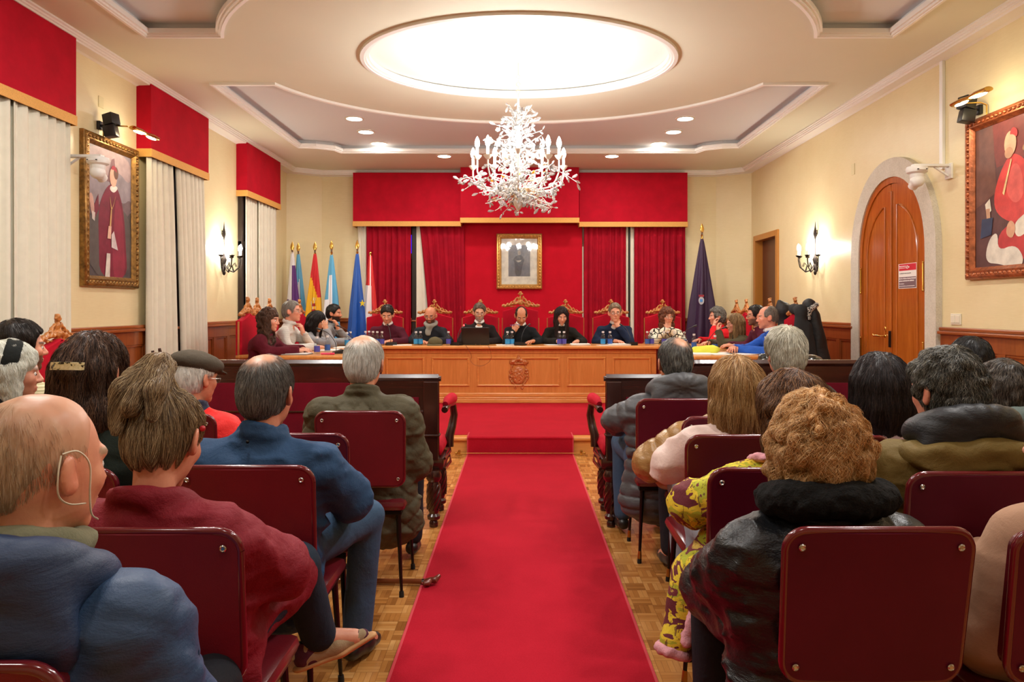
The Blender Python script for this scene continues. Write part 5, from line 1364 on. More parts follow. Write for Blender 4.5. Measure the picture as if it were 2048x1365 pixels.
def ex_maroon(t, H, R, hs, N, A, P0, T):
    # the sneaker of the crossed leg
    a = Vector((.17, .5, .335)); f = Vector((.86, .46, .24)).normalized(); sd = Vector((-.35, .9, -.1)); sd = (sd - f * sd.dot(f)).normalized(); u = f.cross(sd) * -1
    if u.z < 0: u = -u
    q = lambda l, s_, h: np.array(a + f * l + sd * s_ + u * h)
    So = [cap(q(-.07, 0, -.045), q(.06, 0, -.048), .03, .033, u=u, s=2.4, k=.01), cap(q(.06, 0, -.048), q(.16, 0, -.035), .036, .026, u=u, s=2.2, k=.01)]
    surface('sole', So, plain('gum_rubber_sole', 'CC9A66', .6), t, .006)
    Up = [cap(q(-.055, 0, -.02), q(.05, 0, -.02), .034, .034, k=.01), cap(q(-.045, 0, .0), q(-.03, 0, .03), .032, .03, k=.02), cap(q(.05, 0, -.02), q(.14, 0, -.025), .034, .022, k=.02), cap(q(-.03, 0, .02), q(-.035, 0, .12), .027, .03, op='s', k=.006), cap(q(-.1, 0, -.07), q(.2, 0, -.062), .03, .03, op='s', k=.004)]
    sn = cloth('sneaker_suede', 'A89474', .85, .2, pattern=lambda t_, v, b: t_.ramp(t_.noise(v, 11, 2), [(0, hexc('A89474')), (.5, hexc('B0A080')), (.505, hexc('5A2A40')), (.62, hexc('6A3A50')), (.625, hexc('D8CCA4'))], 'CONSTANT'))
    surface('sneaker', Up, sn, t, .005)
    mb = MB()
    for i in range(5): p = [tuple(a + f * (.02 + .017 * i) + sd * s_ + u * (.021 - .0035 * i - abs(s_) * .5)) for s_ in (-.018, 0, .018)]; mb.tube(p, .0028, 5)
    mb.build('laces', plain('pale_laces', 'E0D6C0', .8), t, 60)
    for q_ in (-1, 1):
        mb = MB(); mb.ball(T(q_ * .092, .0, .03), .008, 8, 6); mb.build('earring', plain('red_earring', 'C02030', .3), t, 60)
    c = N
x, Y, z = W(348, 786, 1.93)
person('woman in maroon coat with messy bun, legs crossed, beige purple sneaker', x + .03, Y - .01, 0, -.12, (x, Y, z), (0, -.38, 0), 'f', 'D89A80',
       dict(style='updo', cols=('4A3828', '8A7050', 'DCC49A'), vol=.006, n=7000, sl=.06, rad=.0006, amp=.003, lift=.004, nape=-.015),
       dict(mat=cloth('maroon_coat_cloth', '7C1022', .7, .1, .6, 8, .2), collar='low', thick=.022, wrinkle=.007, ws=13, hem=-.02, arm=(.068, .064, .045), skirt={1: (.14, .33, .62), -1: (-.13, .36, .56)}),
       cloth('dark_jeans', '1E2C3C', .85, .2), hs=1.02, shw=.185, bulk=1.04, res=.010, fine=.0045, seat=S0, shoes=False, extra=ex_maroon,
       arms={'R': ((.23, .08, .74), (.14, .3, .70), (-.7, .7, 0), (0, 0, -1), .4)},
       pose_legs={'R': ((.15, .38, .64), (.17, .5, .36), (.86, .46, .24)), 'L': ((-.12, .42, .6), (-.1, .38, .1), (0, 1, 0))}, facecol={})
x, Y, z = W(535, 716, 2.58)
def ex_snap(t, H, R, hs, N, A, P0, T):
    mb = MB(); mb.ball((N[0], N[1] - .105, N[2] + .008), .006, 8, 6); mb.build('collar_snap', M_DARK, t, 60)
person('grey-haired man in plain navy blue jacket with snap collar, left side', x - .02, Y - .01, 0, -.08, (x, Y, z), (-.05, -.12, 0), 'm', 'CC8A70',
       dict(style='short', cols=('343434', '6E6C68', 'AAA8A0'), vol=.009, thin=((.0, -.06, .125), (.05, .06, .045), 1.0), n=7000, sl=.035, rad=.0006, lift=.003, amp=.0015, nape=-.02, burns=1),
       dict(mat=cloth('navy_jacket_cotton', '26466A', .75, .1, .45, 7, .15), collar='stand', thick=.022, wrinkle=.007, ws=13, hem=-.02, arm=(.066, .06, .045)),
       'jeans_blue', hs=1.05, shw=.215, bulk=1.08, res=.010, fine=.005, seat=S0, extra=ex_snap,
       arms={'R': ((.30, .08, .76), (.20, .3, .68), (-.5, .8, 0), (0, 0, -1), .4)},
       pose_legs={'R': ((.26, .42, .6), (.22, .40, .1), (.25, .97, 0)), 'L': ((-.16, .42, .58), (-.14, .4, .1), (0, 1, 0))}, facecol={})
x, Y, z = W(729, 677, 3.8)
person('white-haired man in olive diamond-quilted jacket beside the aisle', px(745, 3.7), Y - .01, 0, 0, (x, Y, z), (-.1, -.1, 0), 'm', 'D4987C',
       dict(style='short', cols=('A8A69E', 'DAD8CE', 'F8F6F0'), vol=.010, thin=((.0, -.04, .125), (.06, .085, .05), 1.0), n=5000, sl=.04, rad=.0009, lift=.006, amp=.002, nape=-.02, burns=1),
       dict(mat=cloth('olive_quilted_cloth', '4E4834', .7, .1, .35, 12, .1), collar='stand', thick=.026, wrinkle=.006, quilt=(.085, .012), res=.008, hem=-.1, arm=(.07, .062, .045)),
       'dark', hs=1.12, shw=.2, bulk=1.11, res=.010, fine=.006, seat=S0, glasses='dark', facecol={})
def ex_cap(t, H, R, hs, N, A, P0, T):
    Q = [ell(H + R @ V3(0, -.012, .078) * hs, (.106, .134, .062), R=R @ rotm(0, -.12, 0), k=.03), ell(H + R @ V3(0, .03, .06) * hs, (.094, .11, .035), R=R, k=.03), ell(H + R @ V3(0, .115, .035) * hs, (.065, .045, .009), R=R @ rotm(0, -.25, 0), k=.012), cap(H + R @ V3(0, -.01, -.04), H + R @ V3(0, -.01, .0), .07, .07, op='s', k=.01)]
    surface('flat_cap', Q, cloth('brown_tweed', '4A4238', .9, .1, pattern=tweed('3A342C', '5E5446')), t, .006, post=lambda F_, X, Y_, Z: F_ + .003 * vnoise(X * 25, Y_ * 25, Z * 25))
x, Y, z = W(392, 708, 3.72)
person('man in brown flat cap and bright red coat with navy stripe', x + .02, Y - .01, 0, 0, (x, Y, z - .0), (-.5, -.1, 0), 'm', 'D49478',
       dict(style='short', cols=('B8B4AC', 'E4E0D8', 'F8F6F0'), vol=.010, n=2000, sl=.03, rad=.0009, amp=.002),
       dict(mat=cloth('red_coat_nylon', 'DC2420', .6, .08, .4, 8, .1, pattern=redcoat), collar='stand', thick=.022, wrinkle=.008, hem=.0),
       'dark', hs=1.06, bulk=1.03, seat=S0, glasses='metal', extra=ex_cap, facecol={})
def ex_clip(t, H, R, hs, N, A, P0, T):
    mb = MB(); P = [H + R @ V3(.03 + .078 * math.sin(a), -.102 - .075 * math.cos(a * 1.1), .02) * hs for a in [(-.75 + 1.5 * i / 10) for i in range(11)]]
    n = len(P); vs = []; up = R @ V3(0, .0, .0125)
    for p in P:
        o = (p - H); o[2] = 0; o = o / np.linalg.norm(o)
        for sg, dd in ((-1, 0), (1, 0), (1, .006), (-1, .006)): vs.append(tuple(p + up * sg * 1.0 + o * (.012 + dd)))
    fs = [(i * 4 + j, i * 4 + (j + 1) % 4, (i + 1) * 4 + (j + 1) % 4, (i + 1) * 4 + j) for i in range(n - 1) for j in range(4)] + [(0, 1, 2, 3), (4 * n - 4, 4 * n - 1, 4 * n - 2, 4 * n - 3)]
    mb.add(vs, fs); m = NT('speckled_acetate'); v = m.coord(); m.color(m.ramp(m.noise(v, 70, 2), [(0, hexc('2A2420')), (.42, hexc('2A2420')), (.44, hexc('D8CC98')), (.7, hexc('F2E8C0'))], 'LINEAR')); m.set(Roughness=.2)
    mb.build('hair_clip', m.m, t, None)
x, Y, z = W(193, 676, 2.54)
person('long brown-haired woman with cream and black speckled hair clip', x + .04, Y - .01, 0, 0, (x, Y, z), (-.15, -.12, 0), 'f', 'C88C70',
       dict(style='clip', cols=('1E1410', '4A342A', '8E6C54'), vol=.010, len=.21, n=9000, sl=.1, rad=.0008, curl=.25, amp=.006, lift=.008, seg=9),
       dict(mat=cloth('dark_green_knit', '1C2620', .9, .1, .3, 9), collar='crew', thick=.018, hem=.0, arm=(.056, .05, .04)), 'dark', hs=1.04, bulk=0.99, shw=.185, res=.011, fine=.006, seat=S0, extra=ex_clip, facecol={})
def ex_band(t, H, R, hs, N, A, P0, T):
    Q = [ell(H + R @ V3(0, -.014, .03) * hs, (.106, .128, .116), R=R), boxp(H + R @ V3(0, -.015, .02) * hs, (.2, .032, .2), .0, R=R @ rotm(0, -.15, 0), op='i', k=.01), ell(H + R @ V3(0, -.012, .03) * hs, (.088, .11, .098), R=R, op='s', k=.005), boxp(H + R @ V3(0, 0, -.18) * hs, (.2, .2, .09), 0, R=R, op='s', k=.01)]
    surface('headband', Q, cloth('black_knit_band', '121614', .9), t, .006)
x, Y, z = W(22, 688, 3.14)
person('white-haired woman with wide black headband at the left edge', x, Y - .01, 0, -.2, (x, Y, z), (-.75, -.1, 0), 'f', 'D09880',
       dict(style='curly', cols=('C8C8B8', 'E8E8DC', 'FAFAF2'), vol=.002, len=.07, n=5000, sl=.05, curl=.3, rad=.0009, ca=.006, lift=.003),
       dict(mat=cloth('black_wool', '1A1818', .9), collar='stand', thick=.02, hem=.0), 'dark', hs=1.04, bulk=1.00, seat=S0, glasses=None, extra=ex_band, facecol={'brow': 'B0A8A0'})
x, Y, z = W(40, 648, 3.85)
def ex_ear(t, H, R, hs, N, A, P0, T):
    mb = MB(); mb.torus(T(.094, -.006, -.036), .007, .0015, 12, 5, axis='x'); mb.build('earring', M_CHROME, t, 60)
person('dark-haired man with short beard in cream ribbed jumper, far left', x, Y - .01, 0, -.15, (x, Y, z), (-.65, -.05, 0), 'm', 'C88C70',
       dict(style='short', cols=('120E0C', '241C18', '40362E'), vol=.014, top=.008, n=3000, sl=.03, rad=.001, lift=.004, burns=1, nape=-.01),
       dict(name='jumper', mat=cloth('cream_ribbed_knit', 'D4CAA2', .9, .06, pattern=stripes('DCD2AC', 'B4AA84', 60, 2, .6)), collar='stand', thick=.014, wrinkle=.004, hem=.02), 'dark', hs=1.05, seat=S0, extra=ex_ear, facecol={'brow': '1E1612', 'beard': '2A1E18', 'bd': .75})
# -- right block
x, Y, z = W(1349, 681, 4.28)
person('grey-haired man in grey puffer jacket right beside the aisle', px(1328, 4.1), Y - .01, 0, .05, (x, Y, z), (.1, -.08, 0), 'm', 'C88C70',
       dict(style='short', cols=('262626', '5A5854', '9A988E'), vol=.010, thin=((.015, -.08, .115), (.04, .045, .04), 1.0), n=5000, sl=.04, rad=.0009, lift=.003, nape=-.01, burns=1),
       dict(mat=puffmat('grey_puffer_nylon', '4C4E52', .5, .35), collar='stand', thick=.02, wrinkle=.005, ws=14, puff=(.07, .012), hood=1.15, hood_puff=.006, hem=-.12, arm=(.068, .062, .048)),
       'jeans_blue', hs=1.12, shw=.2, bulk=1.08, res=.011, fine=.006, seat=S0, facecol={},
       arms={'L': ((-.25, .06, .78), (-.18, .3, .70), (.6, .8, 0), (0, 0, -1), .4)})
x, Y, z = W(1570, 664, 4.27)
person('white-haired man in charcoal wool coat near the leather bag', x + .06, Y - .01, 0, 0, (x, Y, z), (.15, -.05, 0), 'm', 'D0907A',
       dict(style='short', cols=('8A8474', 'C8C2AE', 'F0ECDC'), vol=.020, top=.008, n=6000, sl=.05, rad=.0011, lift=.010, amp=.004, nape=-.015, burns=1),
       dict(name='coat', mat=cloth('charcoal_wool', '38352F', .95, .1), collar='stand', thick=.026, wrinkle=.006, hem=.0), 'dark', hs=1.12, bulk=1.08, shw=.2, seat=S0, facecol={})
x, Y, z = W(1450, 732, 3.62)
person('person in shiny gold puffer coat, head hidden behind the blonde woman', x - .0, Y - .01, 0, .15, (x, Y, z), (0, -.25, 0), 'f', 'D09880',
       dict(style='short', cols=('4A3A2A', '7A6248'), vol=.008), dict(mat=puffmat('gold_puffer_nylon', '9A7442', .3, .5), collar='stand', thick=.03, wrinkle=.006, ws=16, puff=(.09, .016), hood=1.2, hood_puff=.006, hood_z=-.05, hem=-.16, arm=(.078, .072, .052), skirt={-1: (-.18, .3, .56), 1: (.13, .3, .58)}),
       'dark', hs=.98, shw=.195, bulk=1.11, res=.010, seat=S0, facecol={}, arms={'L': ((-.36, .04, .68), (-.30, .3, .62), (.4, .9, 0), (0, 0, -1), .4)})
x, Y, z = W(1468, 720, 3.14)
person('straight blonde-haired woman in fluffy pale pink jumper', x + .02, Y - .01, 0, .05, (x, Y, z), (.15, -.1, 0), 'f', 'D8A088',
       dict(style='long', cols=('6A4626', 'B0824C', 'ECCB98'), vol=.014, len=.2, w=.088, flat=.7, n=9000, sl=.12, rad=.0008, amp=.004, lift=.006, seg=10, fl=.9),
       dict(name='jumper', mat=cloth('fluffy_pink_wool', 'DEC6BE', 1.0, .06, .3, 10, .5), collar='crew', thick=.026, wrinkle=.010, hem=-.07, arm=(.066, .068, .05)),
       'light', hs=1.02, shw=.19, bulk=1.03, res=.010, seat=S0, facecol={}, arms={'L': ((-.30, .03, .78), (-.2, .28, .74), (.6, .7, 0), (0, 0, -1), .4)})
def ex_strap(t, H, R, hs, N, A, P0, T):
    # the coat spread on the chair, its sleeve hanging towards the aisle
    Q = [cap((-.2, .04, .64), (-.33, -.04, .54), .07, .075, k=.04), cap((-.33, -.04, .54), (-.41, -.1, .36), .075, .055, k=.03), cap((-.2, .1, .62), (.1, .0, .55), .05, .07, k=.05)]
    surface('coat_tail', Q, bpy.data.materials['patterned_coat_cloth'], t, .01, post=lambda F_, X, Y_, Z: F_ + .010 * vnoise(X * 14, Y_ * 14, Z * 10, 3))
    pk = plain('pink_fur_trim', 'D89AA4', .95, var=.2, vs=40, bump=.8, bs=120)
    Q = [tor(N + V3(0, -.01, .008), .11, .014, R=rotm(0, -.25, 0), k=.03, sx=1.5)]
    surface('fur_trim', Q, pk, t, .008, post=lambda F_, X, Y_, Z: F_ + .007 * vnoise(X * 60, Y_ * 60, Z * 60, 3))
    surface('cuff_trim', [tor((-.42, -.105, .32), .048, .018, R=rotm(0, -.2, .3), k=.01), cap((-.40, -.17, .38), (-.30, -.11, .6), .018, k=.02)], pk, t, .008, post=lambda F_, X, Y_, Z: F_ + .007 * vnoise(X * 60, Y_ * 60, Z * 60, 3))
x, Y, z = W(1572, 756, 2.54)
person('wavy brown-haired woman in yellow and maroon patterned coat', x - .02, Y - .01, 0, .1, (x, Y, z), (.35, -.28, 0), 'f', 'C88C70',
       dict(style='long', cols=('2C1C14', '6A4630', 'B08258'), vol=.020, len=.2, w=.09, flat=.75, n=9000, sl=.11, rad=.0009, curl=.35, amp=.008, lift=.010, wavy=1, ck=24, ca=.008, seg=10),
       dict(name='coat', mat=cloth('patterned_coat_cloth', 'B0A040', .8, .05, .45, 8, .1, pattern=pat_coat), collar='stand', thick=.024, wrinkle=.007, ws=14, hem=-.12, arm=(.068, .064, .05)),
       'light', hs=1.04, shw=.19, bulk=1.06, res=.010, seat=S0, extra=ex_strap, facecol={}, arms={'L': ((-.30, .05, .76), (-.18, .28, .70), (.6, .7, 0), (0, 0, -1), .4)})
x, Y, z = W(1630, 800, 1.93)
person('curly blonde woman in black puffer coat with black fur collar', px(1640, 1.82), Y - .01, 0, .12, (x, Y, z), (-.15, -.15, 0), 'f', 'D8A088',
       dict(style='curly', cols=('8A5E30', 'DCA464', 'FFE0AC'), vol=.006, len=.065, n=13000, sl=.06, curl=1.1, rad=.0007, ca=.016, ck=38, lift=.010, seg=9, res=.0055),
       dict(mat=puffmat('black_puffer_nylon', '101216', .38, .7), collar='none', fur=cloth('black_fur', '060606', .9, .2, .8, 60, .4), thick=.022, wrinkle=.007, ws=16, puff=(.075, .009), hem=-.1, arm=(.07, .066, .05), skirt={-1: (-.13, .34, .58), 1: (.13, .34, .58)}),
       'dark', pose_legs={'L': ((-.1, .4, .575), (-.1, .38, .1), (0, 1, 0))}, hs=1.06, shw=.19, bulk=1.07, res=.0095, seat=S0, facecol={}, arms={'L': ((-.20, .05, .72), (-.14, .28, .66), (.6, .8, 0), (0, 0, -1), .4)})
def ex_khaki(t, H, R, hs, N, A, P0, T):
    Q = [tor(N + V3(0, -.03, -.055), .135, .045, R=rotm(0, -.3, 0), k=.04, sx=1.35), ell(N + V3(0, -.13, -.1), (.17, .05, .07), k=.05), cap(N + V3(0, .0, -.1), N + V3(0, .02, .3), .07, .09, op='s', k=.03)]
    surface('hood_shell', Q, bpy.data.materials['khaki_coat_cotton'], t, .009, post=lambda F_, X, Y_, Z: F_ + .012 * (np.abs(vnoise(X * 11, Y_ * 11, Z * 18, 5)) * 2 - .8))
x, Y, z = W(1890, 708, 2.49)
person('curly grey-haired man in khaki coat with black quilted hood', x - .0, Y - .01, 0, .0, (x, Y, z), (.3, -.1, 0), 'm', 'CC8C74',
       dict(style='short', cols=('20201E', '54524A', 'A09C90'), vol=.015, top=.008, n=8000, sl=.045, curl=.5, rad=.0009, lift=.008, wavy=1, ck=36, ca=.012, nape=-.02, burns=1),
       dict(name='coat', mat=cloth('khaki_coat_cotton', '6E5A2A', .7, .1, .5, 7, .1), collar='stand', thick=.028, wrinkle=.009, ws=12, hood=1.12, hood_mat=puffmat('black_quilted_nylon', '15171C', .5, .4), hood_puff=.006, hood_z=.02, hem=-.1, arm=(.074, .07, .05)),
       'dark', hs=1.08, shw=.205, bulk=1.09, res=.010, seat=S0, facecol={}, extra=ex_khaki, arms={'L': ((-.31, .05, .78), (-.2, .3, .7), (.5, .8, 0), (0, 0, -1), .4)})
x, Y, z = W(1757, 718, 3.12)
person('dark bob-haired woman in pale pink jumper on the right', x, Y - .01, 0, 0, (x, Y, z), (0, -.05, 0), 'f', 'D8A088',
       dict(style='long', cols=('0E0B0B', '241C1C', '4E4240'), vol=.022, len=.15, w=.098, flat=.8, n=9000, sl=.1, rad=.0008, amp=.004, lift=.004, seg=10, fl=1.0),
       dict(name='jumper', mat=cloth('pale_pink_knit', 'DCC0C8', .95, .05), collar='crew', thick=.016, hem=.0), 'dark', hs=1.04, seat=S0, facecol={})
x, Y, z = W(1940, 680, 4.28)
person('black-haired person by the right wainscot, back row', x, Y - .01, 0, 0, (x, Y, z), (.2, -.02, 0), 'm', 'C08468',
       dict(style='short', cols=('060606', '141212', '241F1E'), vol=.018, n=2500, sl=.03, rad=.0011, nape=-.02, burns=1), dict(mat=cloth('dark_plum_cloth', '241C22', .9), collar='crew', hem=.0), 'dark', hs=1.08, seat=S0, facecol={})
x, Y, z = W(2004, 728, 3.31)
person('dark-haired woman in grey-green jacket at the right edge', x, Y - .01, 0, 0, (x, Y, z), (0, -.05, 0), 'f', 'D09880',
       dict(style='curly', cols=('14100E', '3A322C', '7A7064'), vol=.006, len=.05, n=6000, sl=.06, rad=.0009, ca=.007, curl=.2),
       dict(mat=cloth('grey_green_cotton', '5E6A66', .85, .08), collar='stand', thick=.026, hood=1.0, wrinkle=.008, hem=.0), 'dark', hs=1.06, bulk=1.03, seat=S0, facecol={})
x, Y, z = W(1842, 758, 3.98)
person('curly blonde person mostly hidden behind the khaki coat man', x - .02, Y - .01, 0, 0, (x, Y, z), (.2, -.1, 0), 'f', 'D8A088',
       dict(style='curly', cols=('9A7030', 'D8B068', 'F0D898'), vol=.004, len=.06, n=1500, sl=.05, curl=.8, rad=.0012), dict(mat=cloth('black_wool', '1A1818', .9), collar='crew', hem=.0), 'dark', seat=S0, facecol={})
x, Y, z = W(2152, 790, 1.93)
person('person in beige coat, leopard scarf and red-rimmed glasses, right edge', x + .02, Y - .01, 0, .0, (x, Y, z), (.75, -.1, 0), 'f', 'D8A088',
       dict(style='long', cols=('2A1A14', '5A3A2C'), vol=.010, len=.08, w=.08, front=0, n=2000, sl=.08, rad=.0009),
       dict(name='coat', mat=cloth('beige_wool_coat', 'A88268', .85, .08, .3, 6, .2), collar='stand', thick=.032, wrinkle=.008, ws=6, hem=-.1, scarf=cloth('leopard_scarf', 'D8D4C0', .8, .0, .4, 20, .1, pattern=leopard), arm=(.07, .066, .05)),
       'grey', hs=1.04, shw=.185, bulk=1.07, res=.010, seat=S0, glasses=plain('red_spectacle_frame', 'A81828', .3), facecol={'brow': '3A2A20'})

# ================================================================== THE COUNCIL
GTB = .60
def TA(q, wx=.10, wy=.44, ex=.27, ey=.16, ez=.80):
    return ((q * ex, ey, ez), (q * wx, wy, .815), (-q * .55, .8, .0), (0, 0, -1), .3)
def chin(q, wx=.03, wy=.22, wz=1.03, hz=.9): 
    return ((q * .2, .30, .80), (q * wx, wy, wz), (-q * .25, -.15, hz), (0, -1, .1), .75)
JM = dict(thick=.010, wrinkle=.006, hem=.02)
def dais(label, pxx, pyy, Y, hp, sex, skin, hair, top, arms=None, **k):
    x, Y, z = W(pxx, pyy, Y)
    return person(label, x, Y + .17, ZD, PI, (x, Y, z), hp, sex, skin, hair, dict(JM, **top), 'dark', arms=arms or {'L': TA(-1), 'R': TA(1)}, seat=GTB, res=.012, fine=.0055, group=None, **k)
SHW = cloth('white_shirt_cotton', 'E6E6E4', .8, .03)
dais('dark-haired man in maroon jumper looking down, far left of table', 774, 613, 10.33, (.05, -.38, 0), 'm', 'D49C80', dict(style='short', cols=('120C0A', '2A1E18', '3A2C22'), vol=.012, top=.006, n=1200, sl=.03, rad=.0014, line=-.01),
     dict(name='jumper', mat=cloth('maroon_jumper', '4C1426', .95, .08), collar='v', inner=(SHW, 'shirt')), facecol={'brow': '1E1410', 'beard': '8A6A5A', 'bd': .25}, hs=1.04, bulk=1.04, shw=.19)
dais('bald bearded man in glasses with grey scarf and dark jacket', 860, 615, 10.33, (-.1, -.3, 0), 'm', 'C88A6C', dict(style='bald', cols=('2A2018', '4A3A30'), vol=.002, bz=-.01, bw=1.2),
     dict(mat=cloth('dark_navy_jacket', '1A1E26', .75, .08), collar='stand', scarf=cloth('grey_wool_scarf', '96948C', .95, .1), thick=.016), glasses='dark', facecol={'brow': '2A1E18', 'beard': '3A2820', 'bd': .9})
dais('grey-bearded man in glasses and dark brown jumper behind the laptop', 959, 609, 10.33, (.1, -.22, 0), 'm', 'D0A084', dict(style='short', cols=('3A2E26', '6A5A4C', '8E8074'), vol=.012, top=.008, n=1200, sl=.03, rad=.0014),
     dict(name='jumper', mat=cloth('dark_brown_jumper', '221A1A', .95), collar='crew', inner=(SHW, 'shirt')), glasses='metal', facecol={'brow': '4A3A30', 'beard': '9A948C', 'bd': .8})
def ex_pen(t, H, R, hs, N, A, P0, T):
    mb = MB(); w = A[1][2] + np.array((0, 0.03, .085)); mb.tube([w + np.array((.05, .0, .0)), w + np.array((-.09, .03, .012))], .004, 6); mb.build('pen', plain('blue_pen', '3A6AB0', .3), t, 60)
dais('man with receding hair in black jumper holding a pen, table centre', 1043, 617, 10.28, (.1, -.55, 0), 'm', 'C48A6A', dict(style='bald', cols=('2A1E16', '4E3A2A'), vol=.007, bz=.02, by=.04, bw=.8, n=1500, sl=.025, rad=.0012, burns=1),
     dict(name='jumper', mat=cloth('black_jumper', '12161A', .95), collar='v', inner=(SHW, 'shirt')), arms={'R': ((.22, .28, .80), (.11, .27, .95), (-.5, -.05, .8), (0, -1, .1), .8), 'L': TA(-1, .16, .42)}, extra=ex_pen, facecol={'brow': '2A1E16', 'beard': '8A6A58', 'bd': .2})
dais('long dark-haired woman in black blazer, writing at the table', 1124, 616, 10.3, (.1, -.42, 0), 'f', 'D09C84', dict(style='long', cols=('120C0C', '2C1E1C', '4A3430'), vol=.008, len=.24, w=.075, fl=1.1, n=3000, sl=.1, rad=.0014, flat=.7),
     dict(mat=cloth('black_blazer', '16140F', .9), collar='v', inner=(cloth('pale_print_blouse', 'B8B8B0', .9, .3), 'blouse')), facecol={'brow': '1E1414'}, arms={'L': ((-.3, .18, .80), (-.2, .42, .815), (.3, .8, 0), (0, 0, -1), .3), 'R': TA(1, .08, .46)})
dais('short-haired man in glasses and navy jumper, fist at chin', 1230, 609, 10.33, (-.05, -.05, 0), 'm', 'D49C82', dict(style='short', cols=('4A3C2E', '8A7860', 'A89878'), vol=.010, top=.010, n=1200, sl=.03, rad=.0014),
     dict(name='jumper', mat=cloth('navy_jumper', '18243E', .95, .08), collar='crew', inner=(cloth('check_shirt', 'B0A8A0', .8, .1), 'shirt')), arms={'L': chin(-1), 'R': TA(1, .02, .40, .28)}, glasses='dark', facecol={'brow': '6A5844'}, hs=1.04, bulk=1.04, shw=.19)
dais('curly brown-haired woman in black and white patterned jumper', 1334, 617, 10.33, (.15, -.05, 0), 'f', 'D8A088', dict(style='curly', cols=('3A2018', '7A4830', 'A86A48'), vol=.008, len=.11, n=4000, sl=.05, curl=.9, rad=.0016, ca=.014),
     dict(name='jumper', mat=cloth('black_white_knit', 'E0DAC8', .95, .03, pattern=geo), collar='crew', thick=.016), arms={'L': chin(-1, .015, .24, 1.0), 'R': chin(1, .02, .24, .99)}, glasses='metal', facecol={'brow': '4A3024'})
def side(s, label, pxx, pyy, X, py, hp, sex, skin, hair, top, arms=None, **k):
    Y = s * X * F / (pxx - CX) if 0 else X * F / (pxx - CX); z = pz(pyy, Y)
    return person(label, X + s * .14, py, ZD, s * PI / 2, (X, Y, z), hp, sex, skin, hair, dict(JM, **top), 'dark', arms=arms or {'L': TA(-1), 'R': TA(1)}, seat=GTB, res=.012, fine=.0055, **k)
side(-1, 'woman with long curly brown hair in maroon jumper, left table', 540, 618, -2.72, 8.02, (-.1, -.15, 0), 'f', 'D8A088', dict(style='curly', cols=('1E1410', '4A3024', '7A5640'), vol=.002, len=.24, n=5000, sl=.08, curl=.7, rad=.0014, ca=.012),
     dict(name='jumper', mat=cloth('maroon_fleece', '561020', .95, .08), collar='crew', thick=.018), facecol={'brow': '2A1C14'})
side(-1, 'grey-haired man in glasses and white striped shirt, hand under chin', 583, 603, -2.72, 8.72, (-.05, -.02, 0), 'm', 'D89C84', dict(style='short', cols=('5A5450', '8E8880', 'B4AEA4'), vol=.010, n=1500, sl=.03, rad=.0013, burns=1),
     dict(name='shirt', mat=cloth('striped_shirt', 'E4E2DC', .8, .03, pattern=stripes('ECEAE4', 'B8B8B4', 130, 2, .6)), collar='shirt'), arms={'L': chin(-1, .0, .26, .98), 'R': TA(1)}, glasses='metal', facecol={'brow': '6A625A'})
side(-1, 'black-haired woman in light grey jacket resting head on hand', 640, 626, -2.62, 9.52, (-.2, -.45, 0), 'f', 'D09C80', dict(style='long', cols=('080808', '181416', '2E2628'), vol=.012, len=.16, w=.088, fl=.9, n=3000, sl=.09, rad=.0013),
     dict(mat=cloth('light_grey_blazer', '8C8E94', .9, .06), collar='open'), arms={'R': ((.2, .36, .80), (.13, .26, 1.0), (-.1, -.2, .9), (-1, 0, 0), .4), 'L': TA(-1, .12, .5)}, facecol={'brow': '141010'})
side(-1, 'bearded young man in grey blazer covering his mouth', 668, 611, -2.68, 10.3, (-.15, -.05, 0), 'm', 'C88C6C', dict(style='short', cols=('060606', '16110F', '2A221E'), vol=.012, top=.006, n=1500, sl=.025, rad=.0013, burns=1),
     dict(mat=cloth('grey_blazer', '8A8A8A', .9, .06), collar='open', inner=(cloth('black_shirt', '14141A', .8), 'shirt')), arms={'R': TA(1, .12, .46), 'L': ((-.16, .36, .80), (-.02, .24, .98), (.1, -.12, .9), (0, -1, .1), .55)}, facecol={'brow': '0C0808', 'beard': '14100E', 'bd': .95})
side(1, 'short grey-haired woman in red jumper with hand at chin', 1434, 617, 2.86, 10.35, (.0, -.05, 0), 'f', 'D8A08A', dict(style='short', cols=('2A2826', '6A6660', 'A8A49C'), vol=.022, top=.006, n=3000, sl=.035, curl=.5, rad=.0014, wavy=1, ca=.010, burns=1, nape=-.01),
     dict(name='jumper', mat=cloth('bright_red_knit', 'C81420', .9, .06), collar='crew'), arms={'L': chin(-1), 'R': TA(1, .1, .4)}, facecol={'brow': '4A443E'})
side(1, 'woman with long dark blonde hair in olive blazer and glasses', 1468, 629, 2.82, 9.55, (.1, -.15, 0), 'f', 'D8A08A', dict(style='long', cols=('4A3624', '8A6C48', 'C0A070'), vol=.010, len=.24, w=.08, fl=1.0, n=3500, sl=.1, rad=.0014),
     dict(mat=cloth('olive_blazer', '46402C', .9, .06), collar='open'), arms={'L': ((-.2, .34, .80), (-.1, .36, .97), (.25, .1, .8), (0, -1, .1), .7), 'R': TA(1)}, glasses='dark', facecol={'brow': '6A5038'})
side(1, 'dark-haired man with goatee in glasses and dark red jumper', 1511, 612, 2.92, 8.92, (.0, -.08, 0), 'm', 'CC9478', dict(style='short', cols=('0C0A0A', '221C1A', '342C28'), vol=.012, n=1200, sl=.03, rad=.0013, burns=1),
     dict(name='jumper', mat=cloth('dark_red_jumper', '50142A', .95), collar='crew'), glasses='dark', facecol={'brow': '181210', 'beard': '4A403A', 'bd': .8})
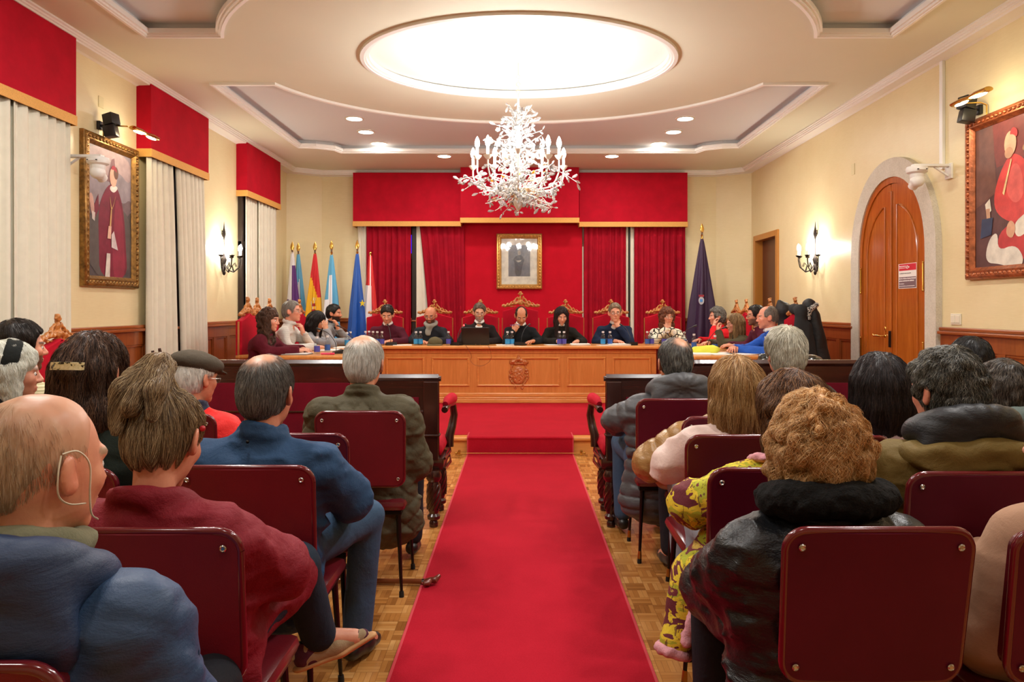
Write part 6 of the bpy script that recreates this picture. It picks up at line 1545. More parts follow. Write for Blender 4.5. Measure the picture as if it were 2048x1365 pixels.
side(1, 'balding man in bright blue jumper with arms on right table', 1534, 613, 2.78, 8.12, (-.1, -.1, 0), 'm', 'D89880', dict(style='bald', cols=('4A4440', '7A726A', '9A928A'), vol=.004, bz=.03, by=.05, bw=.8, n=2500, sl=.012, rad=.0009, burns=1),
     dict(name='jumper', mat=cloth('bright_blue_jumper', '2A58B4', .95, .06, .5, 8, .2), collar='crew', inner=(SHW, 'shirt')), arms={'L': ((-.25, .22, .80), (-.02, .48, .82), (.7, .5, 0), (0, 0, -1), .4), 'R': ((.2, .3, .80), (.0, .52, .83), (-.8, .4, 0), (0, 0, -1), .5)}, facecol={'brow': '7A6A5A'}, hs=1.04, bulk=1.06, shw=.195)
# ================================================================== CHANDELIER
M_WIRON = plain('white_enamelled_iron', 'EEE8D8', 0.4)
M_CRYST = NT('clear_crystal'); M_CRYST.color((1, 1, 1)); M_CRYST.set(Roughness=.03); M_CRYST.b.inputs['Transmission Weight'].default_value = .75; M_CRYST = M_CRYST.m
M_BULB = emit('candle_bulb_glow', (1, .97, .92), 60)
M_PET = plain('cream_porcelain_petal', 'EADCC0', 0.35)
M_PETP = plain('peach_porcelain_petal', 'E2BE94', 0.35)
M_AMBER = plain('amber_glass_flower', 'F0A020', 0.2, coat=.5)
chx, chy = px(1036.5, 6.87), 6.87
ch_ = thing('chandelier', 'white floral crystal chandelier with lit candle bulbs', 'chandelier', (0, 0, 0))
rc = random.Random(4)
def cz(y): return pz(y, 6.87)
mb = MB(); mb.lathe([(.001, 3.84), (.085, 3.84), (.08, 3.80), (.055, 3.775), (.001, 3.77)], 24, Matrix.Translation((chx, chy, 0))); mb.build('canopy', M_WIRON, ch_, 40)
mb = MB(); zt = 3.77
mb.tube([(chx, chy, 3.78), (chx, chy, 3.66)], .006, 6)
for i in range(6): mb.torus((chx, chy, 3.64 - .035 * i), .018, .004, 12, 5, axis='x' if i % 2 else 'y')
mb.build('chain', plain('cream_chain', 'CFC4A4', .4, .3), ch_, 50)
mb = MB(); mb.lathe([(.002, 2.36), (.03, 2.40), (.05, 2.45), (.03, 2.5), (.018, 2.56), (.03, 2.62), (.018, 2.7), (.014, 3.0), (.022, 3.1), (.012, 3.2), (.01, 3.44), (.002, 3.46)], 14, Matrix.Translation((chx, chy, 0))); mb.build('stem', M_WIRON, ch_, 50)
def sprig(pts, n, parent, name='crystal_sprig', drop=.02, leafmat=None):
    """a curved wire set with leaf-shaped drops"""
    P = [Vector(p) for p in pts]; lf = MB(); lf.tube(P, .0028, 4); nw = len(lf.f); m = len(P)
    for k in range(n):
        u = (k + 1) / n * (m - 1); i = min(int(u), m - 2); p = P[i].lerp(P[i + 1], u - i); d = Vector((rc.uniform(-1, 1), rc.uniform(-1, 1), rc.uniform(-.9, .5))).normalized(); L = drop * rc.uniform(1.2, 2.2)
        r = L * .36; w = d.cross(Vector((.3, .2, .9))).normalized(); Mx = Matrix.Translation(p + d * (L * 1.1)) @ d.to_track_quat('Z', 'X').to_matrix().to_4x4() @ Matrix.Diagonal((1, .5, 1, 1))
        lf.lathe([(.0005, -L * .9), (r * .5, -L * .5), (r, .15 * L), (r * .75, .6 * L), (.0005, .9 * L)], 6, Mx)
    o = lf.build(name, M_WIRON, parent, 60); o.data.materials.append(leafmat or M_CRYST)
    for pl in o.data.polygons:
        if pl.index >= nw: pl.material_index = 1
    return o
def flower(c, r, mat, parent, nm='porcelain_flower'):
    mb = MB(); q = Euler((rc.uniform(-1, 1), rc.uniform(-1, 1), rc.uniform(0, 6))).to_matrix().to_4x4()
    for ring_, (nn, rr, tl) in enumerate(((5, 1, .5), (4, .6, 1.0))):
        for i in range(nn):
            a = 2 * PI * i / nn + ring_ * .6; Mx = Matrix.Translation(c) @ q @ Matrix.Rotation(a, 4, 'Z') @ Matrix.Rotation(-tl, 4, 'Y') @ Matrix.Translation((r * rr * .55, 0, 0))
            mb.ball((0, 0, 0), r * rr * .55, 8, 5, (1, .85, .18), Mx)
    mb.ball(c, r * .2, 6, 5); mb.build(nm, mat, parent, 60)
bulbs = []
NA = 10
for i in range(NA):
    a = 2 * PI * i / NA + .31; R_ = .46 if i % 2 == 0 else .40; c_, s_ = math.cos(a), math.sin(a); zb = 2.80 + (.0 if i % 2 == 0 else .045)
    f = lambda r, z: (chx + c_ * r, chy + s_ * r, z)
    pts = [f(.02, 2.52), f(.1, 2.58), f(.2, 2.56), f(.32, 2.58), f(R_ - .03, 2.64), f(R_, 2.72), f(R_, zb)]
    mb = MB(); mb.tube(pts, .008, 6)
    mb.tube([f(.1, 2.58), f(.17, 2.66), f(.25, 2.68), f(.27, 2.62)], .005, 5); ar = mb.build('arm', M_WIRON, ch_, 50)
    mb = MB(); mb.lathe([(.008, -.02), (.02, -.01), (.036, .01), (.042, .022), (.034, .012), (.012, .0)], 12, Matrix.Translation(f(R_, zb))); mb.build('candle_cup', M_WIRON, ar, 50)
    mb = MB(); mb.lathe([(.013, 0), (.013, .09), (.009, .095)], 10, Matrix.Translation(f(R_, zb))); mb.build('candle_sleeve', M_WIRON, ar, 40)
    mb = MB(); mb.lathe([(.009, .095), (.02, .115), (.0235, .135), (.018, .165), (.008, .19), (.001, .2)], 12, Matrix.Translation(f(R_, zb))); mb.build('candle_bulb', M_BULB, ar, 60)
    bulbs.append(f(R_, zb + .14))
    for j in range(3):
        t0 = Vector(pts[3 + j]); w = Vector((rc.uniform(-.08, .08), rc.uniform(-.08, .08), rc.uniform(-.1, .08)))
        sprig([t0, t0 + w * .6 + Vector((c_ * .03, s_ * .03, 0)), t0 + w * 1.3 + Vector((c_ * .07, s_ * .07, -.02))], 7, ch_, drop=.021)
for k in range(54):      # the rising spray
    a = k * 2.4 + rc.uniform(-.3, .3); z0 = 2.6 + k * .0128; r1 = (.1 + .30 * max(0, (3.4 - z0)) ** .9) * rc.uniform(.55, 1.1)
    c_, s_ = math.cos(a), math.sin(a); sprig([(chx + .02 * c_, chy + .02 * s_, z0), (chx + r1 * .5 * c_, chy + r1 * .5 * s_, z0 + .06), (chx + r1 * c_, chy + r1 * s_, z0 + rc.uniform(.06, .16))], 8, ch_, drop=.022)
for k in range(34):      # the lower basket
    a = 2 * PI * k / 17 + rc.uniform(-.1, .1); c_, s_ = math.cos(a), math.sin(a); r1 = rc.uniform(.2, .44); zz = rc.uniform(2.34, 2.6)
    sprig([(chx + .04 * c_, chy + .04 * s_, 2.50), (chx + r1 * .55 * c_, chy + r1 * .55 * s_, zz + .05), (chx + r1 * c_, chy + r1 * s_, zz)], 8, ch_, drop=.021)
for k in range(22):
    a = 2 * PI * k / 22 * 3.3; r1 = rc.uniform(.06, .26) ; z1 = 2.37 + r1 * .4 + rc.uniform(0, .12)
    flower(Vector((chx + r1 * math.cos(a), chy + r1 * math.sin(a), z1)), rc.uniform(.028, .042), M_PETP if k % 3 else M_PET, ch_)
for k in range(14):
    a = rc.uniform(0, 6.28); r1 = rc.uniform(.1, .3); flower(Vector((chx + r1 * math.cos(a), chy + r1 * math.sin(a), rc.uniform(2.6, 3.15))), rc.uniform(.025, .04), M_PET, ch_)
for k in range(5):
    a = -PI / 2 + (k - 2) * .5; flower(Vector((chx + .3 * math.cos(a), chy + .3 * math.sin(a), 2.62 + .02 * k)), .024, M_AMBER, ch_, 'amber_flower')
for b in bulbs: plight('candle_bulb_lamp', b, 13, (1, .975, .94), .045)
# ================================================================== WALL LAMPS
M_IRON = plain('dark_wrought_iron', '2A2220', 0.45, 0.7)
M_BULB2 = emit('wall_bulb_glow', (1, .97, .9), 40)
def sconce(s, y, label, e):
    t = thing('wall_lamp', label, 'wall lamp', (s * RX, y, 0), 0, 'wrought iron candle wall lamps')
    z0 = 1.92; X = lambda d: -s * d
    mb = MB(); mb.lathe([(.001, z0 + .0), (.016, z0 + .02), (.018, z0 + .1), (.035, z0 + .16), (.02, z0 + .2), (.006, z0 + .24), (.006, z0 + .42), (.024, z0 + .5), (.008, z0 + .58), (.001, z0 + .66)], 10, Matrix.Translation((X(.035), 0, 0))); mb.ball((X(.035), 0, z0 - .01), .022, 8, 6, (1, 1, 1.6))
    for sy in (-1, 1): mb.tube([(X(.03), 0, z0 + .5), (X(.03), sy * .05, z0 + .54), (X(.03), sy * .06, z0 + .49), (X(.03), sy * .03, z0 + .46)], .005, 5)
    mb.build('backplate', M_IRON, t, 50)
    for k, (a, R_) in enumerate(((-80, .17), (-40, .2), (0, .22), (40, .2), (80, .17))):
        a = math.radians(a); f = lambda r, z: (X(.035 + r * math.cos(a)), r * math.sin(a), z)
        mb = MB(); mb.tube([f(0, z0 + .12), f(.06, z0 + .02), f(R_ * .6, z0 + .0), f(R_ - .02, z0 + .06), f(R_, z0 + .15), f(R_, z0 + .2)], .007, 6)
        mb.tube([f(R_ * .6, z0), f(R_ * .5, z0 + .08), f(R_ * .66, z0 + .12), f(R_ * .76, z0 + .07)], .005, 5); ar = mb.build('arm', M_IRON, t, 50)
        mb = MB(); mb.lathe([(.006, -.015), (.03, .0), (.036, .012), (.012, .004)], 10, Matrix.Translation(f(R_, z0 + .2))); mb.build('drip_pan', M_IRON, ar, 50)
        mb = MB(); mb.lathe([(.011, 0), (.011, .07), (.008, .075)], 8, Matrix.Translation(f(R_, z0 + .2))); mb.build('candle_sleeve', plain('ivory_sleeve', 'E8DCC0', .5), ar, 40)
        mb = MB(); mb.lathe([(.008, .075), (.017, .09), (.02, .11), (.014, .14), (.001, .165)], 10, Matrix.Translation(f(R_, z0 + .2))); mb.build('candle_bulb', M_BULB2, ar, 60)
        if k % 2 == 0 : plight('wall_bulb_lamp', (s * RX + f(R_, 0)[0], y + f(R_, 0)[1], z0 + .31), e, (1, .95, .85), .03)
sconce(-1, 9.5, 'wrought iron wall lamp with lit candles on the left wall', 15)
sconce(1, 9.46, 'wrought iron wall lamp with lit candles right of small doorway', 15)
# ================================================================== PICTURES
def paintmat(name, col, rough=.5): return plain('paint_' + name, col, rough, var=.22, vs=9, bump=.15, bs=60)
def picture(label, M, w, h, frame_mat, patches, fw=.09, bg='3A2A28', group=None, name='painting', inner=None, glass=False, ornate=True):
    t = thing(name, label, 'painting' if name == 'painting' else 'picture', (0, 0, 0), 0, group); t.matrix_world = M   # local x right, z up, y into the wall
    mb = MB(); prof = [(0, 0), (0, -.035), (.012, -.05), (.03, -.055), (.045, -.042), (fw * .7, -.05), (fw * .85, -.03), (fw, -.018), (fw, 0)]
    P = [(-w / 2, 0), (w / 2, 0), (w / 2, h), (-w / 2, h)]; k = len(prof); vs = []
    for (x, z), (ux, uz) in zip(P, ((1, 1), (-1, 1), (-1, -1), (1, -1))):
        for d, yy in prof: vs.append((x + ux * d, yy, z + uz * d))
    mb.add(vs, [(i * k + j, i * k + j + 1, ((i + 1) % 4) * k + j + 1, ((i + 1) % 4) * k + j) for i in range(4) for j in range(k - 1)])
    if ornate:    # carved beads along the frame
        st = .055
        for i in range(int(w / st) + 1):
            for z in (fw * .42, h - fw * .42): mb.ball((-w / 2 + .03 + i * (w - .06) / int(w / st), -.046, z), .021, 6, 4, (1, .6, .8))
        for i in range(int(h / st) + 1):
            for x in (-w / 2 + fw * .42, w / 2 - fw * .42): mb.ball((x, -.046, .03 + i * (h - .06) / int(h / st)), .021, 6, 4, (.8, .6, 1))
    mb.build('frame', frame_mat, t, 50)
    mb = MB(); mb.box((-w / 2 + fw * .9, -.012, fw * .9), (w / 2 - fw * .9, -.002, h - fw * .9)); cv = mb.build('canvas', paintmat('bg' + bg, bg), t)
    vs = []; fs = []; mi = []; mats = []
    for i, (col, poly) in enumerate(patches):
        if 4 < len(poly) < 16 and i > 0:
            for _ in range(2): poly = [q for a, b in zip(poly, poly[1:] + poly[:1]) for q in ((a[0] * .75 + b[0] * .25, a[1] * .75 + b[1] * .25), (a[0] * .25 + b[0] * .75, a[1] * .25 + b[1] * .75))]
        m = paintmat(col, col)
        if m not in mats: mats.append(m)
        o = len(vs); yy = -.0125 - .0004 * (i + 1)
        vs += [(x, yy, z) for x, z in poly]; tr = tessellate_polygon([[Vector((x, z, 0)) for x, z in poly]])
        for q in tr: fs.append(tuple(o + a for a in q)); mi.append(mats.index(m))
    if vs: meshobj('painted_figure', vs, fs, None, cv, mats=mats, midx=mi)
    if glass:
        mb = MB(); mb.box((-w / 2 + fw * .8, -.026, fw * .8), (w / 2 - fw * .8, -.023, h - fw * .8)); mb.build('glass', thin_glass('picture_glass', (1, 1, 1), 1.6), t)
    return t
def blob(cx, cz, rx, rz, n=18, rot=0): return [(cx + rx * math.cos(2 * PI * i / n) * math.cos(rot) - rz * math.sin(2 * PI * i / n) * math.sin(rot), cz + rx * math.cos(2 * PI * i / n) * math.sin(rot) + rz * math.sin(2 * PI * i / n) * math.cos(rot)) for i in range(n)]
M_BRZ = plain('antique_gilt_brown', '8A6632', 0.38, 0.6, var=.5, vs=25, bump=.4, bs=50)
M_RGILT = plain('red_brown_gilt', 'A8603A', 0.35, 0.55, var=.45, vs=22, bump=.4, bs=50)
# left portrait: hangs on the left wall, seen with local x pointing away from the camera
ML = Matrix(((0, -1, 0, -RX), (1, 0, 0, 6.895), (0, 0, 1, 1.645), (0, 0, 0, 1)))
w_, h_ = .93, 1.4
pt = [('8E8690', [(-.37, .75), (.37, .75), (.37, 1.31), (-.37, 1.31)]), ('A89498', [(-.37, 1.1), (-.1, 1.0), (.1, 1.15), (.37, 1.0), (.37, 1.31), (-.37, 1.31)]), ('6A5A60', [(-.37, .8), (-.1, .72), (.05, .95), (.2, .8), (.37, .9), (.37, .72), (.0, .6), (-.37, .65)]), ('7A5A60', [(-.06, 1.0), (.02, 1.22), (.07, 1.24), (.1, 1.0)]), ('54504E', [(-.37, .08), (.37, .08), (.37, .7), (.1, .8), (-.37, .74)]),
      ('741C34', [(-.18, .08), (-.19, .4), (-.2, .72), (-.12, .88), (-.02, .98), (.08, .99), (.17, .9), (.24, .7), (.27, .4), (.3, .08)]), ('8A2840', [(.02, .08), (.05, .6), (.1, .9), (.2, .75), (.24, .4), (.26, .08)]), ('741C34', [(-.19, .72), (-.26, .62), (-.3, .68), (-.2, .86)]), ('C8A094', [(-.31, .66), (-.27, .64), (-.26, .74), (-.3, .86), (-.35, .84)]), ('D8D0CC', [(-.3, .62), (-.26, .6), (-.25, .68), (-.3, .69)]),
      ('E4DCD8', [(-.02, .93), (.05, .9), (.12, .95), (.11, .98), (.0, .97)]), ('D8A894', blob(.045, 1.055, .062, .095)), ('6A4A3C', blob(.09, 1.1, .04, .06)), ('A03040', [(.0, 1.12), (.03, 1.17), (.09, 1.16), (.11, 1.1), (.06, 1.13)]), ('C8A06A', [(-.02, .9), (.0, .74), (.03, .74), (.1, .92), (.03, .76), (.01, .76)]), ('C8A06A', [(-.03, .52), (.0, .52), (.02, .74), (.0, .74)]), ('D8B09C', [(-.06, .46), (-.0, .46), (.01, .58), (-.04, .58)]), ('D0C4C8', [(.01, .38), (.12, .36), (.05, .54), (.01, .5)]), ('CFC8C0', [(-.1, .08), (-.02, .08), (-.01, .32), (-.07, .32)])]
picture('tall portrait of a standing figure in dark red robe, left wall', ML, w_, h_, M_BRZ, pt, .1, '4A4648')
# right painting
MR = Matrix(((0, 1, 0, RX), (-1, 0, 0, 5.7), (0, 0, 1, 1.69), (0, 0, 0, 1)))
pt2 = [('5A3A38', [(-.46, .08), (.46, .08), (.46, 1.28), (-.46, 1.28)]), ('7A3A34', [(-.2, .9), (.46, .95), (.46, 1.28), (-.3, 1.28)]), ('6E4A40', [(-.46, .6), (-.2, .7), (-.25, 1.28), (-.46, 1.28)]), ('A8805A', [(.08, .98), (.16, 1.06), (.3, 1.0), (.46, .98), (.46, .92), (.2, .96)]), ('24403A', [(.1, .98), (.2, 1.0), (.34, .85), (.36, .5), (.24, .6), (.16, .9)]),
       ('CC4440', [(-.2, .52), (-.24, .66), (-.16, .85), (-.04, .98), (.06, .96), (.18, .86), (.28, .62), (.3, .5), (.14, .44), (.0, .42)]), ('B83A3A', [(-.14, .12), (-.2, .34), (-.02, .44), (.18, .46), (.3, .36), (.24, .2), (.1, .12)]), ('D86058', [(-.1, .7), (-.02, .9), (.08, .88), (.14, .64), (.02, .56)]), ('E0DAC8', [(.0, .42), (.16, .5), (.28, .54), (.3, .44), (.16, .34), (.04, .3)]), ('D8D4C6', [(-.34, .2), (-.28, .34), (-.18, .38), (-.18, .22), (.02, .26), (.12, .16), (.1, .08), (-.0, .07), (-.1, .1), (-.2, .12), (-.3, .13)]),
       ('E0DAC8', [(-.34, .62), (-.28, .66), (-.26, .56), (-.32, .52)]), ('C89C7C', [(-.33, .58), (-.28, .58), (-.27, .46), (-.31, .42)]), ('2A3A58', [(-.4, .34), (-.26, .36), (-.24, .5), (-.38, .5)]), ('CC9C7C', [(-.08, .34), (.0, .3), (.04, .4), (-.02, .46), (-.07, .42)]), ('D8AC8C', blob(-.03, 1.06, .07, .1)), ('C09474', blob(-.045, .99, .05, .045)), ('C23838', [(-.04, 1.13), (.0, 1.19), (.06, 1.15), (.05, 1.09), (.0, 1.13)]), ('E4C890', [(-.12, .68), (-.02, .94), (-.01, .93), (-.1, .66)])]
picture('portrait of a seated figure in red cape, right wall', MR, 1.14, 1.36, M_RGILT, pt2, .1, '4A302E')
# small framed picture above the centre chair
Yk = 12.398; MK = Matrix(((1, 0, 0, px(1038.5, Yk)), (0, 1, 0, Yk), (0, 0, 1, pz(579, Yk)), (0, 0, 0, 1)))
wk, hk = 91 * Yk / F, 111 * Yk / F
pk = [('ECE8DA', [(-wk / 2 + .08, .08), (wk / 2 - .08, .08), (wk / 2 - .08, hk - .08), (-wk / 2 + .08, hk - .08)]), ('6E7480', [(-.185, .22), (.185, .22), (.185, .755), (-.185, .755)]), ('4A505C', [(-.07, .22), (-.08, .45), (-.11, .52), (-.04, .58), (.05, .58), (.09, .5), (.05, .4), (.03, .22)]), ('9A948E', blob(.0, .62, .028, .04)), ('A8A49C', [(-.06, .49), (.04, .5), (.02, .47), (-.02, .46)])]
picture('small gilt-framed grey picture with cream mount above centre chair', MK, wk, hk, plain('bright_gilt', 'D8A45A', .35, .6, var=.2, vs=30, bump=.3, bs=60), pk, .085, 'E8E4D4', name='framed_picture', glass=True)
# picture lamps and speakers, cameras
M_LAMP = emit('picture_lamp_glow', (1, .85, .6), 12)
def piclamp(s, y0, yb, zt, label):
    t = thing('picture_lamp', label, 'picture lamp', (s * RX, 0, 0), 0, 'brass picture lamps'); X = lambda d: -s * d
    mb = MB(); mb.tube([(X(.03), y0, zt - .14), (X(.03), y0, zt), (X(.08), y0, zt + .02), (X(.26), y0, zt + .01)], .007, 6); mb.build('bent_arm', M_BRASS, t, 50)
    mb = MB(); n = 8; mb.lathe([(.001, -.23), (.035, -.225), (.042, -.1), (.025, 0), (.042, .1), (.035, .225), (.001, .23)], 12, Matrix.Translation((X(.3), yb, zt)) @ Matrix.Rotation(PI / 2, 4, 'X') @ Matrix.Diagonal((1, .55, 1, 1))); mb.build('shade', M_BRASS, t, 50)
    for q in (-1, 1):
        mb = MB(); mb.ball((X(.3), yb + q * .12, zt - .016), .03, 10, 6, (.9, 3.0, .4)); mb.build('glowing_tube', M_LAMP, t, 60)
    plight('picture_lamp_light', (s * RX + X(.3), yb, zt - .05), 5, (1, .8, .5), .05)
piclamp(-1, 6.75, 6.98, 3.13, 'brass picture lamp over the left portrait'); piclamp(1, 6.0, 5.78, 3.13, 'brass picture lamp over the right painting')
def speaker(s, y, z, label):
    t = thing('wall_speaker', label, 'speaker', (s * RX, y, z), 0, 'small black double-cube wall speakers'); X = lambda d: -s * d
    mb = MB(); mb.box((X(0), -.03, -.04), (X(.03), .03, .04), .004); mb.tube([(X(.02), 0, 0), (X(.08), 0, 0)], .012, 8); mb.build('bracket', M_BLACKPL, t, 40)
    for dz, an in ((.055, .25), (-.055, -.15)):
        Mx = Matrix.Translation((X(.12), 0, dz)) @ Matrix.Rotation(an * s, 4, 'Z') @ Matrix.Rotation(.2 * s, 4, 'Y'); mb = MB(); mb.box((-.052, -.052, -.052), (.052, .052, .052), .006, Mx); mb.build('speaker_cube', M_BLACKPL, t, 40)
speaker(-1, 6.72, pz(242, 6.55), 'small black speaker cubes on the left wall above portrait'); speaker(1, 6.12, pz(212, 6.0), 'small black speaker cubes on right wall behind picture lamp')
def ptz(s, y, z, label):
    t = thing('dome_camera', label, 'camera', (s * RX, y, z), 0, 'white conference cameras on wall brackets'); X = lambda d: -s * d
    mb = MB(); mb.box((X(0), -.05, -.09), (X(.02), .05, .05), .004); mb.box((X(.02), -.03, .02), (X(.34), .03, .045), .006); mb.tube([(X(.02), 0, -.06), (X(.14), 0, .02)], .012, 6); mb.build('bracket', M_WHITEPL, t, 40)
    mb = MB(); mb.lathe([(.001, .02), (.085, .02), (.092, .0), (.085, -.03), (.06, -.045), (.055, -.09), (.05, -.1), (.001, -.1)], 24, Matrix.Translation((X(.3), 0, .0))); mb.box((X(.3) - .03, -.096, -.022), (X(.3) + .03, -.08, -.006), .002); mb.build('camera_base', M_WHITEPL, t, 40)
    mb = MB(); mb.ball((X(.3), -.005, -.105), .062, 16, 10, (1, 1, .95)); mb.tube([(X(.3), .03, -.12), (X(.3), .075, -.15)], [.045, .04], 14); mb.build('camera_head', M_WHITEPL, t, 50)
    mb = MB(); mb.tube([(X(.3), .074, -.149), (X(.3), .08, -.153)], .026, 12); mb.box((X(.3) - .045, -.093, -.018), (X(.3) - .01, -.089, -.01)); mb.box((X(.3) + .01, -.093, -.018), (X(.3) + .045, -.089, -.01)); mb.build('lens', M_BLACKPL, t, 40)
ptz(-1, 6.2, pz(318, 6.15), 'white camera on a bracket beside the left portrait'); ptz(1, 6.56, pz(336, 6.5), 'white camera on a bracket above the arched door')
# ================================================================== FLAGS
def flag(pxx, ytip, Y, label, top, rmax, zbot, colorf, cols, tip='spear', lean=0.0, folds=5, seed=0, rough=.6):
    x = px(pxx, Y); zt = pz(ytip, Y); t = thing('flag', label, 'flag', (x, Y, ZD), 0, 'flags on poles behind the council tables')
    mb = MB(); mb.tube([(lean * .6, 0, 0.02), (0, 0, zt - ZD - .14)], .013, 8); mb.build('pole', plain('dark_pole_wood', '5A3A20', .4), t, 40)
    mb = MB(); mb.lathe([(.001, 0), (.17, 0), (.17, .015), (.1, .03), (.02, .05), (.02, .12), (.001, .12)], 16); mb.build('foot', M_BRASS, t, 40)
    mb = MB()
    z1 = zt - ZD
    if tip == 'spear':
        mb.lathe([(.016, z1 - .26), (.016, z1 - .2), (.02, z1 - .19), (.01, z1 - .18)], 10); Mx = Matrix.Diagonal((1, .35, 1, 1)); mb.lathe([(.006, z1 - .18), (.034, z1 - .10), (.026, z1 - .06), (.001, z1)], 8, Mx)
    else: mb.ball((0, 0, z1 - .03), .022); mb.tube([(0, 0, z1 - .2), (0, 0, z1 - .03)], .012, 8)
    mb.build('finial', M_BRASS, t, 40)
    ztop = pz(top, Y) - ZD; zb = zbot - ZD; n = 60; m = 30; vs = []; fs = []; mi = []; rg = random.Random(seed); ph = rg.uniform(0, 6)
    for j in range(m + 1):
        v = j / m; z = ztop + (zb - ztop) * v; r = .02 + (rmax - .02) * v ** .8
        for i in range(n):
            a = 2 * PI * i / n; rr = r * (1 + .32 * min(1, v * 2) * math.sin(a * folds + ph + v * 1.5) + .1 * math.sin(a * folds * 2.1 + v * 3))
            dz = (.07 * math.sin(a + ph) + .03 * math.sin(3 * a)) * v * (1 if j > m * .7 else .4)
            vs.append((lean * v * .35 + rr * math.cos(a), rr * math.sin(a) * .75, z + dz))
    for j in range(m):
        for i in range(n):
            fs.append((j * n + i, j * n + (i + 1) % n, (j + 1) * n + (i + 1) % n, (j + 1) * n + i))
            a = (i + .5) / n * 2 * PI; mi.append(colorf(math.cos(a), -math.sin(a), (j + .5) / m))
    mats = [plain('flag_cloth_' + c, c, rough, sheen=.15) for c in cols]
    meshobj('cloth', vs, fs, None, t, True, mats=mats, midx=mi); return t
YF1 = 11.75
flag(584.5, 483, YF1, 'white and purple flag, leftmost of the flags', 505, .115, .75, lambda c, f, v: 1 if (c > -.05 + .1 * v and v > .12) or v > .55 + .1 * c else 0, ['E6E2E4', '5E2A78'], seed=1, lean=.06)
flag(596.5, 485, YF1 + .15, 'light blue and white flag close behind white and purple one', 508, .115, .8, lambda c, f, v: 0 if v < .3 - .1 * c or c > .45 - .2 * v else 1, ['5CA4C8', 'E8EAF0'], seed=2, lean=.12)
flag(630, 483, YF1 - .1, 'red and yellow flag with a coat of arms', 508, .13, .9, lambda c, f, v: (2 if abs(c - .1) < .35 and .52 < v < .7 and (v * 30 % 2 > 1) else 3 if abs(c) < .5 and .5 < v < .72 and (c * 7 + v * 9) % 1 > .72 else 1) if v > .22 + .14 * (c + 1) else 0, ['CC1820', 'F0B414', 'A8201C', 'E8DCC8'], seed=3, lean=-.08)
flag(663, 481, YF1 - .2, 'white and light blue flag with plain bronze spear tip', 510, .125, .9, lambda c, f, v: 0 if (c > .35 - .1 * v) or (v < .25) or (c < -.6 and v < .5) else 1, ['5CA8D0', 'ECECF2'], seed=4)
fe = flag(714.5, 480, YF1 - .5, 'deep blue flag with a yellow star', 508, .145, .62, lambda c, f, v: 0, ['1450A8', '0E3C84'], seed=5, rough=.45)
mb = MB(); pts = []
for i in range(10):
    a = PI / 2 + i * PI / 5; r = .055 if i % 2 == 0 else .022; pts.append((r * math.cos(a), r * math.sin(a)))
mb.prism(pts, -.004, .004, Matrix.Translation((.095, -.075, pz(607, YF1 - .6) - ZD)) @ Matrix.Rotation(.8, 4, 'Z')); mb.build('star', plain('yellow_star', 'E8D020', .6), fe)
flag(741, 503, YF1 - .35, 'red and white flag on a short white pole', 512, .105, .98, lambda c, f, v: 1 if (v > .36 and c < .45) or (abs(c - .1) < .2 and v < .4) else 0, ['D02A2A', 'ECE6E6'], 'ball', seed=6)
fp = flag(1404, 447, YF1, 'dark purple flag with small crest, right of the curtains', 478, .235, .55, lambda c, f, v: 0, ['352040'], seed=7, folds=4)
cz0 = pz(602, YF1) - ZD
mb = MB(); mb.prism([(.045 * math.cos(a) * (1 if math.sin(a) > 0 else .95), .062 * math.sin(a)) for a in [2 * PI * i / 16 for i in range(16)]], -.006, .004, Matrix.Translation((-.05, -.155, cz0))); cr_ = mb.build('crest', plain('crest_silver', 'B8BCC4', .5), fp)
mb = MB(); mb.box((-.075, -.166, cz0 - .02), (-.03, -.160, cz0 + .025), .003); mb.build('crest_blue_field', plain('crest_blue', '4A8AD0', .5), cr_)
mb = MB(); [mb.ball((-.085 + .0175 * i, -.16, cz0 + .085), .011, 6, 4) for i in range(5)]; mb.box((-.088, -.165, cz0 + .06), (-.012, -.155, cz0 + .075)); mb.build('crest_crown', plain('crest_red', 'A83A48', .5), cr_)
# ================================================================== THINGS ON THE TABLES
M_GL = thin_glass('clear_bottle_glass', (.86, .92, .96), 1.5)
M_LB = {'blue': plain('blue_label', '2E5AA8', .5), 'cyan': plain('cyan_label', '2C8CC8', .5), 'violet': plain('violet_label', '4A4AA8', .5)}
M_CAPW = plain('white_cap', 'DADCE0', .4)
_bp = {}
def bottle(x, y, label, kind='blue', sc=1.0):
    if kind not in _bp:
        t = thing('water_bottle', label, 'bottle', (0, 0, 0), 0, 'small water bottles on the council tables')
        mb = MB(); mb.lathe([(.001, 0), (.03, 0), (.032, .006), (.032, .105), (.028, .125), (.014, .15), (.0125, .172), (.001, .172)], 16); mb.build('glass_body', M_GL, t, 50)
        mb = MB(); mb.lathe([(.0325, .02), (.0328, .02), (.0328, .085), (.0325, .085)], 16, cap=False); mb.build('paper_label', M_LB[kind], t, 50)
        mb = MB(); mb.lathe([(.001, .168), (.0165, .168), (.0165, .19), (.001, .19)], 12); mb.build('bottle_cap', M_CAPW, t, 40); _bp[kind] = t
    else: t = copy_tree(_bp[kind])
    t['label'] = label; t.location = (x, y, ZT + .0005); return t
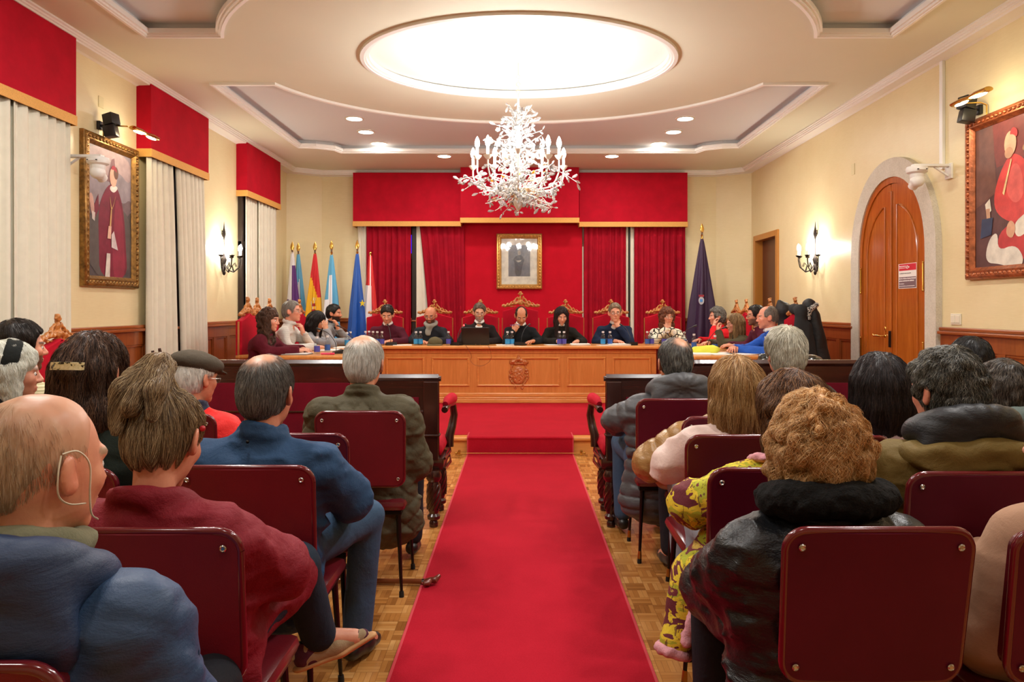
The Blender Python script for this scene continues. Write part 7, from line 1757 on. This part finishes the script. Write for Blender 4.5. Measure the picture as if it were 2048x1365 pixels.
BL = [(731, 9.95, 'violet', 'water bottle farthest left in the row by the maroon jumper man'), (738, 10.05, 'blue', 'second water bottle from the left by the maroon jumper man'), (746, 9.92, 'violet', 'third water bottle from the left by the maroon jumper man'), (754.5, 9.85, 'blue', 'fourth water bottle from the left, near the maroon jumper man'), (764, 9.82, 'violet', 'water bottle next to the table microphone of the maroon jumper man'),
      (832, 9.85, 'cyan', 'left bottle of the pair before the grey scarf man'), (841, 9.85, 'cyan', 'right bottle of the pair before the grey scarf man'), (897, 9.85, 'violet', 'single water bottle between the green cap and laptop'), (1015, 9.85, 'cyan', 'left bottle of the pair before the man with pen'), (1024, 9.87, 'cyan', 'right bottle of the pair before the man with pen'),
      (1119, 9.86, 'violet', 'left bottle of the pair before the writing woman'), (1128, 9.86, 'violet', 'right bottle of the pair before the writing woman'), (1206, 9.86, 'cyan', 'left bottle of the pair before the navy jumper man'), (1220, 9.86, 'blue', 'right bottle of the pair before the navy jumper man'), (1294.5, 9.86, 'blue', 'left bottle of the pair before the patterned jumper woman'), (1303.5, 9.88, 'violet', 'right bottle of the pair before the patterned jumper woman'),
      (1328, 9.86, 'violet', 'bottle right in front of the patterned jumper woman, left'), (1336, 9.86, 'blue', 'bottle right in front of the patterned jumper woman, right'), (1349, 9.8, 'violet', 'bottle just left of the corner by red jumper woman'), (1369, 9.7, 'blue', 'bottle at the inner corner of the right side table')]
for a, Y, k, l in BL: bottle(px(a, Y), Y, l, k)
bottle(px(1388, 8.9), 8.9, 'bottle on right side table beside the grey puffer man head', 'blue'); bottle(px(1430, 8.45), 8.45, 'bottle on the right table behind the yellow cloth', 'blue')
bottle(px(634, 8.05), 8.05, 'nearest water bottle on the left side table', 'violet'); bottle(px(655, 8.35), 8.35, 'second water bottle on left side table, blue label', 'blue'); bottle(px(694, 9.5), 9.5, 'left of two bottles at far end of the left side table', 'cyan'); bottle(px(701, 9.75), 9.75, 'right of two bottles at far end of the left side table', 'violet')
# microphones
_mic = None
def mic(x, y, rz, label, red=False):
    t = thing('table_microphone', label, 'microphone', (x, y, ZT), rz, 'gooseneck table microphones')
    mb = MB(); mb.prism([(-.05, 0), (.05, 0), (.05, .02), (-.05, .045)], -.07, .07, Matrix.Rotation(PI / 2, 4, 'Z')); mb.build('base', M_BLACKPL, t)
    P = [(0, .02, .03), (0, .03, .12), (.0, .1, .22), (0, .19, .27)]; mb = MB(); mb.tube(smooth_path(P), .004, 6); mb.build('gooseneck', M_BLACKPL, t, 60)
    mb = MB(); mb.tube([(0, .185, .268), (0, .225, .28)], [.009, .011], 8); mb.ball((0, .228, .281), .0115); mb.build('microphone_head', M_BLACKPL, t, 60)
    if red: mb = MB(); mb.torus((0, .183, .267), .009, .003, 12, 5, axis='y'); mb.build('red_ring', emit('red_ring_glow', (1, .05, .05), 6), t)
    return t
for a, rz, l, r in ((782, .4, 'microphone before the maroon jumper man', False), (913, -.5, 'microphone with red light left of the laptop', True), (1041, -.6, 'microphone before the man with pen', False), (1263, .6, 'microphone between navy jumper man and patterned jumper woman', False)): mic(px(a, 9.86), 9.86, rz, l, r)
mic(px(676, 8.1), 8.1, 2.0, 'nearest microphone on the left side table'); mic(-2.1, 9.3, 1.6, 'farther microphone on the left side table'); mic(px(1412, 8.6), 8.6, -1.9, 'microphone on right side table by the yellow cloth'); mic(2.05, 9.3, -1.5, 'microphone near the women at right table')
# laptop, cap, papers
t = thing('laptop', 'open black laptop seen from behind on the council table', 'laptop', (px(950.5, 9.9), 9.93, ZT))
mb = MB(); mb.box((-.19, .0, 0), (.19, .25, .016), .004); mb.build('keyboard_base', M_BLACKPL, t)
mb = MB(); mb.box((-.19, -.006, .0), (.19, .006, .235), .005, Matrix.Translation((0, 0, .012)) @ Matrix.Rotation(.22, 4, 'X')); mb.build('lid', plain('laptop_lid_black', '24211E', .35, .2), t)
mb = MB(); xl = px(935, 9.6); mb.tube(smooth_path([(px(932, 9.8), 9.7, ZT + .005), (px(934, 9.65), 9.63, ZT - .01), (px(943, 9.62), 9.62, pz(712, 9.62)), (px(941, 9.62), 9.64, pz(722, 9.62)), (px(950, 9.62), 9.64, pz(731, 9.62)), (px(965, 9.62), 9.64, pz(732, 9.62)), (px(980, 9.62), 9.63, pz(722, 9.62)), (px(982, 9.62), 9.62, pz(708, 9.62)), (px(978, 9.65), 9.63, ZT - .01), (px(976, 9.8), 9.7, ZT + .005)]), .0025, 5); tag(mb.build('cable', plain('brown_cable', '6A3018', .5)), 'thin dark cable hanging in a loop on the table front', 'cable')
def capobj():
    t = thing('olive_cap', 'olive green cap lying on the table beside a bottle', 'cap', (0, 0, 0)); c = np.array((px(870, 9.85), 9.85, ZT))
    surface('crown', [ell(c + (0, .03, .03), (.1, .11, .085), k=.02), boxp(c + (0, 0, -.09), (.3, .3, .09), 0, op='s', k=.01)], cloth('olive_cap_cotton', '5A5238', .9, .15), t, .008, post=lambda F_, X, Y_, Z: F_ + .006 * vnoise(X * 20, Y_ * 20, Z * 20))
    surface('brim', [ell(c + (.0, -.07, .01), (.12, .08, .008), k=.01, R=rotm(0, .1, 0))], cloth('olive_cap_cotton', '5A5238', .9, .15), t, .008)
capobj()
M_PAP = plain('white_paper', 'F0F0EE', .6)
def papers(x, y, w, d, n, rz, label, mat=None, h=.004):
    mb = MB(); r = random.Random(int(x * 100)); 
    for i in range(n): mb.box((-w / 2, -d / 2, .001 + i * h), (w / 2, d / 2, .0005 + (i + 1) * h), 0, Matrix.Rotation(r.uniform(-.12, .12), 4, 'Z'))
    o = mb.build('paper_stack', mat or M_PAP); o.location = (x, y, ZT); o.rotation_euler = (0, 0, rz); tag(o, label, 'papers', 'white papers on the council tables'); return o
papers(px(805, 9.86), 9.86, .25, .2, 1, .1, 'single sheet before the maroon jumper man'); papers(px(1010, 9.88), 9.88, .24, .2, 1, .05, 'sheets under the bottles of the man with pen'); papers(px(1160, 9.88), 9.88, .26, .2, 5, .06, 'thick paper stack right of the writing woman'); papers(px(1107, 9.9), 9.92, .22, .2, 1, .3, 'sheet under the writing woman hand')
papers(px(1238, 9.88), 9.88, .3, .2, 5, -.05, 'paper stack before the navy jumper man'); papers(px(1210, 9.8), 9.82, .2, .14, 1, .2, 'sheet left of the navy jumper man papers')
papers(px(660, 8.6), 8.6, .22, .3, 3, .3, 'white papers on left side table before striped shirt man'); papers(px(690, 9.2), 9.2, .22, .3, 3, 0, 'white papers on the left side table, far end')
papers(px(1440, 8.0), 8.0, .3, .4, 2, .2, 'spread papers at near end of the right side table'); papers(px(1405, 7.9), 7.95, .2, .3, 3, -.2, 'papers under the yellow cloth'); papers(px(1400, 9.0), 9.0, .22, .3, 6, 0, 'paper pile before the women at the right table'); papers(px(1480, 8.0), 7.95, .26, .3, 2, .5, 'papers beside the blue jumper man hands')
t = thing('closed_laptop', 'closed silver laptop on the near end of left side table', 'laptop', (px(592, 7.95), 7.9, ZT)); mb = MB(); mb.box((-.17, -.12, 0), (.17, .12, .012), .004); mb.build('laptop_body', plain('silver_metal', 'B8BABE', .35, .7), t); mb = MB(); mb.box((-.11, -.1, .0125), (.16, .11, .0165), .001); mb.build('tablet', M_PAP, t)
t = thing('highlighter', 'pink highlighter pen beside the closed laptop', 'pen', (px(655, 7.85), 7.85, ZT + .012)); mb = MB(); mb.tube([(-.07, 0, 0), (.03, 0, 0)], .0105, 10); mb.build('barrel', plain('pink_plastic', 'E04A78', .35), t, 40); mb = MB(); mb.tube([(.03, 0, 0), (.075, 0, 0)], .0115, 10); mb.build('pen_cap', plain('hot_pink_plastic', 'D83060', .35), t, 40)
o = surface('yellow_cloth', [cap((px(1392, 8.1), 8.1, ZT + .03), (px(1425, 8.1), 8.1, ZT + .035), .045, .05, k=.03), ell((px(1428, 8.1), 8.12, ZT + .04), (.07, .06, .035), k=.03), boxp((px(1410, 8.1), 8.1, ZT - .1), (.4, .3, .1), 0, op='s', k=.005)], plain('bright_yellow_cloth', 'E2E24A', .8, var=.1), None, .01, post=lambda F_, X, Y_, Z: F_ + .012 * vnoise(X * 18, Y_ * 18, Z * 18)); tag(o, 'crumpled bright yellow cloth on the right side table', 'cloth')
t = thing('eyeglasses', 'dark folded eyeglasses on papers of the right side table', 'glasses', (px(1462, 8.1), 8.25, ZT + .022)); mb = MB(); mb.torus((-.035, 0, 0), .022, .002, 14, 5); mb.torus((.035, 0, 0), .022, .002, 14, 5); mb.tube([(-.058, 0, 0), (-.06, .1, .01)], .002, 5); mb.tube([(.058, 0, 0), (.06, .1, .01)], .002, 5); mb.tube([(-.013, 0, 0), (.013, 0, 0)], .002, 5); mb.build('frame', M_GLS, t, 60)
# coats on the near right armchair, leather bag on the bench
def coat(label, prims, mat, amp=.012, extra=None):
    t = thing('draped_coat', label, 'coat', (0, 0, 0), 0, 'dark coats hung over an armchair')
    surface('coat_body', prims, mat, t, .014, post=lambda F_, X, Y_, Z: F_ + amp * vnoise(X * 9, Y_ * 9, Z * 4) + amp * .5 * vnoise(X * 22, Y_ * 22, Z * 8, 3)); return t
cw = cloth('dark_grey_wool_coat', '26282A', .9, .1, .4, 9); cbk = puffmat('black_padded_coat', '111316', .6, .5)
coat('dark wool coat with lapels hung on the near right armchair', [cap((3.06, 7.9, 1.38), (3.04, 7.86, .65), .06, .11, k=.06), cap((3.07, 7.9, 1.42), (3.14, 8.3, 1.44), .06, k=.05), cap((3.13, 7.88, 1.25), (3.16, 7.84, .5), .06, .1, k=.05)], cw)
coat('black padded coat with hood, rightmost on the armchair', [cap((3.25, 8.0, 1.36), (3.38, 7.95, .5), .07, .12, k=.06), ell((3.22, 8.05, 1.47), (.07, .09, .08), k=.05), cap((3.28, 8.2, 1.3), (3.4, 8.3, .5), .08, .12, k=.05)], cbk)
coat('black pointed-hood coat behind the balding man', [ell((3.14, 8.6, 1.42), (.09, .1, .09), k=.05), cap((3.16, 8.6, 1.38), (3.2, 8.62, .8), .09, .12, k=.06), cap((3.1, 8.6, 1.44), (3.08, 8.6, 1.53), .05, .015, k=.05)], cbk)
o = surface('houndstooth_scarf', [cap((3.17, 7.93, 1.42), (3.27, 7.98, 1.48), .03, .03, k=.02), cap((3.17, 7.93, 1.42), (3.16, 7.9, 1.33), .028, .018, k=.02)], cloth('houndstooth', 'B0B0B0', .9, .0, .3, 20, .1, pattern=lambda t, v, b: t.mix(t.math('GREATER_THAN', t.noise(v, 90, 1), .5), hexc('D8D8D4'), hexc('1A1A1A'))), None, .008); tag(o, 'black and white patterned scarf on the dark coats', 'scarf')
bx_ = px(1600, 4.9); t = thing('leather_bag', 'shiny black leather bag on the bench behind white-haired man', 'bag', (0, 0, 0))
surface('bag_body', [boxp((px(1585, 4.95), 5.0, .93), (.19, .05, .15), .03, k=.03), cap((px(1532, 4.95), 4.98, 1.10), (px(1560, 4.95), 4.98, 1.08), .04, k=.03), cap((px(1625, 4.95), 4.98, 1.08), (px(1645, 4.95), 4.98, 1.02), .05, k=.03)], plain('black_glossy_leather', '15150F', .25, coat=.4), t, .01, post=lambda F_, X, Y_, Z: F_ + .012 * vnoise(X * 20, Y_ * 20, Z * 20))
surface('bag_strap', [tor((px(1625, 4.9), 4.95, 1.06), .045, .01, R=np.array(Matrix.Rotation(1.3, 3, 'X')), k=.01)], plain('black_glossy_leather', '15150F', .25, coat=.4), t, .007)
# ================================================================== CAMERA
cam = bpy.data.cameras.new('camera'); co = bpy.data.objects.new('camera', cam); C.objects.link(co)
co.location = (0, 0, CAMZ); co.rotation_euler = (math.radians(90), 0, 0)
cam.sensor_width = 36; cam.lens = F / 2048 * 36; cam.shift_x = -14 / 2048; cam.shift_y = -66.5 / 2048; cam.clip_start = 0.05
bpy.context.scene.camera = co
vs_ = bpy.context.scene.view_settings; vs_.view_transform = 'Standard'; vs_.look = 'None'; vs_.gamma = 1; vs_.use_curve_mapping = False; vs_.exposure = EXPO
w = bpy.data.worlds.new('world'); bpy.context.scene.world = w; w.use_nodes = True
w.node_tree.nodes['Background'].inputs[0].default_value = (0.02, 0.02, 0.03, 1); w.node_tree.nodes['Background'].inputs[1].default_value = 0.5
cyc = bpy.context.scene.cycles
cyc.max_bounces = 7; cyc.diffuse_bounces = 4; cyc.glossy_bounces = 3; cyc.transmission_bounces = 6; cyc.caustics_reflective = False; cyc.caustics_refractive = False
cyc.sample_clamp_indirect = 6.0
cyc.adaptive_threshold = 0.02
